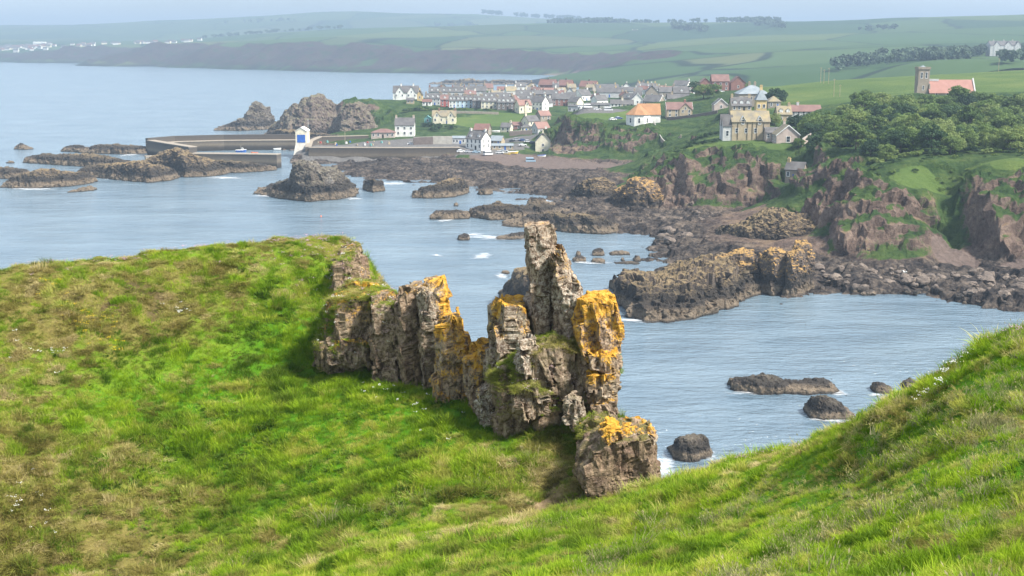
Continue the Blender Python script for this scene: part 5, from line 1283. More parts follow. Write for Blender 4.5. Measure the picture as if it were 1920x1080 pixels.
def build_village():
    T = "front terrace above the grass bank"
    # --- the promontory
    house("white villa with two black edged gables alone on the headland", 737, 784, 184.5, 950, 4.2, 4.8, 9, 'white', 'slate', chim=(.3, .82), F=(4, 1), gables=((-4.2, 6), (4.4, 6)), chim_mat='white', door=False)
    house("ochre stone gable beside the headland villa", 782, 792, 188, 930, 4, 3.2, 8, 'ochre', 'slate', gable_front=True, chim=(0,), F=(0, 0), L=(1, 1), door=False)
    house("tiny tan shed with yellow gable on the headland edge", 762, 776, 194, 905, 2.2, 1.6, 4, 'tanstone', 'slate', chim=(), F=(2, 1), door=False, cat="shed", name="shed")
    house("low white cottage with bright red roof by the headland bushes", 792, 809, 198, 900, 2.6, 1.6, 5, 'white', 'redtile', chim=(), F=(3, 1))
    house("long slate terrace with a row of dormers behind the front terrace", 804, 872, 183, 1010, 4.5, 3.6, 8, 'palegrey', 'slate', chim=(0, .33, .66, 1), F=(8, 1), dorm=6, door=False, cat="terrace", name="terrace_house", chim_mat='brick')
    for lab, a, b, y, wl, rf, d in (("grey white house at the headland end of the front terrace", 797, 826, 197.5, 'palegrey', 'slate', 3), ("red fronted house in the front terrace", 826, 842, 200, 'redwall', 'browntile', 1), ("white house between the red and pale blue fronts of the terrace", 842, 855, 202, 'white', 'slate', 2),
                                   ("pale blue terrace house next to the white one", 855, 871, 202, 'paleblue', 'slate', 2), ("bluish white terrace house with three dark windows", 871, 886, 202, 'paleblue', 'slate', 2), ("dark brown stone house in the front terrace", 886, 902, 203, 'darkstone', 'slate', 2),
                                   ("long cream house in the front terrace", 902, 932, 204, 'cream', 'slate', 3), ("dark stone row with dormers at the right of the front terrace", 932, 964, 206, 'darkstone', 'slate', 4)):
        house(lab, a, b, y, vy(y), 4.9, 3.2, 8, wl, rf, chim=(0, 1), F=(max(2, (b - a) // 7), 2), dorm=d, group=T, win=(.9, 1.25), chim_mat='stone')
    # --- harbour side
    house("tall plain white harbour house with six windows", 740.6, 776.8, 256, 748, 6.6, 4.0, 8, 'white', 'slate', chim=(0, 1), F=(3, 2), win=(1.05, 1.45), door=False, chim_mat='pinkish')
    house("low ochre harbour store with a shallow hipped roof", 696, 740, 258.5, 742, 3.0, 2.0, 10, 'pinkish', 'browntile', hip=True, chim=(), F=(5, 1), cat="store", name="harbour_store")
    house("small green wooden hut beside the cream house", 795.7, 808, 230.8, 812, 2.9, 1.6, 4.2, 'greenwood', 'greenwood', gable_front=True, chim=(), F=(0, 0), L=(1, 1), door=False, cat="hut", name="hut")
    house("cream house with two front gables on the grass bank", 810.6, 854.7, 232, 805, 4.6, 3.4, 8, 'cream', 'lichslate', chim=(.27, 1), F=(4, 1), gables=((-4.4, 4.6), (4.2, 4.4)), dorm=0, win=(1, 1.5), chim_mat='brick')
    house("white house turned corner on beside the harbour car park", 872, 920, 281, 676, 5.6, 3.8, 8, 'white', 'slate', yaw=R(-36), w=10.6, chim=(0, 1), F=(4, 2), Rw=(2, 2), win=(.85, 1.6), dorm=2)
    house("flat grey shed left of the white corner house", 848, 872, 270.5, 715, 3.4, .9, 7, 'palegrey', 'leadroof', chim=(), F=(4, 1), cat="shed", name="shed")
    house("barn with a bright red roof behind the white corner house", 891, 918, 254, 745, 3.2, 3.2, 8, 'stone', 'redtile', yaw=R(-14), w=8.6, chim=(), F=(2, 1), Rw=(1, 1), cat="barn", name="barn")
    house("blue grey lean shed right of the white corner house", 921, 944, 273, 700, 2.6, 2.4, 6, 'palewood', 'leadroof', yaw=R(-20), w=6.5, chim=(), F=(2, 1), cat="shed", name="shed")
    house("long low shed with a pale blue roof facing the slipway", 922, 962, 281, 682, 2.2, .9, 5, 'tanstone', 'leadroof', chim=(), F=(4, 1), cat="shed", name="shed")
    house("small white cottage with slate roof above the boat yard", 939, 961, 247.5, 765, 2.8, 2.4, 6, 'cream', 'slate', yaw=R(-15), w=6, chim=(1,), F=(2, 1), Rw=(1, 1))
    house("maroon roofed shed behind the boat yard cottage", 956, 978, 243, 782, 2.6, 1.8, 6, 'brick', 'browntile', chim=(), F=(2, 1), cat="shed", name="shed")
    house("cream gabled cottage highest of the beach cluster", 983, 1006, 237, 778, 3.0, 3.2, 8, 'cream', 'slate', yaw=R(35), w=8, chim=(0,), F=(2, 1), L=(1, 1))
    house("small cream annex below the gabled beach cottage", 977, 997, 247.5, 768, 2.8, 1.6, 5, 'cream', 'slate', hip=True, chim=(), F=(3, 1))
    house("pink tiled cottage with grey gable in the beach cluster", 998, 1030, 251.5, 757, 3.4, 3.4, 7, 'palegrey', 'pinktile', yaw=R(32), w=8.5, chim=(), F=(2, 1), L=(1, 1))
    house("upper pink tiled house behind the beach cluster", 1006, 1032, 226, 800, 3.0, 2.8, 7, 'stone', 'pinktile', yaw=R(25), w=7.2, chim=(), F=(2, 1))
    house("tall cream gable house on a blue base by the sand", 1004, 1032, 289, 690, 6.8, 4.4, 8.2, 'cream', 'slate', gable_front=True, chim=(0,), F=(0, 0), L=(1, 2), door=False)
    house("pink roofed cottage with two white chimneys under the cliff", 1022, 1045, 257.5, 742, 2.6, 2.2, 6, 'white', 'pinktile', chim=(0, 1), F=(2, 1))
    # --- middle of the village
    house("cream house with red roof and front gable above the bank", 964, 998, 212.5, 858, 5.2, 3.4, 8.5, 'cream', 'pinktile', yaw=R(22), w=9, chim=(), F=(3, 1), L=(1, 1), gables=((1, 3.2),), win=(1, 1.5))
    house("tall white house with a chimneyed gable above the bank", 997, 1030, 208, 868, 5.8, 3.8, 8, 'white', 'slate', yaw=R(-34), w=8.2, chim=(1,), F=(3, 2), Rw=(1, 2))
    house("brown stone house with skylit roof right of the tall white gable", 1035, 1071, 198.5, 915, 4.8, 3.6, 8, 'brick', 'slate', chim=(), F=(4, 2))
    house("grey flat walled store at the grass bank corner", 1065, 1093, 211.5, 760, 3.8, .6, 7, 'palegrey', 'slate', yaw=R(-12), w=7.4, chim=(), F=(3, 1), cat="store", name="store")
    house("white gable with long grey roof behind the store", 1077, 1109, 189, 985, 4.0, 4.2, 11, 'white', 'slate', yaw=R(35), w=10, chim=(1,), F=(3, 1), L=(1, 1))
    for lab, a, b, y, Y in (("leftmost of the three big red roofed houses on the village skyline", 1010, 1047, 170, 1165), ("middle one of the three big red roofed houses", 1047, 1077, 171, 1160), ("right one of the three red roofed houses with a brick gable", 1087, 1124, 173, 1150)):
        house(lab, a, b, y, Y, 5.0, 4.8, 11, 'ochre' if a > 1080 else 'brick', 'redtile', yaw=R(-22), w=(b - a) * .41, chim=(.5,), F=(4, 1), Rw=(1, 1), pane=False, group="big red roofed houses", chim_mat='slate')
    house("long low building with an orange red roof below the big red roofs", 1001, 1057, 177, 1075, 2.8, 2.4, 7, 'pinkish', 'pinktile', chim=(), F=(7, 1), pane=False)
    house("long slate roofed terrace in the middle of the village", 967, 1053, 185.5, 1000, 3.6, 3.0, 8, 'darkstone', 'slate', chim=(.1, .35, .6, .9), F=(10, 1), dorm=4, door=False, cat="terrace", name="terrace_house", pane=False)
    house("low red roofed house by the far sea edge", 932, 968, 175, 1110, 3, 2.6, 8, 'pinkish', 'redtile', chim=(), F=(4, 1), pane=False)
    house("slate house with tall chimneys against the far sea", 874, 911, 181, 1060, 4.4, 4.2, 9, 'palegrey', 'slate', chim=(.1, .5, .95), F=(5, 2), pane=False, chim_mat='stone')
    house("slate cottage row behind the cream terrace house", 905, 962, 191, 960, 3.4, 3.2, 8, 'palegrey', 'slate', chim=(.2, .7), F=(6, 1), dorm=5, pane=False)
    house("white fronted cottage with orange door behind the tall white gable", 962, 1000, 194, 945, 3.2, 3, 8, 'white', 'slate', chim=(0, .9), F=(4, 1), dorm=2, pane=False)
    house("small slate house tucked beside the brown stone house", 1018, 1040, 197, 930, 3.4, 2.6, 7, 'palegrey', 'slate', chim=(1,), F=(2, 1), pane=False)
    house("white dormered cottage above the car park", 1108, 1142, 197, 890, 3.4, 3.2, 8, 'white', 'slate', yaw=R(28), w=9, chim=(0,), F=(3, 1), L=(1, 1), pane=False)
    house("long grey roof running behind the car park vans", 1100, 1146, 203, 855, 2.2, 1.2, 6, 'concrete', 'slate', chim=(), F=(5, 1), pane=False, cat="garage", name="garage")
    house("white cottage with dark door next to the chapel car park", 1145, 1165, 207, 800, 4.0, 2.4, 7, 'white', 'slate', chim=(), F=(3, 2))
    house("cream cottage with a lean roof next to the white one", 1166, 1188, 207, 802, 3.8, 2.4, 7, 'cream', 'slate', chim=(0,), F=(3, 2))
    house("broad white gable above the chapel roof", 1184, 1207, 197, 850, 3.4, 4.0, 9, 'white', 'slate', gable_front=True, chim=(), F=(0, 0), L=(1, 1), barge=True)
    house("blue slate house with white bargeboards behind the chapel", 1207, 1250, 200, 840, 3.2, 4.0, 10, 'stone', 'slate', yaw=R(-30), w=11.5, chim=(), F=(3, 1), Rw=(2, 1), barge=True)
    house("stone house with a garage wing beside the chapel", 1250, 1298, 221, 702, 4.6, 3.6, 8, 'tanstone', 'browntile', chim=(.75,), F=(4, 2), gables=((3.2, 6.6),), chim_mat='brick', barge=True)
    house("small white gable standing clear on the village skyline", 1166, 1184, 170, 1130, 2.4, 4.2, 8, 'white', 'slate', gable_front=True, chim=(0,), F=(0, 0), L=(1, 1), chim_mat='white')
    house("brown stone gable with three chimney pots at mid village", 1211, 1234, 183, 960, 4, 4.6, 9, 'stone', 'slate', gable_front=True, chim=(0,), F=(0, 0), L=(1, 1))
    house("slate house with one white dormer left of the dark trees", 1263, 1293, 186, 880, 4.2, 4.4, 9, 'stone', 'slate', chim=(0,), F=(4, 1), dorm=1, pane=False)
    house("slate roof with a white gable end near the brick houses", 1262, 1300, 168, 1010, 3.4, 3.4, 9, 'white', 'slate', yaw=R(-30), w=12, chim=(1,), F=(4, 1), Rw=(1, 1), pane=False, chim_mat='white')
    house("slate house with cream chimneys left of mid village", 1120, 1165, 182, 1010, 3.6, 3.6, 9, 'palegrey', 'slate', chim=(.1, .8), F=(5, 1), pane=False, chim_mat='ochre')
    house("grey roof with yellow chimney stacks on the skyline", 1195, 1232, 170, 1090, 3.0, 3.2, 8, 'stone', 'slate', chim=(.1, .55, .95), F=(4, 1), pane=False, chim_mat='ochre')
    house("plain slate house between the white gable and the stone gable", 1150, 1205, 177, 1060, 2.8, 3.0, 8, 'palegrey', 'slate', chim=(.3, .8), F=(5, 1), pane=False)
    house("slate cottage right of the stone gable", 1236, 1264, 181, 975, 3.4, 3.4, 8, 'stone', 'slate', chim=(0, 1), F=(3, 1), pane=False)
    house("grey slate roof behind the skyline white gable", 1110, 1160, 170, 1140, 2.6, 2.8, 8, 'palegrey', 'slate', chim=(.2, .9), F=(5, 1), pane=False, chim_mat='ochre')
    house("slate house with cream gable right of the brown stone house", 1068, 1092, 200, 905, 3.2, 3.4, 8, 'cream', 'slate', yaw=R(-40), w=8, chim=(), F=(2, 1), Rw=(1, 1), pane=False)
    house("slate cottage under the dark trees", 1252, 1292, 193, 830, 2.6, 2.8, 7, 'tanstone', 'slate', chim=(.2,), F=(3, 1), pane=False)
    # --- up the hill
    for lab, a, b, y, hgt in (("left of the three purple brown brick houses", 1308, 1337, 173, 4.6), ("tallest middle one of the three brick houses", 1335, 1367, 171, 6.2), ("gable fronted right one of the three brick houses", 1370, 1398, 169.5, 4.6)):
        house(lab, a, b, y, 815, hgt, 4.0, 9, 'brick', 'browntile', gable_front=a != 1335, chim=(), F=(3, 2) if a == 1335 else (0, 0), L=(1, 1), group="brick houses on the hill edge", door=a == 1335)
    house("low bungalow gable with a white garage below the brick houses", 1339, 1365, 206, 690, 2.8, 3.0, 8, 'pinkish', 'slate', gable_front=True, chim=(), F=(0, 0), L=(1, 1), barge=True, door=False)
    house("large square house with a pyramid slate roof behind the lodge", 1385, 1442, 193, 640, 4.4, 4.2, 13, 'stone', 'leadroof', hip=True, chim=(.4, .6), F=(6, 1))
    house("hipped side wing of the large square house", 1440, 1464, 203, 625, 3.2, 2.6, 7, 'stone', 'lichslate', hip=True, chim=(), F=(2, 1))
    house("stone house with crow stepped dormers between lodge and square house", 1372, 1409, 209, 592, 2.6, 3.6, 8, 'tanstone', 'slate', chim=(0, 1), F=(4, 1), dorm=3)
    house("slate roofed house with a round topped dormer right of the lodge", 1458, 1484, 232, 560, 4.0, 3.4, 8, 'tanstone', 'lichslate', chim=(1,), F=(2, 1), dorm=2)
    house("long brown roofed bungalow at the end of the drive", 1483, 1540, 219, 580, 2.4, 2.6, 8, 'palegrey', 'browntile', chim=(.25,), F=(6, 1))
    # --- the lodge
    lodge = house("large tan sandstone lodge with dormers on the cliff lawn", 1372, 1442.5, 260.5, 508, 6.8, 3.9, 8.5, 'tanstone', 'lichslate', chim=(), F=(4, 1), win=(1.0, 1.7), door=False)
    # wall dormers, drain pipes, side gables
    wl, rf, pp = MB(), MB(), MB()
    for gx in (-3.2, 3.4):
        gable_wall(wl, gx - .85, gx + .85, -4.32, -1.6, 5.6, 7.5, 8.9, 'y'); gable_roof(rf, gx - .85, gx + .85, -4.32, -1.6, 7.5, 8.9, .16, .3, 0, 'y')
        add_window(lodge, gx, -4.36, 5.9, 0, .85, 1.7)
    wl.build("dormer", M['tanstone'], lodge); rf.build("bargeboard", M['trim'], lodge)
    for gx in (-5.2, -1.4, .6, 2.3, 5.0):
        p = MB(); p.box(gx - .07, gx + .07, -4.42, -4.27, -.3, 6.8); p.build("drain_pipe", M['blackpaint'], lodge)
    for gy, d in ((-2.3, 3.4), (2.2, 3.6)):
        g, r2 = MB(), MB()
        gable_wall(g, -11.0, -7.2, gy - d / 2, gy + d / 2, -2.5, 5.4, 9.2); g.build("gable_wing", M['palegrey'], lodge)
        gable_roof(r2, -11.0, -7.2, gy - d / 2, gy + d / 2, 5.4, 9.2, .2, .25); r2.build("roof", M['slate'], lodge)
        add_window(lodge, -9.2, gy - d / 2 - .04, 1.2, 0, 1.0, 2.0)
    tw = house("square stone tower with a tall lead roof behind the lodge", 1418, 1437, 210, 545, 5.0, 4.6, 4.6, 'ochre', 'leadroof', hip=True, chim=(.5,), F=(2, 1), cat="tower", name="tower", door=False)
    house("pinkish cottage with bay window at the right of the lodge", 1459, 1496, 273.5, 494, 4.2, 3.6, 9, 'pinkish', 'lichslate', yaw=R(-90), w=9, chim=(0,), F=(2, 1), Rw=(1, 1), win=(1.3, 2.1), barge=True, door=False)
    house("low side wing joining the lodge and the pinkish cottage", 1436, 1462, 263, 503, 3.0, 1.8, 5, 'pinkish', 'slate', chim=(), F=(3, 1))
    house("small grey stone house alone on the cliff above the shore", 1476, 1517, 338, 449, 3.6, 2.4, 5.2, 'stone', 'slate', yaw=R(-28), w=6.4, chim=(0,), F=(3, 1), Rw=(1, 1), chim_mat='ochre')
    # --- chapel with a polygonal apse
    ch = empty("chapel", P(1198, 234.5, Y=668)); c0 = ch.location; tag(ch, "white chapel with an orange roof and rounded end on the cliff top", "chapel")
    ch.location = (c0.x, c0.y + 5, c0.z); PADS.append((c0.x, c0.y + 5, c0.z, 9))
    w, r = MB(), MB(); n = 8; rad = 6.6
    lo = [(rad * math.cos(t), rad * math.sin(t), -2.5) for t in np.linspace(math.pi / 8, 2 * math.pi + math.pi / 8, n, endpoint=False)]
    w.hull(lo, [(x, y, 5.2) for x, y, z in lo]); w.build("apse_wall", M['white'], ch)
    r.hull([(x * 1.07, y * 1.07, 5.2) for x, y, z in lo], [(x * .03 , y * .03, 10.6) for x, y, z in lo]); r.build("apse_roof", M['orangetile'], ch)
    w, r = MB(), MB(); gable_wall(w, 0, 11.5, -1.5, 8.5, -2.5, 5.2, 10.5); gable_roof(r, 0, 11.5, -1.5, 8.5, 5.2, 10.5)
    w.build("wall", M['white'], ch); r.build("roof", M['orangetile'], ch)
    for k in range(5, 8):
        t = math.pi / 8 + (k + .5) * math.pi / 4; q = rad * math.cos(math.pi / 8) + .04
        add_window(ch, q * math.cos(t), q * math.sin(t), 1.2, t + math.pi / 2, .95, 2.3)
    t = math.pi / 8 + 4.5 * math.pi / 4; add_window(ch, q * math.cos(t), q * math.sin(t), 1.2, t + math.pi / 2, .95, 2.3)
    for yy in (1.2, 5.5): add_window(ch, 11.54, yy, 1.2, math.pi / 2, .9, 2.0)
    # --- church on the hill
    cu = empty("church", (PX(1772, 605, 38), 606, P(1772, 175, Y=605).z - 1.5)); tag(cu, "church with red roof and square stone tower behind the wood", "church")
    PADS.append((cu.location.x, 606, cu.location.z, 14))
    t = MB(); t.box(-13.4, -8.2, -2.6, 2.6, -3, 12.6); t.box(-13.7, -7.9, -2.9, 2.9, 12.6, 13.1); t.build("tower", M['stone'], cu)
    t = MB(); t.box(-13.7, -7.9, -2.9, -2.6, 13.1, 13.7); t.box(-13.7, -7.9, 2.6, 2.9, 13.1, 13.7); t.box(-13.7, -13.4, -2.6, 2.6, 13.1, 13.7); t.box(-8.2, -7.9, -2.6, 2.6, 13.1, 13.7); t.build("parapet", M['stone'], cu)
    t = MB(); t.hull([(-12.6, -1.8, 13.1), (-9, -1.8, 13.1), (-9, 1.8, 13.1), (-12.6, 1.8, 13.1)], [(-10.9, -.1, 14.4), (-10.7, -.1, 14.4), (-10.7, .1, 14.4), (-10.9, .1, 14.4)]); t.build("tower_cap", M['leadroof'], cu)
    for x in (-11.9, -9.7): add_window(cu, x, -2.64, 8.6, 0, .85, 2.6)
    for x in (-10.9,): add_window(cu, x, -2.64, 3.2, 0, .7, 1.8)
    t = MB(); t.hull([(-14.3, -3.3, -3), (-13.4, -3.3, -3), (-13.4, -2.6, -3), (-14.3, -2.6, -3)], [(-13.7, -2.9, 5), (-13.4, -2.9, 5), (-13.4, -2.6, 5), (-13.7, -2.6, 5)]); t.build("buttress", M['stone'], cu)
    t = MB(); t.hull([(-8.2, -4.2, -3), (-7.4, -4.2, -3), (-7.4, -2.6, -3), (-8.2, -2.6, -3)], [(-8.2, -2.9, 6), (-7.8, -2.9, 6), (-7.8, -2.6, 6), (-8.2, -2.6, 6)]); t.build("buttress", M['stone'], cu)
    w, r = MB(), MB(); gable_wall(w, -8.2, 12.6, -4.2, 4.2, -3, 2.0, 7.6); gable_roof(r, -8.2, 12.6, -4.2, 4.2, 2.0, 7.6); w.build("wall", M['stone'], cu); r.build("roof", M['churchtile'], cu)
    w = MB(); w.box(-8.2, -3.2, -.6, .6, 7.2, 8.1); w.build("ridge_screen", M['palegrey'], cu)
    for sgn in (-1, 1):
        c = MB(); lo = [(12.6, sgn * 4.6, 1.6), (13.15, sgn * 4.6, 1.6), (13.15, 0, 8.1), (12.6, 0, 8.1)]; c.hull(lo, [(a, b, z + .5) for a, b, z in lo]); c.build("coping", M['palegrey'], cu)
    for x in (-5, 0, 5, 10): add_window(cu, x, -4.24, -.3, 0, .9, 1.9)
    # --- lifeboat house on its slip
    lb = empty("boathouse", P(565, 268, Y=700)); c0 = lb.location.copy(); tag(lb, "small white boathouse with a blue door above the harbour mouth", "boathouse")
    lb.location = (c0.x, c0.y + 5, c0.z)
    w, r, d = MB(), MB(), MB(); gable_wall(w, -3.1, 3.1, -5, 5, -1, 6.4, 8.3, 'y'); gable_roof(r, -3.1, 3.1, -5, 5, 6.4, 8.3, .2, .3, 0, 'y'); d.box(-2.2, 2.2, -5.1, -4.95, .2, 4.4)
    w.build("wall", M['cream'], lb); r.build("roof", M['trim'], lb); d.build("door", M['bluepaint'], lb)
    s = MB(); s.hull([(-3.1, -4.9, -.02), (3.1, -4.9, -.02), (3.1, -4.9, -9), (-3.1, -4.9, -9)], [(-2.6, -17, -6.6), (2.6, -17, -6.6), (2.6, -17, -9), (-2.6, -17, -9)]); s.build("slipway", M['concrete'], lb)
    m = MB(); m.tube([(2.6, 4, 8), (2.6, 4, 12.5)], .06, 5); m.build("mast", M['trim'], lb)
    # --- manor far behind
    house("large pale manor house with many gables on the distant hill", 1856, 1913, 101, 1490, 9.5, 5, 14, 'palegrey', 'slate', chim=(.15, .5, .8), F=(9, 3), gables=((-10, 7), (3, 8), (14, 6)), door=False, name="manor_house", win=(1.2, 1.9), pane=False)
    house("white farmhouse far off on the hill below the dark wood", 1186, 1196, 62, 3500, 5, 3.5, 8, 'white', 'slate', chim=(0, 1), F=(3, 1), door=False, pane=False)
def fill_village():
    """the many small roofs packed between the houses named above"""
    r = np.random.default_rng(77); done = 0; tries = 0
    while done < 46 and tries < 900:
        tries += 1
        px, py = r.uniform(815, 1300), r.uniform(168, 203)
        if px < 960 and py > 190 or px > 1060 and py > 196: continue
        Y = vy(py); p = P(px, py, Y=Y)
        if any(math.hypot(p.x - a[0], p.y + 4 - a[1]) < 5.0 + a[3] * .62 for a in PADS): continue
        w = r.uniform(14, 26); g = r.uniform() < .3
        wl = ('white', 'palegrey', 'cream', 'stone', 'tanstone')[r.integers(0, 5)]; rf = ('slate', 'slate', 'browntile', 'slate', 'lichslate', 'slate', 'browntile', 'lichslate', 'redtile', 'slate')[r.integers(0, 10)]
        say = {'palegrey': 'pale grey', 'tanstone': 'tan stone', 'browntile': 'brown', 'redtile': 'red', 'lichslate': 'mossy slate'}
        where = 'behind the front terrace' if px < 930 else 'behind the cream red roofed house' if px < 1010 else 'below the big red roofs' if px < 1100 else 'above the chapel' if px < 1200 else 'left of the dark village trees'
        house("%s house with %s roof %s, %s" % (say.get(wl, wl), say.get(rf, rf), where, 'upper rows' if py < 180 else 'middle rows' if py < 190 else 'lower rows'),
              px - w / 2, px + w / 2, py, Y, r.uniform(2.8, 4.2), r.uniform(2.6, 3.6), r.uniform(6, 8), wl, rf, yaw=R(r.uniform(-35, 35)), w=w * .36, chim=((0,), (1,), (0, 1))[r.integers(0, 3)], F=(r.integers(2, 4), 1), Rw=(1, 1), L=(1, 1), dorm=int(r.integers(0, 2)), pane=False, gable_front=g, group="small houses packed in the village", door=False)
        done += 1
    print("village fill", done)
def build_harbour():
    def wall(name, label, pts, zt, wid, zb=-2.5, mat='harbour', cat="harbour wall", cap=.35, parapet=None):
        root = empty(name, (pts[0][0], pts[0][1], 0)); tag(root, label, cat)
        o = Vector((pts[0][0], pts[0][1], 0))
        mb, cb, pb = MB(), MB(), MB()
        n = len(pts)
        L, Rr = [], []
        for i in range(n):
            a = Vector(pts[max(i - 1, 0)]); b = Vector(pts[min(i + 1, n - 1)]); d = (b - a).normalized(); nr = Vector((-d.y, d.x)); p = Vector(pts[i]) - o.to_2d()
            L.append(p + nr * wid / 2); Rr.append(p - nr * wid / 2)
        for i in range(n - 1):
            for (m_, z0, z1, grow) in ((mb, zb, zt, 0), (cb, zt, zt + cap, .15)):
                def g(q, side, k): return (q[k].x + (L[k] - Rr[k]).normalized().x * grow * side, q[k].y + (L[k] - Rr[k]).normalized().y * grow * side)
                ring = [g(Rr, -1, i), g(Rr, -1, i + 1), g(L, 1, i + 1), g(L, 1, i)]
                bt = .06 if m_ is mb else 0
                m_.hull([(x, y, z0) for x, y in ring], [(x, y, z1) for x, y in ring])
            if parapet:
                side, hgt, pw = parapet
                A, B = (L, Rr) if side > 0 else (Rr, L)
                t = pw / wid
                ring = [(A[i].x, A[i].y), (A[i + 1].x, A[i + 1].y), tuple(A[i + 1].lerp(B[i + 1], t)), tuple(A[i].lerp(B[i], t))]
                pb.hull([(x, y, zt + cap) for x, y in ring], [(x, y, zt + cap + hgt) for x, y in ring])
        mb.build("wall_face", M[mat], root); cb.build("coping", M["stone"], root)
        if parapet: pb.build("parapet", M["harbour"], root)
    k = NT("harbour_masonry", .9, .2)
    z = k.sep(k.pos())[2]; n = k.noise(.25, 5, .65); n2 = k.noise(2, 4, .7)
    zz = k.math('ADD', k.math('MULTIPLY', z, .1), k.math('MULTIPLY', k.math('SUBTRACT', n, .5), .14))
    c = k.ramp(zz, [(0.05, (.03, .026, .022)), (.2, (.06, .05, .04)), (.35, (.2, .165, .12)), (.5, (.12, .1, .08)), (.75, (.09, .078, .066))])
    c = k.mix(k.ramp(n2, [(.35, .5), (.6, 0.0)]), c, (.06, .052, .045))
    M['harbour'] = k.fin(c, k.bump(n2, .5, .15))
    e = lambda px, Y: (PX(px, Y, 6), Y)
    wall("breakwater", "long outer breakwater wall closing the back of the harbour", [e(281, 722), e(330, 738), e(420, 748), e(556, 752)], 5.4, 7, parapet=(1, 2.9, 2.0))
    wall("breakwater", "short outer breakwater arm running towards the reefs", [e(283, 714), e(322, 690), e(362, 668)], 8.0, 4.5)
    wall("harbour_pier", "inner harbour pier with a square end", [e(362, 646), e(440, 644), e(523, 640)], 6.6, 6.5)
    wall("harbour_ramp", "pale sloping ramp between the reef and the inner pier", [e(272, 640), e(310, 644), e(362, 648)], 5.6, 4.5, mat='concrete')
    wall("quay_wall", "dark main quay wall right of the harbour mouth", [e(580, 676), e(650, 675), e(760, 674), e(862, 676)], 7.1, 4.0)
    wall("quay_wall", "low quay wall on the harbour side of the boathouse", [e(578, 678), e(582, 720), e(600, 752), e(690, 762)], 7.2, 3.0)
    # boats
    def boat(label, px, py, Z, L, hull, stripe, yaw, cabin=True):
        p = P(px, py, Z=Z); r = empty("boat", p, yaw); tag(r, label, "boat")
        h = MB(); W = L * .36
        prof = [(-.5, .8), (-.2, 1), (.15, .95), (.38, .6), (.5, .04)]
        lo = [(x * L * .9, -y * W * .35, 0) for x, y in prof] + [(x * L * .9, y * W * .35, 0) for x, y in prof[::-1]]
        hi = [(x * L, -y * W * .5, L * .17 + (x > .3) * L * .04) for x, y in prof] + [(x * L, y * W * .5, L * .17 + (x > .3) * L * .04) for x, y in prof[::-1]]
        h.hull(lo, hi); h.build("hull", M[hull], r)
        g = MB(); g.hull([(a * 1.01, b * 1.02, c_) for a, b, c_ in hi], [(a * 1.01, b * 1.02, c_ + L * .03) for a, b, c_ in hi]); g.build("gunwale", M[stripe], r)
        if cabin:
            c_ = MB(); c_.hull([(.05 * L, -.11 * L, .2 * L), (.26 * L, -.1 * L, .2 * L), (.26 * L, .1 * L, .2 * L), (.05 * L, .11 * L, .2 * L)], [(.07 * L, -.09 * L, .38 * L), (.2 * L, -.08 * L, .38 * L), (.2 * L, .08 * L, .38 * L), (.07 * L, .09 * L, .38 * L)]); cb = c_.build("cabin", M['white'], r)
            g = MB(); g.box(.235 * L, .255 * L, -.07 * L, .07 * L, .27 * L, .34 * L); g.box(.09 * L, .2 * L, -.112 * L, -.09 * L, .27 * L, .34 * L); g.build("window", M['glass'], r)
            m = MB(); m.tube([(0, 0, .2 * L), (0, 0, .62 * L)], .04, 5); m.build("mast", M['trim'], r)
    M['orange'] = m_plain("orange_paint", (.75, .16, .05), .6, .08); M['yellow'] = m_plain("yellow_paint", (.7, .5, .08), .6, .1)
    boat("blue and white fishing boat moored inside the breakwater", 452, 285, 0.0, 6.2, 'bluepaint', 'white', R(5))
    boat("orange inflatable boat behind the inner pier", 477, 288.5, 0.2, 4.2, 'orange', 'orange', R(170), False)
    boat("white dinghy beached at the head of the harbour", 520, 281, .2, 4.6, 'white', 'trim', R(20), False)
    boat("second white boat beached near the boathouse slip", 534, 280, .2, 4.4, 'white', 'trim', R(-15), False)
    boat("white boat parked on the grass by the barn", 930, 248, 9.8, 4.8, 'white', 'trim', R(10), False)
    boat("long yellow boat drawn up in the boat yard", 962, 288, 4.9, 5.5, 'yellow', 'trim', R(4), False)
    boat("small yellow skiff left of the long yellow boat", 951, 289.5, 4.7, 3.8, 'yellow', 'white', R(-20), False)
    boat("white boat on a trailer beside the sand", 1016, 294, 3.6, 4.4, 'white', 'bluepaint', R(12), False)
    # clutter on the quay: crates and creel stacks
    r = np.random.default_rng(3)
    cm = {}
    for c in ('bluepaint', 'tanstone', 'palewood', 'greenwood', 'palegrey', 'redwall'):
        b = MB(); b.box(-.8, .8, -.6, .6, 0, .9); b.box(-.85, .85, -.65, .65, .9, 1.0); b.box(-.5, .6, -.4, .4, 1.0, 1.6); cm[c] = b.mesh("creel_stack", M[c])
    for i in range(16):
        px = r.uniform(584, 735); p = P(px, r.uniform(266, 273.5), Z=7.5); c = list(cm)[r.integers(0, 6)]
        o = bpy.data.objects.new("creel_stack", cm[c]); COL.objects.link(o); o.location = p; o.rotation_euler = (0, 0, r.uniform(0, 3)); o.scale = [r.uniform(.45, .9)] * 3
        tag(o, "small coloured stack of creels and fish boxes among many on the quay", "fishing gear", "gear on the quay")
    # gas buoy in the bay, a flying gull
    b = empty("buoy", P(602, 406, Z=0)); tag(b, "small red buoy floating in the open water", "buoy")
    m = MB(); ring = [(math.cos(t), math.sin(t)) for t in np.linspace(0, 2 * math.pi, 10, endpoint=False)]
    for (r0, z0), (r1, z1) in (((.25, -.3), (.6, .1)), ((.6, .1), (.45, .6)), ((.45, .6), (.08, .9))): m.hull([(x * r0, y * r0, z0) for x, y in ring], [(x * r1, y * r1, z1) for x, y in ring])
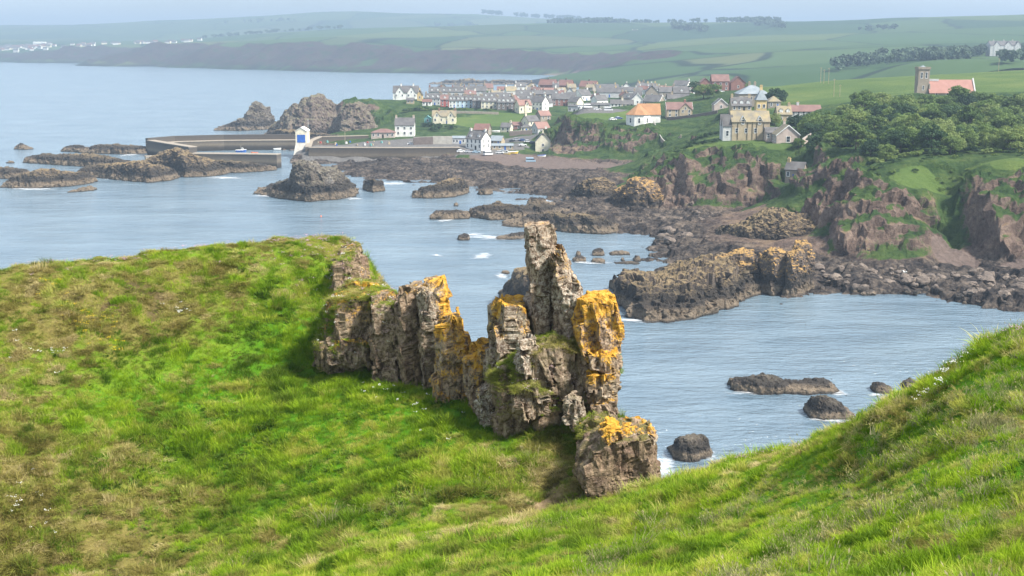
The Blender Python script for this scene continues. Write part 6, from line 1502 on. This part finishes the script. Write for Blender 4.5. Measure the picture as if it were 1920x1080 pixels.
    b.scale = (.45, .45, .45); m.build("float", M['orange'], b); m = MB(); m.tube([(0, 0, .85), (0, 0, 1.0)], .08, 5); m.build("handle", M['blackpaint'], b)
    g = empty("gull", P(1696, 510, Y=250), R(25)); tag(g, "white gull flying over the shore across the bay", "bird")
    m = MB(); pr = [(-.28, .02), (-.18, .06), (0, .1), (.16, .08), (.24, .06), (.31, .015)]
    m.tube([(a, 0, 0) for a, q in pr], [q for a, q in pr], 8); m.build("body", M['white'], g, True)
    for sgn in (-1, 1):
        m = MB(); lo = [(.14, sgn * .06, .04), (-.1, sgn * .06, .04), (-.06, sgn * .45, .2), (-.16, sgn * .95, .1), (-.02, sgn * .7, .17), (.13, sgn * .42, .22)]
        m.hull(lo, [(a, b_, c_ + .025) for a, b_, c_ in lo]); m.build("wing", M['white'], g)
# ------------------------------------------------------------------ vehicles
M['tyre'] = m_plain("tyre_rubber", (.02, .02, .02), .9, .1)
CAR_COL = {'white': (.75, .75, .74), 'silver': (.42, .43, .45), 'blue': (.05, .09, .24), 'black': (.025, .025, .03), 'paleblue': (.3, .42, .52), 'red': (.4, .05, .05)}
for k_, c_ in CAR_COL.items():
    M['car_' + k_] = NT("car_paint_" + k_, .3, .5).fin(c_)
_veh = {}
def vehicle_meshes(kind, col):
    if (kind, col) in _veh: return _veh[(kind, col)]
    b, g = MB(), MB()
    if kind == 'car':
        L, W = 4.2, 1.75
        b.hull([(-2.05, -.8, .25), (2.05, -.8, .25), (2.05, .8, .25), (-2.05, .8, .25)], [(-2.1, -.87, .62), (2.1, -.85, .55), (2.1, .85, .55), (-2.1, .87, .62)])
        b.hull([(-2.1, -.87, .62), (2.1, -.85, .55), (2.1, .85, .55), (-2.1, .87, .62)], [(-2.0, -.82, .95), (1.95, -.78, .78), (1.95, .78, .78), (-2.0, .82, .95)])
        b.hull([(-1.35, -.66, 1.36), (.35, -.66, 1.36), (.35, .66, 1.36), (-1.35, .66, 1.36)], [(-1.2, -.6, 1.45), (.25, -.6, 1.45), (.25, .6, 1.45), (-1.2, .6, 1.45)])
        g.hull([(-1.9, -.8, .94), (1.1, -.78, .86), (1.1, .78, .86), (-1.9, .8, .94)], [(-1.35, -.66, 1.36), (.35, -.66, 1.36), (.35, .66, 1.36), (-1.35, .66, 1.36)])
        wx = 1.3
    else:
        b.hull([(-2.5, -.95, .3), (2.5, -.95, .3), (2.5, .95, .3), (-2.5, .95, .3)], [(-2.5, -.98, 1.35), (2.45, -.95, 1.1), (2.45, .95, 1.1), (-2.5, .98, 1.35)])
        b.hull([(-2.45, -.93, 1.85), (1.5, -.93, 1.85), (1.5, .93, 1.85), (-2.45, .93, 1.85)], [(-2.4, -.85, 2.45), (1.35, -.85, 2.35), (1.35, .85, 2.35), (-2.4, .85, 2.45)])
        g.hull([(-2.47, -.96, 1.34), (2.1, -.94, 1.14), (2.1, .94, 1.14), (-2.47, .96, 1.34)], [(-2.45, -.93, 1.85), (1.5, -.93, 1.85), (1.5, .93, 1.85), (-2.45, .93, 1.85)])
        wx = 1.6
    wheel = MB(); wheel.tube([(0, -.12, 0), (0, .12, 0)], .33, 10)
    li = MB(); li.box(-.04, .04, -.18, .18, -.09, .09)
    _veh[(kind, col)] = (b.mesh("body", M['car_' + col]), g.mesh("window", M['glass']), wheel.mesh("wheel", M['tyre']), wx, li.mesh("headlight", M['trim']))
    return _veh[(kind, col)]
def vehicle(label, px, py, Y, kind, col, yaw):
    p = P(px, py, Y=Y); r = empty("van" if kind == 'van' else "car", p, R(yaw)); tag(r, label, "van" if kind == 'van' else "car")
    PADS.append((p.x, p.y, p.z, 2.5))
    bm_, gm, wm, wx, lm = vehicle_meshes(kind, col)
    for nm, me in (("body", bm_), ("window", gm)):
        o = bpy.data.objects.new(nm, me); COL.objects.link(o); o.parent = r
    for x in (-wx, wx):
        for y in (-.8, .8):
            o = bpy.data.objects.new("wheel", wm); COL.objects.link(o); o.parent = r; o.location = (x, y, .33)
    for y in (-.6, .6):
        o = bpy.data.objects.new("headlight", lm); COL.objects.link(o); o.parent = r; o.location = (2.08 if kind == 'car' else 2.49, y, .66)
def build_vehicles():
    for a in (("silver camper van parked at the edge of the sand", 995, 304, 650, 'van', 'paleblue', 4), ("white car left of the white corner house", 864, 285.5, 664, 'car', 'white', 20), ("silver car in front of the white corner house", 880, 286.5, 662, 'car', 'silver', 15), ("pale blue car right of the silver one by the corner house", 893, 287, 662, 'car', 'paleblue', 10),
              ("white van facing the sand beside the corner house", 915, 291, 655, 'van', 'white', 35), ("white hatchback in the middle of the harbour car park", 980, 273.5, 690, 'car', 'white', 12), ("pale car at the back row of the harbour car park", 969, 263.5, 712, 'car', 'silver', -8), ("blue car second in the back row of the car park", 981, 264.5, 710, 'car', 'blue', -6),
              ("white car third in the back row of the car park", 990, 267, 704, 'car', 'white', -5), ("black car at the right end of the car park back row", 999, 269, 700, 'car', 'black', -8), ("dark car behind the boat yard shed", 961, 266, 716, 'car', 'black', 12), ("silver car by the boat yard fence", 945, 285, 668, 'car', 'silver', 8), ("white car low beside the yellow boats", 937, 288, 664, 'car', 'white', -4),
              ("white car on the quay before the tall white house", 771, 271.5, 700, 'car', 'white', 3), ("tall white van at the left of the upper car park", 1102, 202.5, 742, 'van', 'white', 12), ("white estate car in the upper car park", 1120, 206.5, 740, 'car', 'white', 5), ("white camper van at the right of the upper car park", 1141, 208, 738, 'van', 'white', -6), ("white car near the wall below the chapel car park", 1090, 201.5, 745, 'car', 'white', 8),
              ("white car parked left of the chapel", 1149, 225.5, 690, 'car', 'white', 25), ("dark blue car behind the white one by the chapel", 1160, 223.5, 697, 'car', 'blue', 20), ("red car beside the brick houses", 1330, 175, 800, 'car', 'red', 5), ("white car under the brick houses", 1352, 173, 798, 'car', 'white', 0)):
        vehicle(*a)
# ------------------------------------------------------------------ trees
def leaf_blob(n_lobes, per, rx, ry, rz, leaf, seed, bottom=-0.5, hollow=0.45):
    r = np.random.default_rng(seed); V, F = [], []
    for k in range(n_lobes):
        d = r.normal(size=3); d /= np.linalg.norm(d)
        if d[2] < bottom: d[2] *= -0.6
        rad = (hollow + (1 - hollow) * r.uniform() ** .6)
        c = d * rad * np.array([rx, ry, rz]); lr = r.uniform(.16, .34) * min(rx, rz)
        dv = r.normal(size=(per, 3)); dv /= np.linalg.norm(dv, axis=1)[:, None]
        dv[:, 2] = np.where(dv[:, 2] < -.4, -dv[:, 2], dv[:, 2])
        pc = c + dv * lr * r.uniform(.75, 1.08, (per, 1)) * np.array([1.15, 1.15, .85])
        for q, nv in zip(pc, dv):
            nn = nv + r.normal(0, .55, 3); nn /= np.linalg.norm(nn)
            t = np.cross(nn, r.normal(size=3)); t /= np.linalg.norm(t) + 1e-6; b = np.cross(nn, t); s = leaf * r.uniform(.6, 1.4)
            m = len(V); V += [q - t * s, q - b * s * .6, q + t * s, q + b * s * .6]; F.append((m, m + 1, m + 2, m + 3))
    return np.array(V), np.array(F)
def tree_shape(seed, h, rx, rz, leaf=.27, lobes=60, per=80):
    V, F = leaf_blob(lobes, per, rx, rx * .95, rz, leaf, seed)
    V[:, 2] += h - rz * 1.05
    cr = np_mesh("crown", V, F, False)
    t = MB(); r = np.random.default_rng(seed)
    t.tube([(0, 0, -1.2), (.1, 0, h * .3), (0, .1, h * .7)], [.28, .2, .08], 7)
    for k in range(6):
        a = r.uniform(0, 6.28); z = h * r.uniform(.22, .5)
        t.tube([(0.05, 0, z), (math.cos(a) * rx * .4, math.sin(a) * rx * .4, z + h * .16), (math.cos(a) * rx * .75, math.sin(a) * rx * .75, z + h * .3)], [.12, .08, .03], 5)
    return cr, t.mesh("trunk", M['bark'], True)
TREE_P = []
def tree(label, x, y, z, proto, s, group, mat=None, name="tree", sz=1.0):
    r = empty(name, (x, y, z - .3), random.uniform(0, 6.28)); r.scale = (s, s, s * sz); tag(r, label, "tree", group)
    cr, tk = proto
    o = bpy.data.objects.new("crown", cr); COL.objects.link(o); o.parent = r
    if mat: o.material_slots[0].link = 'OBJECT'; o.material_slots[0].material = mat
    o = bpy.data.objects.new("trunk", tk); COL.objects.link(o); o.parent = r
def build_trees(H):
    r = np.random.default_rng(17)
    protos = [tree_shape(s, h, rx, rz) for s, h, rx, rz in ((1, 8, 4.2, 4.2), (2, 9, 4.4, 4.6), (3, 7.5, 4.4, 4.0), (4, 9.5, 3.8, 5.0), (5, 8, 4.8, 4.2), (6, 8.5, 3.8, 4.4))]
    for c, t in protos: c.materials.append(M['leaf'])
    hz_ = lambda x, y: float(H(np.array([[x, y]]))[0])
    # the wood on the slope: poisson-ish
    pos = []; tries = 0
    while len(pos) < 185 and tries < 9000:
        tries += 1
        y = r.uniform(404, 560); px = r.uniform(1515, 1990)
        if px < 1600 and y > 520: continue
        lim = 404 + max(0, (1640 - px)) * .55
        if y < lim: continue
        x = PX(px, y, 28)
        if all((x - a) ** 2 + (y - b) ** 2 > 24 for a, b in pos): pos.append((x, y))
    for i, (x, y) in enumerate(pos):
        z = hz_(x, y); m = (M['leaf'], M['leaf'], M['leaf_dark'], M['leaf_pale'], M['leaf_pale'])[r.integers(0, 5)]
        sc_ = r.uniform(.68, 1.2); pxx = 960 + FPX * x / (y * _cp + (CAM_Z - z) * _sp)
        tone = "pale" if m == M['leaf_pale'] else "dark" if m == M['leaf_dark'] else "green"
        where = "at the left end" if pxx < 1610 else "left of the church tower" if pxx < 1715 else "below the church roof" if pxx < 1830 else "at the right end"
        tree("%s %s tree in the %s of the wood %s" % ("big" if sc_ > 1.02 else "small" if sc_ < .82 else "mid sized", tone, "front row" if y < 435 else "back rows" if y > 505 else "middle", where), x, y, z, protos[r.integers(0, 6)], sc_, "trees of the wood below the church", m, sz=r.uniform(.85, 1.1))
    for lab, px, py, Y, s, m in (("round dark tree alone behind the tower", 1455, 196, 636, 1.15, 'leaf_dark'), ("pale leafy tree with bare stems at the left end of the wood", 1566, 285, 455, 1.0, 'leaf_pale'), ("dark tree behind the slate roofs in the village", 1303, 190, 790, 1.1, 'leaf_dark'),
                                 ("leafy tree in front of the dark village tree", 1318, 213, 740, 1.15, 'leaf'), ("bushy tree right of the stone house beside the chapel", 1338, 214, 735, 1.0, 'leaf'), ("tree growing against the right side of the lodge", 1452, 238, 535, .7, 'leaf_pale'), ("dark tree behind the pinkish cottage", 1492, 254, 520, .85, 'leaf_dark'), ("leafy tree between the pinkish cottage and the wood", 1520, 262, 505, .95, 'leaf'), ("broad tree at the edge of the lawn by the wood", 1540, 272, 488, .95, 'leaf'),
                                 ("small tree beside the gable fronted brick house", 1402, 168, 800, .6, 'leaf'), ("small green tree between the village roofs", 1178, 178, 1010, .55, 'leaf'), ("low tree at the pinkish round wall", 1497, 282, 478, .5, 'leaf')):
        p = P(px, py, Y=Y); tree(lab, p.x, p.y, hz_(p.x, p.y), protos[len(lab) % 6], s, None, M[m])
    # bushes and hedges
    sh = []
    for k in range(3):
        V, F = leaf_blob(20, 50, 2.2, 1.7, 1.2, .22, 60 + k, bottom=0.0, hollow=.3); V[:, 2] += .5
        me = np_mesh("foliage", V, F, False); me.materials.append(M['leaf']); sh.append(me)
    def bush(label, x, y, s, m, group=None, nm="bush"):
        o = bpy.data.objects.new(nm, sh[r.integers(0, 3)]); COL.objects.link(o); o.location = (x, y, hz_(x, y) + .1); o.scale = (s, s, s * r.uniform(.8, 1.1)); o.rotation_euler = (0, 0, r.uniform(0, 6)); o.material_slots[0].link = 'OBJECT'; o.material_slots[0].material = M[m]
        tag(o, label, "bush", group)
    for i in range(9):
        p = P(1265 + i * 9, 279 - abs(i - 4) * .6, Y=492); bush("dark bush in the clump on the cliff edge left of the lodge lawn", p.x, p.y, r.uniform(.8, 1.25), 'leaf_dark', "bushes left of the lodge lawn")
    for i in range(7):
        p = P(1296 + i * 8, 250, Y=535); bush("bush in the dark hedge behind the lodge lawn", p.x, p.y, r.uniform(.8, 1.2), 'leaf_dark', "hedge behind the lodge lawn")
    for i in range(10):
        p = P(r.uniform(790, 850), r.uniform(238, 252), Y=r.uniform(775, 800)); bush("dark bush on the bank below the cream twin gabled house", p.x, p.y, r.uniform(1.2, 2.0), 'leaf_dark', "bushes below the cream house")
    for i in range(22):
        px = r.uniform(800, 960); p = P(px, r.uniform(202, 209), Y=865); bush("garden bush below the front terrace", p.x, p.y, r.uniform(.7, 1.3), 'leaf_dark' if i % 2 else 'leaf', "garden bushes below the terrace")
    for i in range(26):
        px = r.uniform(1520, 1940); p = P(px, 297, Y=r.uniform(400, 408)); bush("scrub bush along the foot of the wood", p.x, p.y, r.uniform(.8, 1.5), ('leaf', 'leaf_dark', 'leaf_pale')[i % 3], "scrub along the wood edge")
    for i in range(46):
        px = r.uniform(1500, 1930); Y = r.uniform(378, 402) + max(0, 1640 - px) * .35; x = PX(px, Y, 24)
        if hz_(x, Y) < 17: continue
        bush('low scrub on the grassy brow %s' % ('above the small grey stone house' if px < 1580 else 'above the lichened nose' if px < 1760 else 'above the cliff at the picture edge'), x, Y, r.uniform(.3, .7), ('leaf', 'leaf_dark', 'leaf_pale')[i % 3], 'scrub on the brow')
    for i in range(14):
        p = P(r.uniform(1500, 1580), r.uniform(268, 300), Y=r.uniform(440, 475)); bush("scrub bush on the slope below the pinkish cottage", p.x, p.y, r.uniform(.7, 1.3), ('leaf', 'leaf_dark')[i % 2], "scrub below the pinkish cottage")
    for i in range(18):
        px = r.uniform(690, 800); p = P(px, r.uniform(205, 240), Y=870); bush("low scrub bush on the headland bank", p.x, p.y, r.uniform(1.0, 1.9), 'leaf_dark' if i % 2 else 'leaf', "scrub on the headland bank")
    for i in range(24):
        px, py = r.uniform(830, 1300), r.uniform(172, 200); Y = vy(py); p = P(px, py, Y=Y)
        bush('garden bush showing between the village roofs', p.x, p.y, r.uniform(.7, 1.5), ('leaf', 'leaf_dark')[i % 2], 'bushes between the village roofs')
    # garden walls, poles
    def fence_wall(label, a, b, hgt, mat, wid=.4):
        pa, pb = P(a[0], a[1], Y=a[2]), P(b[0], b[1], Y=b[2]); n = 6
        root = empty("garden_wall", pa); tag(root, label, "wall"); m, c = MB(), MB()
        for i in range(n):
            q0, q1 = pa.lerp(pb, i / n), pa.lerp(pb, (i + 1) / n); z0, z1 = hz_(q0.x, q0.y), hz_(q1.x, q1.y); d = (pb - pa).to_2d().normalized(); nx, ny = -d.y * wid / 2, d.x * wid / 2
            ring = [(q0.x - nx, q0.y - ny), (q1.x - nx, q1.y - ny), (q1.x + nx, q1.y + ny), (q0.x + nx, q0.y + ny)]; zs = [z0, z1, z1, z0]
            m.hull([(x - pa.x, y - pa.y, zz - pa.z - 1) for (x, y), zz in zip(ring, zs)], [(x - pa.x, y - pa.y, zz - pa.z + hgt) for (x, y), zz in zip(ring, zs)])
            c.hull([(x - pa.x, y - pa.y, zz - pa.z + hgt) for (x, y), zz in zip(ring, zs)], [(x - pa.x, y - pa.y, zz - pa.z + hgt + .15) for (x, y), zz in zip(ring, zs)])
        m.build("wall_face", M[mat], root); c.build("coping", M['concrete'], root)
    fence_wall("stone wall running down from the chapel to the lodge lawn", (1226, 231, 668), (1277, 253, 600), 1.6, 'stone')
    fence_wall("long brown wall in front of the stone house", (1250, 224, 690), (1345, 226, 670), 1.6, 'darkstone')
    fence_wall("maroon fence of the boat yard below the beach cluster", (955, 256, 745), (998, 254, 748), 2.6, 'darkstone')
    fence_wall("dark wall around the harbour yard", (775, 274, 698), (812, 274, 700), 4.0, 'darkstone', 1.0)
    fence_wall("grey wall between the harbour yard and the shed", (812, 272.5, 702), (848, 273, 704), 4.2, 'concrete', 1.0)
    fence_wall("stone wall under the front terrace gardens", (842, 209, 850), (935, 211, 850), 1.5, 'stone')
    fence_wall("curved pinkish retaining wall right of the pinkish cottage", (1503, 287, 478), (1519, 287, 480), 2.6, 'pinkish')
    for i, (px, py, Y, hgt, lab) in enumerate(((1538, 163, 745, 9, "leftmost pole of the line across the field"), (1544, 166, 735, 8, "short pole right of the leftmost in the field"), (1553, 163, 730, 9, "tall pale pole at the field brow"), (1563, 186, 650, 9, "pole in the field left of the wood"), (1574, 189, 640, 6, "short pole at the edge of the wood"), (1872, 134, 800, 8, "pole behind the church roof at the field brow"), (647, 264, 735, 9, "thin mast on the quay right of the boathouse"))):
        p = P(px, py, Y=Y); root = empty("pole", (p.x, p.y, hz_(p.x, p.y))); tag(root, lab, "pole")
        m = MB(); m.tube([(0, 0, -1), (0, 0, hgt)], [.16, .1], 6); m.build("post", M['palewood'], root)
        m = MB(); m.box(-.7, .7, -.06, .06, hgt - .6, hgt - .45); m.build("cross_arm", M['palewood'], root)
def build_far(HL):
    r = np.random.default_rng(27)
    hz_ = lambda x, y: float(HL(np.array([[x, y]]))[0])
    # distant town and farms
    hm = MB(); gable_wall(hm, -6, 6, -4, 4, -4, 4.5, 8); a = hm.mesh("wall", M['white'])
    hm = MB(); gable_wall(hm, -6, 6, -4, 4, -4, 4.5, 8); a2 = hm.mesh("wall", M['cream'])
    rm = MB(); gable_roof(rm, -6, 6, -4, 4, 4.5, 8, .3, .4); b = rm.mesh("roof", M['slate']); b2 = MB(); gable_roof(b2, -6, 6, -4, 4, 4.5, 8, .3, .4); b2 = b2.mesh("roof", M['redtile'])
    for i in range(110):
        t = r.uniform(); px = -10 + 390 * t; Y = r.uniform(4250, 4700) - 350 * t; x = PX(px, Y, 30)
        if i < 55: px = r.uniform(-10, 90); Y = r.uniform(4250, 4520); x = PX(px, Y, 30)
        root = empty("town_house", (x, Y, hz_(x, Y)), r.uniform(-.5, .5)); s = r.uniform(.8, 1.25); root.scale = (s * 1.2, s, s)
        rd = r.uniform() < .25; tag(root, "tiny %s roofed house %s of the distant coastal town" % ("red" if rd else "slate", "at the crowded left end" if px < 60 else "in the middle" if px < 200 else "in the straggling right part"), "house", "houses of the distant town")
        for nm, me in (("wall", a if r.uniform() < .6 else a2), ("roof", b2 if rd else b)):
            o = bpy.data.objects.new(nm, me); COL.objects.link(o); o.parent = root
    x = PX(76, 4600, 30); w = empty("factory_shed", (x, 4600, hz_(x, 4600) + 2)); tag(w, "long white shed standing above the distant town", "shed")
    m = MB(); gable_wall(m, -22, 22, -9, 9, -6, 7, 9); m.build("wall", M['white'], w); m = MB(); gable_roof(m, -22, 22, -9, 9, 7, 9, .3, .3); m.build("roof", M['trim'], w)
    # far woods that read as one mass
    V, F = [], []
    lv, lf = leaf_blob(14, 16, 6, 6, 6, 1.7, 91, hollow=.3)
    def wood(rows, n, s0, s1):
        for k in range(n):
            (pa, ya), (pb, yb) = rows[r.integers(0, len(rows))]
            t = r.uniform(); px = pa + (pb - pa) * t; Y = ya + (yb - ya) * t + r.normal(0, 45); x = PX(px, Y, 60); s = r.uniform(s0, s1)
            z = hz_(x, Y); an = r.uniform(0, 6.28); c, sn = math.cos(an), math.sin(an)
            q = lv * s; q = np.column_stack([q[:, 0] * c - q[:, 1] * sn + x, q[:, 0] * sn + q[:, 1] * c + Y, q[:, 2] * 1.2 + z + 5 * s])
            F.append(lf + sum(len(v) for v in V)); V.append(q)
    wood([((1028, 4190), (1180, 4110))], 70, 1.0, 1.8)
    wood([((905, 6900), (1000, 6850)), ((1000, 6850), (1090, 6800))], 60, 1.2, 2.2); wood([((1180, 4080), (1300, 3960))], 22, .7, 1.3)
    wood([((1300, 3900), (1470, 3760)), ((1380, 3800), (1470, 3200)), ((1260, 3500), (1330, 3300))], 110, .8, 1.6)
    wood([((380, 4500), (640, 4300))], 60, .6, 1.2); wood([((1610, 2900), (1690, 2850))], 14, .6, 1.2)
    wood([((1570, 1400), (1660, 1440)), ((1640, 1430), (1760, 1470)), ((1720, 1450), (1840, 1540)), ((1740, 1390), (1820, 1400)), ((1830, 1560), (1960, 1580))], 240, .4, 1.2)
    wood([((1880, 1230), (1930, 1240))], 7, .7, 1.1)
    wood([((420, 6300), (560, 6200)), ((800, 5900), (900, 6000))], 30, .8, 1.6)
    me = np_mesh("far_woodland", np.concatenate(V), np.concatenate(F), False)
    tag(obj("far_woodland", me, None, M['farwood']), "dark woods and tree lines on the distant hills", None, None, "stuff")
    m = empty("radio_mast", (PX(661, 7000, 215), 7000, hz_(PX(661, 7000, 215), 7000))); tag(m, "thin radio mast on the highest distant hill", "mast")
    t = MB(); t.tube([(0, 0, -5), (0, 0, 38)], [2.2, 1.0], 6); t.build("post", M['palegrey'], m); t = MB(); t.box(-3, 3, -.8, .8, 26, 30); t.build("antenna", M['palegrey'], m)
build_village()
fill_village()
build_harbour()
build_vehicles()
HEAD = build_headland()
build_rocks()
build_boulders(HEAD)
build_foam()
HILL = build_hills()
build_trees(HEAD)
build_far(HILL)
# ------------------------------------------------------------------ sea haze
def build_haze():
    mb = MB(); mb.box(-8500, 8500, -150, 11500, -3, 265)
    k = NT("haze_air"); k.t.nodes.remove(k.b)
    v = k.n("ShaderNodeVolumePrincipled")
    v.inputs['Color'].default_value = (0.42, 0.56, 0.73, 1)
    v.inputs['Density'].default_value = 0.00021
    v.inputs['Anisotropy'].default_value = 0.0
    k.t.links.new(v.outputs[0], k.out.inputs['Volume'])
    o = mb.build("haze", k.mat)
    tag(o, "pale blue sea haze over the coast", None, None, "stuff")
build_haze()
